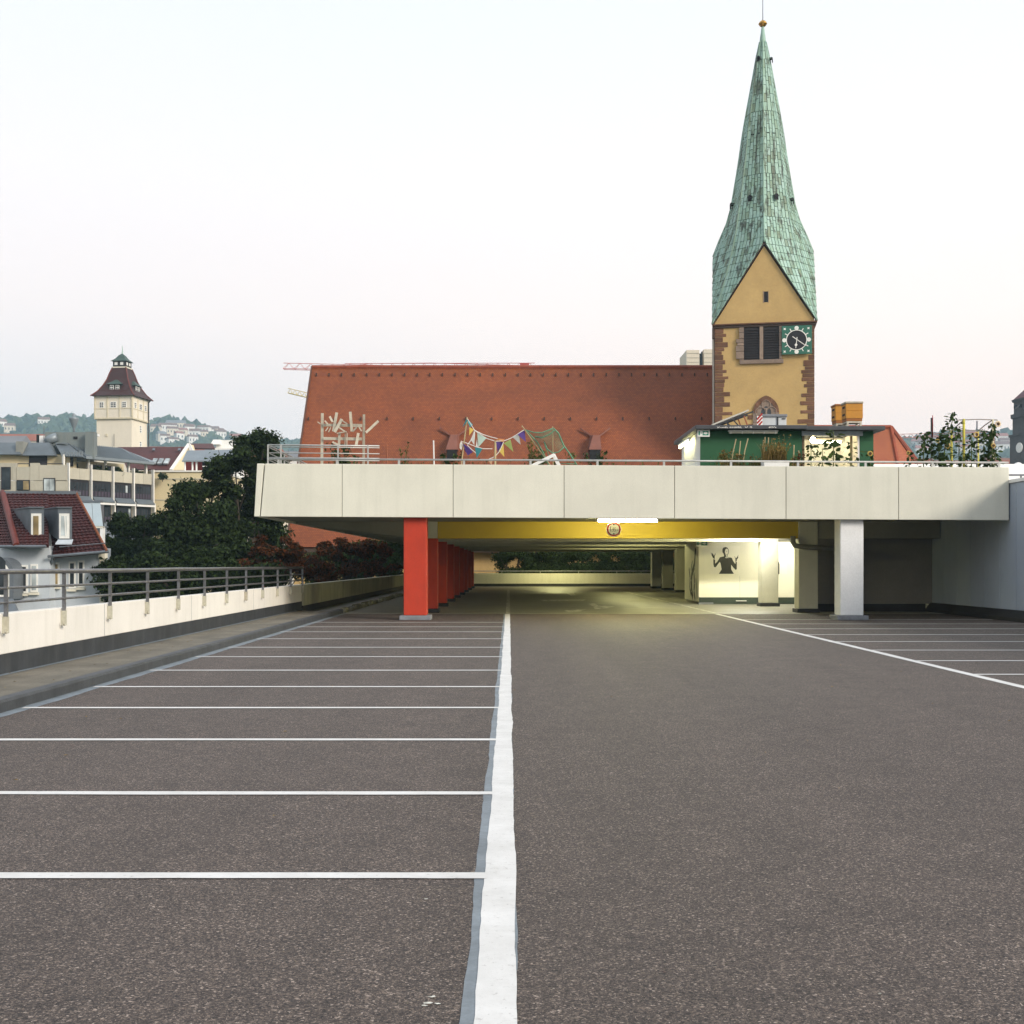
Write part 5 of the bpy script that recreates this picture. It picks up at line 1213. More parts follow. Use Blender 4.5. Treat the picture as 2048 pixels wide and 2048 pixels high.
rx0, rx1, rxm = X_(1391, 35.6), X_(1771, 35.6), X_(1615, 35.6)
MB().box(rx0, rxm, 35.6, 40.3, rz0, rz1 + .015).build('roof', mat('dark_roof_sheet', (.055, .058, .065), .5, .2, 2, .15, 20), hut, bevel=.015)
MB().box(rxm - .05, rx1, 35.62, 40.3, rz0 - .03, rz1 - .01).build('roof', bpy.data.materials['dark_roof_sheet'], hut, bevel=.015)
MB().box(X_(1604, HY_) - .02, X_(1724, HY_), HY_ - .10, HY_ - .01, Z_(872, HY_), Z_(862, HY_)).build('lintel', mat('zinc_lintel', (.33, .37, .40), .6, .2, 4, .1, 20), hut)
for px in (1607, 1703, 1717): MB().box(X_(px - 2, HY_), X_(px + 2, HY_), HY_, HY_ + .07, RF, Z_(872, HY_)).build('door_post', pb if px < 1710 else M['white'], hut)
MB().box(X_(1700, 37.8), X_(1712, 37.8), 37.8, 37.86, RF, Z_(872, 37.8)).build('door_leaf', wood, hut)
# chalk writing on the roof edge
ch = MB(); g = random.Random(5); yw = 35.597
def scribble(px0, px1, py, amp, n):
    pts = []
    for i in range(n + 1):
        px = px0 + (px1 - px0) * i / n + g.uniform(-.9, .9); pts.append((X_(px, 35.6), Z_(py + (amp if i % 2 else -amp) * g.uniform(.3, 1), 35.6)))
    stroke(ch, pts, .010, 'y', yw)
for a, b, n in ((1434, 1441, 7), (1441, 1455, 12), (1459, 1473, 12), (1473, 1483, 9), (1490, 1496, 5), (1499, 1505, 5), (1537, 1545, 8), (1546, 1553, 5)): scribble(a, b, 854.6, 2.0, n)
ch.build('chalk_scribble', clw, hut)
# unlit tube under the eave
ut = thing('fluorescent_lamp', 'unlit long fluorescent fitting under the hut roof edge', 'lamp', (X_(1506, 35.8), 35.8, Z_(866, 35.8)))
za_, zb_ = Z_(867, 35.8), Z_(861, 35.8); xa, xb = X_(1456.5, 35.8), X_(1556, 35.8)
MB().box(xa, xb, 35.74, 35.86, zb_ - .03, zb_).build('housing', M['white'], ut)
MB().tube([(xa + .02, 35.8, za_ + .03), (xb - .02, 35.8, za_ + .03)], .033, 8).build('diffuser', mat('dull_diffuser', (.62, .60, .50), .4), ut, smooth=True)
for f in (.05, .28, .5, .72, .95): MB().box(xa + (xb - xa) * f - .012, xa + (xb - xa) * f + .012, 35.755, 35.845, za_ - .006, zb_ + .0).build('clip', M['white'], ut)
for f in (.1, .9): MB().box(xa + (xb - xa) * f - .01, xa + (xb - xa) * f + .01, 35.79, 35.81, zb_, rz0 + .01).build('hanger', M['steel'], ut)
exit_sign(1395, 1419.5, 859.5, 873.5, 35.75, 'green and white exit sign hanging on the hut roof corner')
WARM = (1.0, .78, .38)
def bulb(px, py, Y, r, strength, label, col=WARM):
    c = at(px, py, Y); t = thing('bulkhead_lamp', label, 'lamp', c)
    MB().lathe([(.02, -r), (r * .7, -r * .7), (r, 0), (r * .7, r * .7), (.02, r)], c, 14).build('bulb', emit('lit_bulb', col, strength), t, smooth=True)
    MB().lathe([(r * .5, 0), (r * .5, .08)], c + Vector((0, 0, r * .8)), 10).build('holder', M['white'], t)
    MB().tube([c + Vector((0, 0, r)), (c.x, c.y, rz0)], .008, 5).build('cable', M['iron'], t)
bulb(1626, 880, 36.7, .085, 95, 'glowing warm globe lamp in the hut doorway')
tube_lamp(hx0 - .16, 38.2, rz0 - .20, 2.2, 16, 'glowing tube under the eave along the white flank of the hut', 'y')
tube_lamp((hx1 + hx2) / 2 + .3, 37.6, rz0 - .18, 1.0, 16, 'glowing tube on the hut ceiling inside the doorway', 'x', col=(1, .93, .62))
# things on the hut roof
rzt = rz1 + .02
so = thing('solar_panel', 'tilted solar panel propped on a frame on the hut roof', 'solar panel', (X_(1460, 36.6), 36.6, rzt))
pa, pb_ = at(1425, 851, 36.3), at(1498, 821.5, 36.3); n_ = Vector((-(pb_.z - pa.z), 0, pb_.x - pa.x)).normalized()
MB().hexa([pa, pb_, pb_ + Vector((0, 1.1, 0)), pa + Vector((0, 1.1, 0))], [pa + n_ * .045, pb_ + n_ * .045, pb_ + n_ * .045 + Vector((0, 1.1, 0)), pa + n_ * .045 + Vector((0, 1.1, 0))]).build('panel', mat('panel_frame', (.58, .55, .48), .4, metal=.4), so)
l1, l2 = at(1436, 849, 36.35), at(1507, 823, 36.35)
MB().bar(l1, l2, .05, .04).build('rail', M['iron'], so); MB().bar(l1 + Vector((0, .9, 0)), l2 + Vector((0, .9, 0)), .05, .04).build('rail', M['iron'], so)
for a, b in (((1452, 843), (1457, 851.5)), ((1465, 838), (1477, 851.5)), ((1487, 829), (1495, 851.5)), ((1440, 848), (1441, 851.5))):
    for dy in (0, .9): MB().bar(at(*a, 36.35) + Vector((0, dy, 0)), at(*b, 36.35) + Vector((0, dy, 0)), .035, .03).build('strut', bpy.data.materials['rust'] if a[0] == 1487 else M['iron'], so)
cbn = thing('roof_cabinet', 'pale grey cabinet with dark lid on the hut roof', 'cabinet', (X_(1545, 36.6), 36.6, rzt))
c0, c1 = X_(1523, 36.4), X_(1573, 36.4)
MB().box(c0, c1, 36.4, 37.0, rzt, Z_(834, 36.4)).build('body', mat('cabinet_grey', (.52, .54, .55), .5), cbn, bevel=.01)
MB().box(c0 - .04, c1 + .02, 36.36, 37.04, Z_(834, 36.4) + .002, Z_(828.5, 36.4)).build('lid', M['plinth'], cbn, bevel=.01)
MB().box(X_(1554, 36.39), X_(1556.5, 36.39), 36.37, 36.398, rzt, Z_(834, 36.4)).build('strap', M['black'], cbn)
MB().box(X_(1564, 36.39), X_(1571, 36.39), 36.38, 36.398, Z_(838.5, 36.4), Z_(836.5, 36.4)).build('handle', M['iron'], cbn)
bd = thing('warning_board', 'small red and white striped board leaning on the roof cabinet', 'board', (X_(1518, 36.3), 36.3, rzt))
xq0, xq1 = X_(1514, 36.3), X_(1525, 36.3); zq1 = Z_(832, 36.3)
MB().box(xq0, xq1, 36.3, 36.32, rzt, zq1).build('board', M['white'], bd)
for k in range(3):
    zq = rzt + (zq1 - rzt) * k / 3; MB().add([(xq0, 36.297, zq), (xq0 + .03, 36.297, zq), (xq1, 36.297, zq + .16), (xq1, 36.297, zq + .2), (xq1 - .03, 36.297, zq + .2), (xq0, 36.297, zq + .05)][:6], [(0, 1, 2, 3, 4, 5)]).build('stripe', bpy.data.materials['sign_red'], bd)
hivem = mat('beehive_wood', (.50, .22, .022), .6, .1, 2, .1, 15, bmp=.1); hive_d = mat('beehive_wood_dark', (.28, .10, .018), .6, .1, 2, .1, 15)
def hive(px0, px1, py0, py1, Y, label, dep=.5):
    x0, x1, z0, z1 = X_(px0, Y), X_(px1, Y), Z_(py1, Y), Z_(py0, Y); t = thing('beehive', label, 'beehive', ((x0 + x1) / 2, Y + dep / 2, rzt), group='beehives on the hut roof')
    h = z1 - z0
    MB().box(x0 + .02, x1 - .02, Y + .01, Y + dep - .01, z0, z0 + h * .14).build('floor_board', hive_d, t)
    MB().box(x0, x1, Y, Y + dep, z0 + h * .142, z0 + h * .52).build('brood_box', hivem, t, bevel=.01)
    MB().box(x0, x1, Y + .004, Y + dep, z0 + h * .524, z0 + h * .90).build('honey_box', hivem, t, bevel=.01)
    MB().box(x0 - .02, x1 + .01, Y - .02, Y + dep + .02, z0 + h * .905, z1).build('lid', wood if px0 > 1680 else hive_d, t, bevel=.008)
    for f in (.30, .68): MB().box(x0 - .012, x0 - .002, Y + .12, Y + .36, z0 + h * f, z0 + h * (f + .1)).build('hand_hold', M['dark'], t)
    for fx in (.12, .88):
        for fy in (.1, .9): MB().box(x0 + (x1 - x0) * fx - .03, x0 + (x1 - x0) * fx + .03, Y + dep * fy - .03, Y + dep * fy + .03, rzt, z0 - .05).build('leg', wood, t)
    MB().box(x0 + .03, x1 - .03, Y + .02, Y + dep - .02, z0 - .05, z0 - .005).build('stand', wood, t)
hive(1692, 1726, 803, 842, 36.3, 'orange wooden beehive on a pale stand at the hut roof edge')
hive(1671, 1697, 808, 846, 37.9, 'orange wooden beehive standing behind the front beehive')
# flat roofs right of the wall
nb = thing('neighbour_building', 'white flat roofed building behind the pale blue wall', 'building', (22, 60, GROUND))
MB().box(RW + .6, 34, 15, 80, GROUND, 3.70).build('wall', M['white'], nb)
MB().box(RW + .7, 34, 44, 52, 3.702, Z_(951, 44)).build('roof_box', M['white'], nb, bevel=.02)
MB().box(RW + 1.3, 33, 50, 60, 3.703, Z_(928, 50)).build('roof_box', M['white'], nb, bevel=.02)
MB().tube([(RW + .5, 43, Z_(950, 43)), (30, 43, Z_(950, 43))], .04, 6).build('roof_rail', M['steel'], nb)
for k in range(8): MB().tube([(RW + .6 + 2 * k, 43, 3.7), (RW + .6 + 2 * k, 43, Z_(950, 43))], .03, 6).build('roof_rail_post', M['steel'], nb)
MB().lathe([(.2, 0), (.2, .1), (.17, .16), (.1, .22), (.02, .24)], (X_(2036, 52), 52, Z_(928, 50)), 16).build('roof_dome', M['white'], nb, smooth=True)

# ------------------------------------------------------------------ pale blue house on the left
HYd = 58.0
house = thing('town_house', 'pale blue town house with dark red mansard roof and dormers', 'house', (X_(100, HYd), HYd + 4, GROUND))
hb = mat('pale_blue_render', (.50, .54, .57), .85, .05, .6, .05, 10, streak=.12, bmp=.1)
def hX(px, d=0): return X_(px, HYd + d)
def hZ(py, d=0): return Z_(py, HYd + d)
xr = hX(207); MB().hexa([(hX(96), HYd, GROUND), (xr, HYd, GROUND), (xr * 1.16, HYd + 9, GROUND), (hX(60), HYd + 9, GROUND)], [(hX(96), HYd, hZ(1106)), (xr, HYd, hZ(1106)), (xr * 1.16, HYd + 9, hZ(1106)), (hX(60), HYd + 9, hZ(1106))]).build('wall', hb, house)
MB().box(hX(-120, -.8), hX(99, -.8), HYd - .8, HYd + 8, GROUND, hZ(1092, -.8)).build('bay_wall', hb, house)
trim = mat('cream_trim', (.68, .64, .52), .8)
MB().box(hX(199, -.06), hX(208, -.06), HYd - .06, HYd + .3, GROUND, hZ(1104)).build('pilaster', trim, house)
MB().box(hX(197, -.12), hX(209.5, -.12), HYd - .12, HYd + .3, hZ(1117), hZ(1106)).build('pilaster_cap', trim, house)
MB().box(hX(197, -.12), hX(209.5, -.12), HYd - .12, HYd + .3, hZ(1173), hZ(1170)).build('pilaster_band', trim, house)
htile = mat('dark_red_roof_tile', (.055, .011, .010), .65, .22, 3, .2, 12, rand=.16, bmp=.2)
def mansard(pBL, pBR, pTR, pTL, rows, nm='roof'):
    # stepped courses; each course a row of rounded tiles
    pBL, pBR, pTR, pTL = map(Vector, (pBL, pBR, pTR, pTL)); nrm = (pBR - pBL).cross(pTL - pBL).normalized()
    base = MB().prism([p - nrm * .12 for p in (pBL, pBR, pTR, pTL)], nrm * .11).build(nm, htile, house, recalc=True)
    mb = MB()
    for r in range(rows):
        f0, f1 = r / rows, (r + 1.12) / rows
        a0, a1 = pBL.lerp(pTL, f0), pBL.lerp(pTL, min(1, f1)); b0, b1 = pBR.lerp(pTR, f0), pBR.lerp(pTR, min(1, f1))
        n = max(2, int((b0 - a0).length / .21))
        for k in range(n):
            u0, u1 = k / n, (k + .94) / n; um = (u0 + u1) / 2
            q = [a0.lerp(b0, u0) + nrm * .05, a0.lerp(b0, um) + nrm * .085, a0.lerp(b0, u1) + nrm * .05, a1.lerp(b1, u1) + nrm * .004, a1.lerp(b1, um) + nrm * .03, a1.lerp(b1, u0) + nrm * .004]
            l = [a0.lerp(b0, u0), a0.lerp(b0, u1)]
            mb.add(q + l, [(0, 1, 4, 5), (1, 2, 3, 4), (6, 7, 2, 1, 0)])
    mb.build('roof_tiles', htile, base, kind='stuff')
    return base
TD = 3.6
mansard((hX(104, -1.0), HYd - 1.0 + .2, hZ(1113, -1)), (hX(214, -1.0), HYd - .8, hZ(1102, -1)), (hX(152, TD), HYd + TD, hZ(986, TD)), (hX(90, TD), HYd + TD, hZ(986, TD)), 22)
mansard((hX(33, -1.5), HYd - 1.5, hZ(1092, -1.5)), (hX(97, -1.5), HYd - 1.5, hZ(1091, -1.5)), (hX(97, TD), HYd + TD - .05, hZ(986, TD)), (hX(5, TD), HYd + TD - .05, hZ(986, TD)), 20)
mansard((hX(-110, -.4), HYd + 1.0, hZ(1092, -.4)), (hX(33, -1.5), HYd - 1.5, hZ(1092, -1.5)), (hX(5, TD), HYd + TD - .05, hZ(986, TD)), (hX(-60, TD + 2), HYd + TD + 2, hZ(986, TD)), 20)
rdg = mat('hip_tile_red', (.125, .026, .018), .55, .15, 3, .1, 12, rand=.15)
MB().tube([(hX(33, -1.55), HYd - 1.55, hZ(1091, -1.5)), (hX(5, TD), HYd + TD, hZ(985, TD))], .16, 8).build('hip_ridge', rdg, house)
MB().tube([(hX(214, -1), HYd - 1, hZ(1102, -1)), (hX(152, TD), HYd + TD, hZ(985, TD))], .07, 6).build('verge', mat('verge_orange', (.20, .06, .02), .7), house)
zincm = mat('zinc_sheet', (.155, .175, .195), .5, .15, 1.5, .1, 10, metal=.3)
MB().box(hX(-40, TD - .2), hX(152, TD - .2), HYd + TD - .2, HYd + TD + .5, hZ(989, TD), hZ(982.5, TD)).build('ridge_flashing', zincm, house)
MB().box(hX(-40, TD), hX(146, TD), HYd + TD + .1, HYd + TD + .8, GROUND + 6, hZ(988, TD)).build('back_wall', hb, house)
MB().tube([(hX(95, -1.1), HYd - 1.05, hZ(1113, -1)), (hX(215, -1.1), HYd - .95, hZ(1103, -1))], .07, 8).build('gutter', zincm, house)
MB().tube([(hX(-110, -1.6), HYd - .5, hZ(1093, -1.5)), (hX(34, -1.6), HYd - 1.6, hZ(1093, -1.5)), (hX(92, -1.6), HYd - 1.6, hZ(1093, -1.5))], .07, 8).build('gutter', zincm, house)
MB().tube([(hX(104, -1.1), HYd - 1, hZ(1113, -1)), (hX(97, -.9), HYd - .6, hZ(1128, -.9)), (hX(96, -.1), HYd - .12, hZ(1136)), (hX(96, -.1), HYd - .12, GROUND)], .07, 8).build('downpipe', zincm, house)
MB().tube([(hX(118, -1.0), HYd - .95, hZ(1094, -1)), (hX(210, -1.0), HYd - .85, hZ(1086, -1))], .03, 6).build('snow_guard', M['steel'], house)
wfr = mat('window_frame_white', (.78, .77, .72), .5)
def window(px0, px1, py0, py1, d, gl, bars=1, sill=True, parent=house):
    x0, x1, z0, z1 = hX(px0, d), hX(px1, d), hZ(py1, d), hZ(py0, d); y = HYd + d
    w = MB().box(x0, x1, y - .05, y + .02, z0, z1).build('window', wfr, parent)
    n = bars + 1; iw = (x1 - x0 - .14) / n
    for k in range(n): MB().box(x0 + .07 + iw * k + (.02 if k else 0), x0 + .07 + iw * (k + 1), y - .062, y - .052, z0 + .09, z1 - .09).build('pane', gl, w)
    if sill: MB().box(x0 - .06, x1 + .06, y - .16, y, z0 - .14, z0 - .02).build('sill', trim, w)
window(103, 119, 1125, 1172, 0, M['glass_warm'], 0); window(138, 151.5, 1123, 1177, 0, M['glass'], 0); window(156, 169, 1121, 1174, 0, M['glass'], 0)
window(41, 55.5, 1130, 1186, -.8, M['glass'], 0); window(61.5, 76, 1128, 1184, -.8, M['glass_pale'], 0)
for dx in (0, 56):                                     # dormers
    d = -.55; y = HYd + d; x0, x1 = hX(60 + dx, d), hX(88 + dx, d); z0, z1 = hZ(1080, d), hZ(1016, d)
    sk, dd = -2.35, 3.0
    do = MB().hexa([(x0, y, z0), (x1, y, z0), (x1 + sk, y + dd, z0 + 1.0), (x0 + sk, y + dd, z0 + 1.0)], [(x0, y, z1), (x1, y, z1), (x1 + sk, y + dd, z1), (x0 + sk, y + dd, z1)]).build('dormer', zincm, house)
    xq0, xq1 = hX(63 + dx, d), hX(83 + dx, d); wq0, wq1 = hZ(1077, d), hZ(1027, d)
    MB().box(xq0, xq1, y - .05, y - .004, wq0, wq1).build('window', wfr, do)
    MB().box(xq0 + .1, xq1 - .12, y - .062, y - .052, wq0 + .14, wq1 - .12).build('pane', M['glass_warm'] if dx == 0 else M['glass_pale'], do)
    if dx: MB().bar((xq0 + .28, y - .07, wq1 - .1), (xq1 - .16, y - .07, wq0 + .12), .05, .02).build('tilted_sash', wfr, do)
    MB().hexa([(x0, y - .35, z0 - .22), (x1 + .12, y - .35, z0 - .22), (x1 + .05, y, z0 - .02), (x0, y, z0 - .02)], [(x0, y - .33, z0 - .16), (x1 + .12, y - .33, z0 - .16), (x1 + .05, y + .03, z0 + .04), (x0, y + .03, z0 + .04)]).build('apron', mat('pale_apron', (.48, .52, .56), .4), do)
    MB().hexa([(x0 - .04, y - .08, z1 + .002), (x1 + .04, y - .08, z1 + .002), (x1 + sk, y + dd, z1 + .002), (x0 + sk, y + dd, z1 + .002)], [(x0 - .04, y - .08, z1 + .06), (x1 + .04, y - .08, z1 + .06), (x1 + sk, y + dd, z1 + .06), (x0 + sk, y + dd, z1 + .06)]).build('dormer_roof', zincm, do)
# arched dormer bay at the far left
ax_, az_ = hX(-4, -2), hZ(1146, -2); yA_ = HYd - 2.0; rA = hX(27, -2) - hX(-4, -2)
ab = thing('arched_bay', 'grey zinc arched window bay on the front of the pale blue house', 'window bay', (ax_, yA_, GROUND))
arc_o = [(ax_ + rA * math.cos(a), az_ + rA * math.sin(a)) for a in [math.pi * i / 16 for i in range(17)]]; arc_i = [(ax_ + (rA - .2) * math.cos(a), az_ + (rA - .2) * math.sin(a)) for a in [math.pi * i / 16 for i in range(17)]]
zlow = hZ(1198, -2)
MB().prism([(x, yA_, z) for x, z in arc_o] + [(ax_ - rA, yA_, zlow), (ax_ + rA, yA_, zlow)], (0, 1.4, 0)).build('hood', zincm, ab, recalc=True)
MB().prism([(x, yA_ - .03, z) for x, z in arc_i] + [(ax_ - rA + .2, yA_ - .03, zlow + .1), (ax_ + rA - .2, yA_ - .03, zlow + .1)], (0, .028, 0)).build('window_frame', wfr, ab, recalc=True)
for k in range(2):
    x0 = ax_ - rA + .3 + k * (rA - .28); x1 = x0 + rA - .38
    MB().add([(x0, yA_ - .035, zlow + .2), (x1, yA_ - .035, zlow + .2), (x1, yA_ - .035, az_ + (.55 if k else .2)), ((x0 + x1) / 2, yA_ - .035, az_ + (.62 if k == 0 else .75)), (x0, yA_ - .035, az_ + (.2 if k == 0 else .80))], [(0, 1, 2, 3, 4)]).build('pane', M['glass'], ab, recalc=True)
MB().hexa([(ax_ - rA, yA_ - 1.2, zlow - .9), (ax_ + rA + .8, yA_ - 1.2, zlow - .9), (ax_ + rA + .8, yA_ - .9, zlow - .9), (ax_ - rA, yA_ - .9, zlow - .9)], [(ax_ - rA, yA_ - .1, zlow), (ax_ + rA, yA_ - .1, zlow), (ax_ + rA, yA_, zlow), (ax_ - rA, yA_, zlow)]).build('lean_to_roof', zincm, ab)
MB().box(ax_ - rA, ax_ + rA + .4, yA_ - 1.0, yA_ + 1.2, GROUND, zlow - .95).build('base', hb, ab)
# glazed lean-to behind the house
gp = thing('glazed_lean_to', 'two tilted pale glass roof panels behind the red mansard roof', 'glass roof', (X_(185, 66), 66, GROUND))
for a, b, c, d_ in ((166, 183, 167, 186), (184, 200, 187, 206)):
    p = [at(c, 1052, 65), at(d_, 1052, 65), at(b, 1004, 67), at(a, 1004, 67)]; MB().prism(p, (0, .05, -.03)).build('pane', mat('pale_glass_roof', (.34, .40, .42), .2, .05, 1, 0), gp, recalc=True)
MB().box(X_(164, 67), X_(204, 67), 66.9, 67.2, Z_(1005, 67), Z_(1001, 67)).build('ridge_bar', zincm, gp); MB().box(X_(200, 65), X_(206.5, 65), 65.0, 65.3, GROUND, Z_(1054, 65)).build('post', M['white'], gp)
MB().box(X_(185, 65), X_(206.5, 65), 64.95, 65.2, Z_(1056, 65), Z_(1053, 65)).build('gutter', trim, gp); MB().box(X_(165, 68), X_(196, 68), 67.3, 69, GROUND, Z_(1006, 67)).build('wall', zincm, gp)

# ------------------------------------------------------------------ beige office building
OY = 150.0
P0 = (X_(-60, OY), OY); P1 = (X_(136, OY), OY); P2 = (X_(310, 161.5), 161.5)
lime = mat('limestone_slab', (.47, .435, .345), .85, .08, .25, .08, 3, streak=.2, bmp=.1, rand=.06); limec = mat('cream_render', (.62, .52, .32), .85, .05, .3, .05, 4)
zroof = mat('grey_zinc_roof', (.13, .15, .165), .5, .2, .5, .15, 6, metal=.2); dfr = mat('dark_window_frame', (.012, .008, .010), .5)
zinc2 = mat('seamed_zinc_roof', (.22, .25, .27), .45, .12, .5, .1, 6, metal=.3)
offl = thing('office_building', 'limestone office block with dark windows behind the pale blue house', 'building', (P0[0], P0[1], GROUND), rotz=0)
fl = Fac(P0, P1); G0 = GROUND
def oz(py): return Z_(py, OY) - G0
def fb(f, th, nm, m, px0, px1, z0, z1, d0, d1, **kw):
    mb = MB(); f.box(mb, px0, px1, z0, z1, d0, d1); return mb.build(nm, m, th, **kw)
fb(fl, offl, 'wall', lime, -60, 136, 0, oz(962), -12, 0)
for (a, b, y0, y1) in ((-60, 24, 926, 960), (24.5, 33, 926, 961), (33.5, 60, 934, 961), (60.5, 78, 926, 961), (78.5, 133, 930, 961)):
    fb(fl, offl, 'parapet_slab', lime, a, b, oz(y1 - .3), oz(y0), -.5, .05)
for k in range(3):
    for (a, b) in ((60.5, 86), (112, 136)): fb(fl, offl, 'cladding_slab', lime, a, b, oz(961.5 + 20 * (k + 1)) + .03, oz(961.5 + 20 * k) - .03, -.3, .045)
for (a, b, y0, y1, gl) in ((3, 22, 934, 979, M['glass']), (34, 60, 960, 981, M['glass_warm']), (87.5, 111, 956, 983, M['glass_pale'])):
    w = fb(fl, offl, 'window', dfr, a, b, oz(y1), oz(y0), .05, .12)
    for k in range(2): fb(fl, w, 'pane', gl if (k or gl is not M['glass_warm']) else M['glass'], a + 1.3 + (b - a - 2) / 2 * k, a + .4 + (b - a - 2) / 2 * (k + 1), oz(y1 - 1.5), oz(y0 + 2), .121, .14)
fb(fl, offl, 'attic_wall', limec, -60, 133, oz(934), oz(906), -3.5, -2.2)
for a, b in ((44.5, 81), (128, 134)): fb(fl, offl, 'attic_window', dfr, a, b, oz(930), oz(909), -2.19, -2.1)
for a, b, y0, y1 in ((-60, 20, 880, 907), (37, 88, 880, 909)):   # steep zinc roof faces
    u0, u1 = fl.u(a), fl.u(b); MB().hexa([(u0, 1.2, oz(y1)), (u1 + .9, 1.2, oz(y1)), (u1 + .9, 3.0, oz(y1)), (u0, 3.0, oz(y1))], [(u0, 3.1, oz(y0)), (u1 - .6, 3.1, oz(y0)), (u1 - .6, 6, oz(y0)), (u0, 6, oz(y0))]).build('zinc_roof', zroof, offl)
fb(fl, offl, 'roof_pier', mat('weathered_zinc', (.26, .26, .23), .7, .2, .6, .1, 6), 21, 36, oz(909), oz(880), -6, -1.6)
u0, u1 = fl.u(88), fl.u(136); MB().hexa([(u0 + 2.0, .8, oz(911)), (u1 + 1.5, .8, oz(913)), (u1 + 1.5, 3, oz(913)), (u0 + 2, 3, oz(911))], [(u0, 3.6, oz(881)), (u1 - 1.2, 3.6, oz(884)), (u1 - 1.2, 5, oz(884)), (u0, 5, oz(881))]).build('zinc_roof', zroof, offl)
for k in range(9):
    u = u0 + 2.0 + (u1 - u0 - .5) * k / 8; MB().box(u - .1, u + .1, .68, .79, oz(911.5), oz(902)).build('roof_seam', zinc2, offl)
MB().box(u0 + .3, u1 - 1.4, 3.2, 3.7, oz(882), oz(880)).build('roof_edge', zinc2, offl)
fb(fl, offl, 'roof_slab', zroof, -60, 90, oz(884), oz(881), -14, -6)
ph = fb(fl, offl, 'penthouse', mat('penthouse_sheet', (.18, .205, .20), .6, .15, .4, .1, 6, streak=.4, streak_col=(.27, .27, .22)), 64, 152, oz(915), oz(857), -6.5, -4.2)
fb(fl, offl, 'penthouse', bpy.data.materials['penthouse_sheet'], 153, 171.5, oz(912), oz(858), -4.2, -3.0)
fb(fl, ph, 'vent_opening', M['dark'], 123, 131, oz(871), oz(866), -4.19, -4.1)
fb(fl, offl, 'stack', M['dark'], 35, 38.5, oz(879), oz(859), -7, -6)
fb(fl, offl, 'stack', M['white'], 41, 52, oz(879), oz(861), -7, -6)
for a, b in ((54, 56), (58.5, 60.5), (63, 64)): fb(fl, offl, 'flue', M['white'], a, b, oz(879), oz(856), -6.6, -6)
c = fl.uz(95, 870); MB().tube([(fl.u(70), 3.9, oz(878)), (fl.u(76), 3.9, oz(872)), (fl.u(90), 3.9, oz(867))], .55, 10).build('duct', zinc2, offl, smooth=True)
c = fl.u(113); MB().lathe([(.15, 0), (.15, .7), (.25, .9), (.62, 1.9), (.62, 2.1), (.2, 2.2), (.25, 2.5), (.05, 2.7)], (c, 6, oz(857)), 12).build('roof_ventilator', zinc2, offl, smooth=True)
fb(fl, offl, 'skylight', M['white'], 116, 150, oz(858), oz(853.5), -9, -7)
MB().tube([(fl.u(63), 4, oz(880)), (fl.u(63), 4, oz(845))], .05, 5).build('aerial', M['steel'], offl)
MB().tube([(fl.u(-5), 0.3, oz(930)), (fl.u(24), .3, oz(928))], .06, 6).build('terrace_rail', M['iron'], offl)
for a, b in ((34, 62), (78, 124)): MB().tube([(fl.u(a), .3, oz(927)), (fl.u(b), .3, oz(927))], .06, 6).build('terrace_rail', M['iron'], offl)
offr = thing('office_building', 'office wing with dark window bands and white fins below zinc eaves', 'building', (P1[0], P1[1], GROUND), rotz=math.atan2(P2[1] - P1[1], P2[0] - P1[0]))
f2 = Fac(P1, P2)
zp1, zp0, zw1, zw0, zs0, zv1, zv0 = oz(935), oz(957.5), oz(958.5), oz(990), oz(1001), oz(1006.5), oz(1041)
fb(f2, offr, 'wall', lime, 136, 310, 0, zp0, -14, -.35)
bx_ = [137, 182, 226, 267, 306]
for k in range(4):
    a, b = bx_[k] + 2.6, bx_[k + 1] - 2.4
    for q in range(2): fb(f2, offr, 'parapet_slab', lime, a + (b - a) * q / 2, a + (b - a) * (q + 1) / 2 - .3, zp0, zp1, -.35, .0)
    for (z0, z1) in ((zw0, zw1), (zv0, zv1)):
        w = fb(f2, offr, 'window_band', dfr, a, b, z0, z1, -.345, -.15)
        for q in range(6):
            gl = M['glass_pale'] if random.random() < .16 else (M['glass_warm'] if random.random() < .05 else M['glass'])
            x0 = a + .8 + (b - a - 1.2) * q / 6; fb(f2, w, 'pane', gl, x0, x0 + (b - a) / 6 * .62, z0 + .75, z1 - .3, -.149, -.13)
            fb(f2, w, 'mullion', mat('violet_panel', (.055, .04, .06), .5) if q == 0 and k == 0 and z0 == zw0 else bpy.data.materials['violet_panel'], x0, x0 + (b - a) / 6 * .62, z0 + .05, z0 + .7, -.149, -.12)
    for (z0, z1) in ((zs0, zw0 - .02), (zs0 - 5.4, zv0 - .02)):
        MB().hexa([(f2.u(a), -.75, z0), (f2.u(b), -.75, z0), (f2.u(b), .3, z0), (f2.u(a), .3, z0)], [(f2.u(a), -.05, z1), (f2.u(b), -.05, z1), (f2.u(b), .3, z1), (f2.u(a), .3, z1)]).build('sun_shade', zroof, offr)
        fb(f2, offr, 'sill_band', M['white'], a - 1, b + 1, z0 - .32, z0 - .02, -.3, .6)
for px in bx_:
    fb(f2, offr, 'fin', M['parapet'], px - 1.0, px + .8, zw0 - .6, zp1 + .6, -.3, .22)
    fb(f2, offr, 'fin', M['parapet'], px + .4, px + 2.4, zv0 - 1, zs0 + .2, -.3, .3)
fb(f2, offr, 'terrace', lime, 136, 306, zp1 - 1.2, zp1 - 1.0, -7, -.36)
fb(f2, offr, 'attic_wall', limec, 136, 306, zp1 - 1.0, oz(909), -6.5, -6.0)
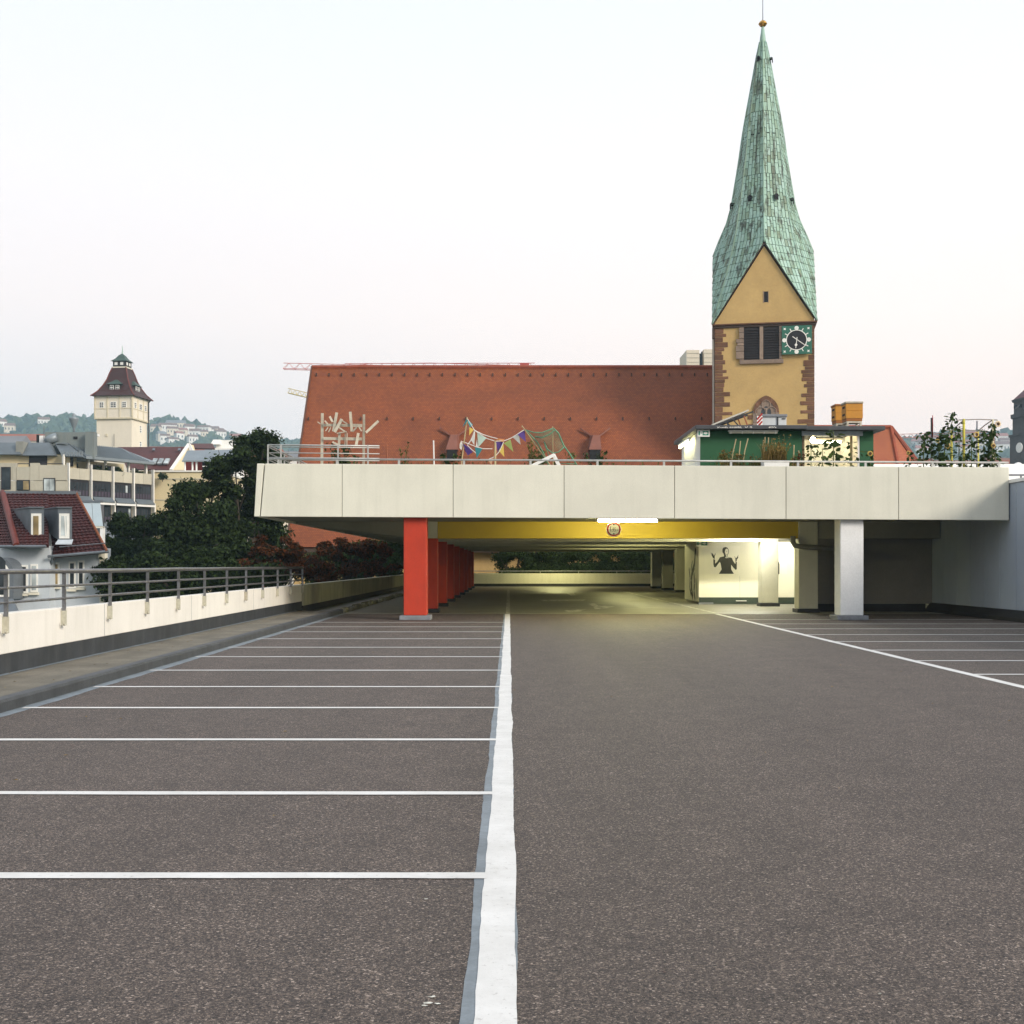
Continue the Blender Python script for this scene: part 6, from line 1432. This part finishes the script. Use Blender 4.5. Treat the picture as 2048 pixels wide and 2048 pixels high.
for px in (138, 188, 222, 268, 303): fb(f2, offr, 'post', M['parapet'], px - 1.4, px + 1.4, zp1 - 1.0, oz(908), -1.3, -.95)
for a, b in ((180, 186), (196, 214), (232, 262), (272, 296)): fb(f2, offr, 'attic_window', dfr, a, b, zp1 - .6, oz(916), -5.99, -5.9)
u0, u1 = f2.u(137), f2.u(305)
zq0, zq1 = oz(908.5), oz(879)
MB().hexa([(f2.u(172), .1, zq0), (u1 + .8, .1, zq0), (u1 + .8, 1.0, zq0), (f2.u(172), 1, zq0)], [(f2.u(172), 3.8, zq1), (u1 - 2.2, 3.8, zq1), (u1 - 2.2, 5.4, zq1), (f2.u(172), 5.4, zq1)]).build('zinc_roof', zinc2, offr)
fb(f2, offr, 'roof_fascia', zinc2, 172, 307.5, zq0 - .35, zq0 - .005, -1.2, .05)
for k in range(30):
    u = f2.u(172) + (u1 - f2.u(172) - .5) * k / 29; v_ = min(u, u1 - 2.3)
    MB().bar((u, .06, zq0 + .04), (v_, 3.76, zq1 + .05), .09, .1, (0, 0, 1)).build('roof_seam', zinc2, offr)
for i, (px, pw) in enumerate(((205, 22), (245, 26), (287, 22), (222, 10), (318, 24))):
    c = f2.uz(px, 930)[0]; Pw = Vector((P1[0], P1[1], 0)) + Vector((f2.t.x, f2.t.y, 0)) * c + Vector((-f2.t.y, f2.t.x, 0)) * (-.7 if i == 4 else .9)
    zb_ = zp1 - 1.0 + G0; t = thing('terrace_shrub', ('dark shrub between the first terrace posts of the office', 'wide dark shrub in the middle of the office terrace', 'dark shrub before the last office terrace window', 'small pointed shrub on the office terrace', 'green hedge plant at the end of the office terrace')[i], 'plant', (Pw.x, Pw.y, zb_))
    w = pw * 155 / F / 2; bl = [((Pw.x + random.uniform(-1, 1) * w * .8, Pw.y + random.uniform(-.3, .3), zb_ + .3 + random.random() * 1.1), (w * .4, .4, .4)) for _ in range(7)]
    leaf_obj('foliage', leaf_cloud(bl, 500, .13, seed=70 + i), LEAF['dark' if i < 4 else 'mid'], t); MB().tube([(Pw.x, Pw.y, zb_), (Pw.x, Pw.y, zb_ + 1.2)], .05, 5).build('stem', bark, t)
# beige corner block right of the office
cb_ = thing('corner_block', 'plain beige corner block behind the broad dark tree', 'building', (X_(370, 165), 168, GROUND))
cx0, cx1 = X_(308, 163), X_(436, 163)
MB().box(cx0, cx1, 163, 178, GROUND, Z_(944, 163)).build('wall', limec, cb_)
MB().box(cx0 - .1, cx1 + .2, 162.8, 178, Z_(944, 163) + .003, Z_(941, 163)).build('cornice', M['parapet'], cb_)
for k in range(3): MB().box(cx0 + .05, cx1 - .05, 162.94, 162.998, Z_(957 + 42 * k, 163) - .12, Z_(957 + 42 * k, 163)).build('string_course', lime, cb_)
for px in (355, 385, 415):
    w = MB().box(X_(px, 163), X_(px + 9, 163), 162.9, 162.99, Z_(985, 163), Z_(967, 163)).build('window', dfr, cb_); MB().box(X_(px + 1.5, 163), X_(px + 7.5, 163), 162.87, 162.89, Z_(983, 163), Z_(969, 163)).build('pane', M['glass'], w)
# terrace pavilion with zinc canopy
zc = thing('terrace_pavilion', 'roof terrace pavilion with red wall under a grey zinc canopy', 'pavilion', (X_(420, 170), 170, Z_(943, 163)))
MB().hexa([(X_(364, 168), 168, Z_(922, 168)), (X_(472, 168), 168, Z_(920, 168)), (X_(472, 168), 168.3, Z_(920, 168)), (X_(364, 168), 168.3, Z_(922, 168))], [(X_(374, 172), 172, Z_(901, 172)), (X_(470, 172), 172, Z_(899, 172)), (X_(470, 172), 174, Z_(899, 172)), (X_(374, 172), 174, Z_(901, 172))]).build('canopy', zinc2, zc)
MB().box(X_(364, 168), X_(472, 168), 167.9, 168.2, Z_(923.5, 168), Z_(921, 168)).build('canopy_edge', zinc2, zc)
MB().box(X_(370, 171), X_(440, 171), 171, 171.3, Z_(941, 163), Z_(921, 171)).build('red_wall', mat('terrace_red', (.30, .025, .018), .7), zc)
MB().box(X_(405, 170.9), X_(440, 170.9), 170.8, 170.95, Z_(941, 163), Z_(923, 171)).build('window', dfr, zc)
for px in (370, 385, 393, 421): MB().tube([(X_(px, 168.5), 168.5, Z_(941, 163)), (X_(px, 168.5), 168.5, Z_(922, 168))], .13, 6).build('post', M['white'], zc)
MB().box(X_(405, 168.4), X_(440, 168.4), 168.3, 168.4, Z_(933, 168), Z_(931.5, 168)).build('rail', M['white'], zc)
# red roofed house with skylights
rh = thing('red_roof_house', 'house with dark red roof and skylights behind the office', 'house', (X_(320, 185), 188, GROUND))
drt = tilemat('maroon_roof_tiles', (.075, .015, .013), (.10, .022, .017), .3, .3)
roof_slab('roof', [(X_(255, 182), 182, Z_(938, 182)), (X_(342, 182), 182, Z_(940, 182)), (X_(372, 190), 190, Z_(894, 190)), (X_(235, 190), 190, Z_(894, 190))], .2, drt, rh)
MB().prism([at(343, 940, 182), at(395, 940, 184), at(380, 889, 190)], (.3, 1.0, 0)).build('gable_wall', limec, rh, recalc=True)
MB().bar(at(342, 941, 181.9), at(378, 889, 189.8), .5, .4).build('verge', M['parapet'], rh); MB().bar(at(396, 928, 184), at(378, 889, 189.8), .5, .4).build('verge', M['parapet'], rh)
roof_slab('roof', [at(384, 896, 192), at(430, 897, 192), at(425, 887, 198), at(378, 887, 198)], .2, drt, rh)
MB().box(X_(255, 183), X_(395, 183), 183, 196, GROUND, Z_(942, 183)).build('wall', limec, rh)
for a in (303, 315, 327):
    q = [at(a, 930, 183.2), at(a + 9, 930, 183.2), at(a + 14, 920, 185), at(a + 5, 920, 185)]; MB().prism([p + Vector((0, -.25, .25)) for p in q], (0, .2, -.2)).build('skylight', M['glass_pale'], rh, recalc=True)
for a in (305, 356): q = [at(a, 903, 187.5), at(a + 5, 903, 187.5), at(a + 6, 899, 188.2), at(a + 1, 899, 188.2)]; MB().prism([p + Vector((0, -.2, .2)) for p in q], (0, .15, -.15)).build('skylight', zincm, rh, recalc=True)
wr = thing('white_rooftop', 'white rooftop plant room beyond the maroon roof', 'building', (X_(445, 240), 244, GROUND))
MB().box(X_(424, 240), X_(466, 240), 240, 250, GROUND, Z_(896, 240)).build('wall', M['white'], wr); MB().box(X_(430, 240), X_(467, 240), 241, 249, Z_(896, 240) + .01, Z_(879, 240)).build('plant_room', M['white'], wr)
MB().hexa([(X_(422, 240), 239.5, Z_(889, 240)), (X_(440, 240), 239.5, Z_(889, 240)), (X_(440, 240), 241, Z_(889, 240)), (X_(422, 240), 241, Z_(889, 240))], [(X_(426, 240), 240.2, Z_(879, 240)), (X_(440, 240), 240.2, Z_(879, 240)), (X_(440, 240), 241, Z_(879, 240)), (X_(426, 240), 241, Z_(879, 240))]).build('louvre_hood', M['white'], wr)

# ------------------------------------------------------------------ cream brewery tower
BTY = 230.0
bt_ = thing('cream_tower', 'square cream tower with flared maroon roof and green lantern', 'tower', (X_(244.5, BTY), BTY, GROUND), rotz=R(-7))
bz_ = lambda py: Z_(py, BTY - 4) - GROUND
crt = mat('cream_tower_render', (.74, .67, .55), .85, .05, .2, .04, 3, streak=.12, bmp=.05); crp = mat('cream_pilaster', (.62, .55, .40), .85)
hs_ = 3.5; hu = 3.72
MB().box(-hs_, hs_, -hs_, hs_, 0, bz_(836)).build('shaft', crt, bt_)
MB().box(-hu, hu, -hu, hu, bz_(836), bz_(790)).build('upper_storey', crt, bt_)
MB().box(-hu - .12, hu + .12, -hu - .12, hu + .12, bz_(837.5), bz_(834.5)).build('ledge', crp, bt_); MB().box(-hu - .06, hu + .06, -hu - .06, hu + .06, bz_(817.2), bz_(816)).build('string_course', crp, bt_)
wins = [(-2.35, .95), (0.0, 1.25), (2.15, .95)]
for fc in range(2):                                  # front and right faces
    rot = Matrix.Rotation(fc * math.pi / 2, 4, 'Z')
    def rbox(mb, x0, x1, d0, d1, z0, z1):
        return mb.hexa([tuple(rot @ Vector(p)) for p in ((x0, -d1, z0), (x1, -d1, z0), (x1, -d0, z0), (x0, -d0, z0))], [tuple(rot @ Vector(p)) for p in ((x0, -d1, z1), (x1, -d1, z1), (x1, -d0, z1), (x0, -d0, z1))])
    for x in (-3.75, -1.25, 1.2, 3.72): rbox(MB(), x - .14, x + .14, hu - .1, hu + .07, bz_(834), bz_(790)).build('pilaster', crp, bt_)
    for x, w in wins:
        wo_ = rbox(MB(), x - w / 2, x + w / 2, hu - .05, hu + .05, bz_(815), bz_(802.5)).build('window', wfr, bt_)
        for a in range(2):
            for b in range(3):
                x0 = x - w / 2 + .12 + (w - .2) / 2 * a; z0 = bz_(815) + .12 + (bz_(802.5) - bz_(815) - .2) / 3 * b
                rbox(MB(), x0, x0 + (w - .2) / 2 - .1, hu + .051, hu + .06, z0, z0 + (bz_(802.5) - bz_(815) - .2) / 3 - .1).build('pane', M['glass'], wo_)
    if fc == 1:
        for z0, z1 in ((861, 847), (893, 879)):
            wo_ = rbox(MB(), .0, 1.0, hs_ - .05, hs_ + .05, bz_(z0), bz_(z1)).build('window', wfr, bt_)
            for b in range(3): rbox(MB(), .15, .62, hs_ + .051, hs_ + .06, bz_(z0) + .12 + (bz_(z1) - bz_(z0)) / 3 * b, bz_(z0) + (bz_(z1) - bz_(z0)) / 3 * (b + 1) - .08).build('pane', M['glass'], wo_)
    # dormer
    dz0, dz1 = bz_(780), bz_(767)
    dm_ = rbox(MB(), -1.25, 1.15, 1.0, 3.15, dz0, dz1).build('dormer', mat('dormer_black', (.03, .025, .025), .7), bt_)
    for x in (-.6, .5):
        w_ = rbox(MB(), x - .38, x + .38, 3.15, 3.2, dz0 + .15, dz1 - .15).build('window', wfr, dm_)
        for a in range(2):
            for b in range(2): rbox(MB(), x - .30 + .33 * a, x - .05 + .33 * a, 3.201, 3.21, dz0 + .25 + .42 * b, dz0 + .55 + .42 * b).build('pane', M['glass'], w_)
    rbox(MB(), -1.4, 1.3, 2.9, 3.3, dz0 - .2, dz0).build('sill', M['white'], dm_)
    MB().hexa([tuple(rot @ Vector(p)) for p in ((-1.6, -3.45, dz1), (1.5, -3.45, dz1), (1.5, -1.2, dz1), (-1.6, -1.2, dz1))], [tuple(rot @ Vector(p)) for p in ((-.25, -2.45, bz_(757)), (.15, -2.45, bz_(757)), (.15, -1.2, bz_(757)), (-.25, -1.2, bz_(757)))]).build('dormer_roof', mat('dark_verdigris', (.045, .075, .060), .6), dm_)
pr_ = [(4.35, 791), (4.15, 789), (3.4, 781), (2.65, 768), (2.1, 755), (1.72, 741), (1.36, 730)]
mb = MB()
for (r0, y0), (r1, y1) in zip(pr_[:-1], pr_[1:]):
    z0, z1 = bz_(y0), bz_(y1)
    for k in range(4):
        rot = Matrix.Rotation(k * math.pi / 2, 4, 'Z'); mb.add([tuple(rot @ Vector(p)) for p in ((-r0, -r0, z0), (r0, -r0, z0), (r1, -r1, z1), (-r1, -r1, z1))], [(0, 1, 2, 3)])
mb.add([(-4.35, -4.35, bz_(791)), (4.35, -4.35, bz_(791)), (4.35, 4.35, bz_(791)), (-4.35, 4.35, bz_(791))], [(3, 2, 1, 0)])
mb.build('roof', mat('maroon_tower_tiles', (.045, .014, .012), .6, .12, .6, .12, 5), bt_)
for k in range(4):
    rot = Matrix.Rotation(k * math.pi / 2, 4, 'Z'); MB().tube([tuple(rot @ Vector((r, -r, bz_(y)))) for r, y in pr_], .13, 6).build('hip_ridge', rdg, bt_)
MB().box(-1.45, 1.45, -1.45, 1.45, bz_(731), bz_(728.5)).build('lantern_sill', trim, bt_)
ln = MB().box(-1.28, 1.28, -1.28, 1.28, bz_(728.5), bz_(716)).build('lantern', bpy.data.materials['dormer_black'], bt_)
for fc in range(4):
    rot = Matrix.Rotation(fc * math.pi / 2, 4, 'Z')
    for x in (-.95, .2): MB().hexa([tuple(rot @ Vector(p)) for p in ((x, -1.33, bz_(725)), (x + .6, -1.33, bz_(725)), (x + .6, -1.27, bz_(725)), (x, -1.27, bz_(725)))], [tuple(rot @ Vector(p)) for p in ((x, -1.33, bz_(719)), (x + .6, -1.33, bz_(719)), (x + .6, -1.27, bz_(719)), (x, -1.27, bz_(719)))]).build('window', M['white'], ln)
cp = [(1.62, 717), (1.5, 716), (.95, 711), (.5, 704), (.08, 700)]; mb = MB()
for (r0, y0), (r1, y1) in zip(cp[:-1], cp[1:]):
    for k in range(4):
        rot = Matrix.Rotation(k * math.pi / 2, 4, 'Z'); mb.add([tuple(rot @ Vector(p)) for p in ((-r0, -r0, bz_(y0)), (r0, -r0, bz_(y0)), (r1, -r1, bz_(y1)), (-r1, -r1, bz_(y1)))], [(0, 1, 2, 3)])
mb.add([(-1.62, -1.62, bz_(717)), (1.62, -1.62, bz_(717)), (1.62, 1.62, bz_(717)), (-1.62, 1.62, bz_(717))], [(3, 2, 1, 0)])
mb.build('lantern_roof', bpy.data.materials['dark_verdigris'], bt_)
MB().tube([(0, 0, bz_(701)), (.05, 0, bz_(692)), (-.03, 0, bz_(684))], .13, 6, .04).build('finial', M['copper'], bt_)
MB().tube([(hu + .18, hu - .5, 0), (hu + .18, hu - .5, bz_(796)), (hu + .5, hu - .4, bz_(792))], .12, 6).build('downpipe', M['iron'], bt_)
MB().tube([(.1, -hs_ - .25, bz_(892)), (.1, -hs_ - .25, bz_(868))], .05, 5).build('aerial', M['iron'], bt_); MB().box(-1.75, -1.3, -hs_ - .1, -hs_, bz_(872), bz_(867)).build('wall_box', crp, bt_)
MB().hexa([(-hs_ - 3.2, -2, bz_(892)), (-hs_, -2, bz_(880)), (-hs_, 2, bz_(880)), (-hs_ - 3.2, 2, bz_(892))], [(-hs_ - 3.2, -2, bz_(890)), (-hs_, -2, bz_(878)), (-hs_, 2, bz_(878)), (-hs_ - 3.2, 2, bz_(890))]).build('lean_to_roof', M['iron'], bt_)
MB().hexa([(-hs_ - 3, -1.8, 0), (-hs_ - .01, -1.8, 0), (-hs_ - .01, 1.8, 0), (-hs_ - 3, 1.8, 0)], [(-hs_ - 3, -1.8, bz_(892)), (-hs_ - .01, -1.8, bz_(881)), (-hs_ - .01, 1.8, bz_(881)), (-hs_ - 3, 1.8, bz_(892))]).build('lean_to_wall', crt, bt_)

# ------------------------------------------------------------------ pale tower block and cranes behind the nave
blk = thing('tower_block', 'pale block rising behind the church ridge beside the tower', 'building', (X_(1400, 300), 305, GROUND))
bm_ = mat('pale_block_render', (.66, .58, .46), .85, .05, .2, .08, 2)
MB().box(X_(1373, 300), X_(1399, 300), 300, 312, GROUND, Z_(700, 300)).build('wing', bm_, blk); MB().box(X_(1408, 300), X_(1460, 300), 300, 312, GROUND, Z_(698.5, 300)).build('wing', bm_, blk)
MB().box(X_(1399.2, 302), X_(1408, 302), 303, 310, GROUND, Z_(703, 300)).build('recess', M['dark'], blk)
MB().tube([(X_(1404, 303), 302.5, Z_(735, 300)), (X_(1404, 303), 302.5, Z_(700, 300))], .35, 8).build('flue', M['iron'], blk)
for k in range(4):
    for a, b in ((1373.5, 1398.5), (1408.5, 1440)): MB().box(X_(a, 300), X_(b, 300), 299.9, 299.99, Z_(706 + 9 * k, 300) - .08, Z_(706 + 9 * k, 300)).build('joint_line', lime, blk)
def lattice(a, b, h, n, r, m, name, parent, w=1.0):
    a, b = Vector(a), Vector(b); up = Vector((0, 0, h)); mb = MB(); s_ = Vector((0, w / 2, 0))
    for q in (a - s_, a + s_): mb.tube([q, q + (b - a)], r, 5)
    mb.tube([a + up, b + up], r, 5)
    for k in range(n):
        p0, p1, p2 = a.lerp(b, k / n), a.lerp(b, (k + .5) / n), a.lerp(b, (k + 1) / n)
        for sg in (-1, 1): mb.tube([p0 + s_ * sg, p1 + up, p2 + s_ * sg], r * .75, 4)
        mb.tube([p0 - s_, p0 + s_], r * .6, 4)
    return mb.build(name, m, parent)
def crane(label, Y, tip, root, h, n, mpx, col, r, group=None, mh=1.4):
    m = mat('crane_paint_' + str(int(Y)), col, .6, .1, 1, .1, 10)
    A, B = at(*tip, Y), at(*root, Y); xm = X_(mpx, Y)
    t = thing('tower_crane', label, 'crane', (xm, Y, GROUND), group=group)
    lattice(A, B, h, n, r, m, 'jib', t)
    mb = MB()
    for dx in (-mh / 2, mh / 2):
        for dy in (-mh / 2, mh / 2): mb.tube([(xm + dx, Y + dy, GROUND), (xm + dx, Y + dy, B.z)], r * 1.2, 5)
    zz = GROUND
    while zz < B.z - mh:
        mb.tube([(xm - mh / 2, Y - mh / 2, zz), (xm + mh / 2, Y - mh / 2, zz + mh)], r * .7, 4); mb.tube([(xm + mh / 2, Y - mh / 2, zz), (xm - mh / 2, Y - mh / 2, zz + mh)], r * .7, 4); zz += mh
    mb.build('mast', m, t)
    return t
ct = crane('red lattice crane with its jib reaching past the church gable', 170, (567, 738), (830, 744), .85, 12, 840, (.46, .11, .09), .045)
ct2 = crane('red lattice crane with its jib just above the church ridge', 180, (690, 741), (1070, 740), 1.05, 18, 1050, (.42, .08, .065), .05)
MB().tube([at(700, 733, 180), at(740, 727, 180), at(860, 726, 180), at(1000, 730, 180), at(1050, 731, 180)], .05, 5).build('stay_cable', bpy.data.materials['crane_paint_180'], ct2)
MB().box(X_(1040, 180), X_(1058, 180), 179, 181, Z_(737, 180), Z_(729, 180)).build('operator_cab', bpy.data.materials['crane_paint_180'], ct2)
crane('yellow lattice crane jib dipping towards the church gable', 300, (576, 786), (660, 806), 1.2, 9, 655, (.52, .42, .16), .09)
crane('far red lattice crane beyond the choir roof', 620, (1798, 876), (1990, 872), 2.0, 12, 1985, (.42, .16, .12), .16)

# ------------------------------------------------------------------ dark stone tower at the right edge
dsm = mat('dark_tower_stone', (.085, .080, .082), .9, .2, .3, .2, 2, bmp=.2, bscale=2, bd=.1)
dst = thing('stone_church_tower', 'dark stone octagonal church tower at the right behind white roofs', 'church tower', (X_(2078, 260), 260, GROUND), rotz=R(5))
q = lambda py: Z_(py, 255) - GROUND
def octo(r0, r1, y0, y1, nm, m): return MB().lathe([(r0, q(y0)), (r1, q(y1))], (0, 0, 0), 8, R(22.5)).build(nm, m, dst)
octo(5.9, 5.9, 1150, 868, 'lower_shaft', dsm); octo(6.2, 6.2, 868, 864, 'cornice', dsm); octo(5.35, 5.35, 864, 830, 'middle_shaft', dsm); octo(5.75, 5.75, 830, 822, 'cornice', dsm)
octo(5.1, 5.1, 822, 797, 'upper_shaft', dsm); octo(5.4, 5.6, 797, 792, 'cornice', dsm); octo(5.3, .3, 791.8, 748, 'cap_roof', mat('tower_cap_tiles', (.12, .04, .045), .7))
for a in (172, 195, 215, 240): 
    c = Vector((math.cos(R(a)), math.sin(R(a)), 0)) * 5.0; MB().box(c.x - .3, c.x + .3, c.y - .3, c.y + .3, q(811), q(804)).build('window', M['dark'], dst)
MB().bar((-5.2, -1.5, q(806)), (-6.6, -2.2, q(815)), .18, .18).build('gargoyle', dsm, dst)
MB().lathe([(1.1, 0), (1.1, .15)], (0, 0, 0), 20).build('clock_face', M['white'], dst)
cf = [o for o in dst.children if o.name.startswith('clock_face')][0]; cf.location = (-5.5, -2.0, q(893)); cf.rotation_euler = (R(90), 0, R(-84))
MB().prism([(-4.8, -6.2, q(925)), (2, -6.2, q(880)), (2, -6.2, q(925))], (0, .8, 0)).build('stair_gable', mat('tan_stone', (.33, .26, .17), .9), dst, recalc=True)
MB().box(-1.6, .4, -6.6, -6.3, q(918), q(896)).build('red_banner', mat('banner_red', (.40, .03, .04), .7), dst)

# ------------------------------------------------------------------ hill houses, forest, far town
wm = [mat('far_render_%s' % n, c, .9, .05, .1, 0, bmp=0) for n, c in (('white', (.66, .64, .60)), ('cream', (.60, .52, .40)), ('grey', (.45, .44, .42)))]
rm = [mat('far_roof_%s' % n, c, .9, .1, .1, 0, bmp=0) for n, c in (('red', (.26, .085, .05)), ('brown', (.15, .075, .05)), ('grey', (.16, .16, .17)))]
def far_house(label, p, w, d, h, rh_, rz, wi, ri, group, name='hill_house'):
    t = thing(name, label, 'house', p, rotz=rz, group=group)
    MB().box(-w / 2, w / 2, -d / 2, d / 2, -4, h).build('wall', wm[wi], t)
    MB().add([(-w / 2 - .5, -d / 2 - .5, h), (w / 2 + .5, -d / 2 - .5, h), (w / 2 + .5, d / 2 + .5, h), (-w / 2 - .5, d / 2 + .5, h), (-w / 2, 0, h + rh_), (w / 2, 0, h + rh_)], [(0, 1, 5, 4), (2, 3, 4, 5), (1, 2, 5), (3, 0, 4), (3, 2, 1, 0)]).build('roof', rm[ri], t)
    n = max(2, int(w / 4))
    for k in range(n): MB().box(-w / 2 + w * (k + .3) / n, -w / 2 + w * (k + .65) / n, -d / 2 - .06, -d / 2 - .01, h * .35, h * .7).build('window', M['glass'], t)
spots = [(336, 862, 22, 0), (352, 861, 24, 2), (368, 862, 26, 0), (345, 871, 14, 1), (363, 873, 14, 0), (378, 867, 12, 0), (408, 866, 16, 0), (416, 862, 18, 1), (425, 868, 16, 0), (433, 871, 18, 1), (445, 873, 16, 0), (452, 870, 14, 0), (390, 876, 12, 1),
         (312, 868, 12, 0), (322, 882, 10, 2), (358, 882, 10, 0), (462, 876, 16, 1), (440, 879, 14, 0), (405, 875, 14, 0), (88, 853, 14, 0), (2, 858, 12, 1), (20, 866, 12, 0), (470, 884, 14, 0), (330, 888, 12, 0), (345, 893, 14, 1), (385, 889, 12, 0),
         (1838, 893, 18, 0), (1850, 899, 16, 1), (1862, 888, 16, 0), (1913, 887, 16, 1), (1925, 897, 18, 0), (1938, 880, 16, 0), (1950, 901, 16, 1), (1962, 893, 16, 0), (2000, 887, 18, 0), (2012, 897, 16, 1), (2005, 905, 16, 0), (1845, 910, 18, 0), (1932, 908, 20, 0), (1970, 911, 18, 2)]
labs = ['white hillside house with a red roof among the trees', 'white hillside house with a brown roof among the trees', 'white hillside house with a grey roof among the trees', 'cream hillside house with a red roof among the trees', 'cream hillside house with a brown roof among the trees', 'cream hillside house with a grey roof among the trees']
HH = []
for i, (px, py, w, k) in enumerate(spots):
    p = hill_point(px, py)
    if p is None: continue
    g_ = random.Random(i); wi = 1 if g_.random() < .3 else 0; ri = 0 if k == 0 and g_.random() < .6 else (2 if k == 2 else 1)
    side = 'left' if px < 1000 else 'right'
    far_house(labs[wi * 3 + ri] + (' left of the church' if px < 1000 else ' right of the church'), p, w * p.y / 1500, 11, g_.uniform(7, 10), g_.uniform(3, 5), g_.uniform(-.4, .4) + math.atan2(-p.x, p.y), wi, ri, 'houses on the hillside ' + side); HH.append(p)
# wooded slopes: thousands of crowns, one mass
ico_v = []; ph_ = (1 + 5 ** .5) / 2
for a in (-1, 1):
    for b in (-ph_, ph_): ico_v += [(0, a, b), (a, b, 0), (b, 0, a)]
ico_v = np.array(ico_v) / 1.9
from itertools import combinations
ico_f = []
for tri in combinations(range(12), 3):
    dd = [np.linalg.norm(ico_v[a] - ico_v[b]) for a, b in combinations(tri, 2)]
    if max(dd) < 1.2:
        a, b, c = tri
        if np.dot(np.cross(ico_v[b] - ico_v[a], ico_v[c] - ico_v[a]), ico_v[a]) < 0: b, c = c, b
        ico_f.append((a, b, c))
ico_f = np.array(ico_f); V = []; Fc = []; g = np.random.default_rng(4); cnt = 0
while cnt < 9000:
    side = g.random() < .68
    px = g.uniform(-150, 640) if side else g.uniform(1720, 2250)
    Y = math.sqrt(g.uniform(700 ** 2, 1980 ** 2)) if g.random() < .65 else g.uniform(1780, 1960)
    x = X_(px, Y); z = terrain_h(x, Y)
    if any(abs(x - p.x) < 13 and -26 < Y - p.y < 9 for p in HH): continue
    s_ = g.uniform(3.5, 8.0); j = 1 + .28 * g.normal(size=(12, 1))
    vv = ico_v * j * np.array([s_, s_, s_ * g.uniform(.9, 1.5)]) + np.array([x, Y, z + s_ * .5]); Fc.append(ico_f + 12 * cnt); V.append(vv); cnt += 1
V = np.concatenate(V); Fc = np.concatenate(Fc)
me = bpy.data.meshes.new('hill_forest'); me.from_pydata(V.tolist(), [], Fc.tolist()); me.update()
me.materials.append(leafmat('far_forest', (.018, .032, .012), (.055, .075, .028), 0))
fo = bpy.data.objects.new('hill_forest', me); COL.objects.link(fo); tag(fo, 'wooded hillsides fading into blue haze behind the town', 'forest', kind='stuff')
# far roofs of the town between the trees and the hills
g_ = random.Random(77)
TL = ['cream town building with red roof before the left hills', 'white town building with grey roof before the left hills', 'white town building with red roof seen through the sunflowers', 'cream town building with brown roof seen through the sunflowers']
for i, (px, py, Y, w) in enumerate(((300, 893, 420, 20), (330, 898, 380, 18), (400, 893, 520, 26), (470, 893, 420, 20), (500, 899, 380, 22), (-20, 872, 420, 26), (30, 868, 500, 26), (540, 902, 400, 24),
                                    (1835, 922, 420, 22), (1870, 926, 380, 22), (1912, 921, 450, 24), (1950, 926, 400, 22), (1990, 920, 430, 24), (2020, 916, 480, 24), (1800, 918, 460, 24), (1935, 929, 330, 20))):
    z1 = Z_(py, Y); h = z1 - GROUND - 3.5; k = (0 if i % 2 == 0 else 1) if px < 1000 else (2 if i % 2 == 0 else 3)
    far_house(TL[k], (X_(px, Y), Y, GROUND), w, 12, h, 3.5, g_.uniform(-.3, .3), (1, 0, 0, 1)[k], (0, 2, 0, 1)[k], ('town roofs before the left hills', 'town roofs before the left hills', 'town roofs before the right hills', 'town roofs before the right hills')[k], 'town_building')

# ------------------------------------------------------------------ haze
hzm = bpy.data.materials.new('haze'); hzm.use_nodes = True; nt = hzm.node_tree; nt.nodes.clear()
ho = nt.nodes.new('ShaderNodeOutputMaterial'); pv = nt.nodes.new('ShaderNodeVolumePrincipled'); nt.links.new(pv.outputs[0], ho.inputs['Volume'])
pv.inputs['Color'].default_value = (.55, .78, .94, 1); pv.inputs['Density'].default_value = .00026; pv.inputs['Anisotropy'].default_value = 0.0
hz_o = MB().box(-2750, 2750, -2750, 2750, GROUND - 1.0, 320).build('haze', hzm); tag(hz_o, 'thin blue morning haze over the town', 'haze', kind='stuff')
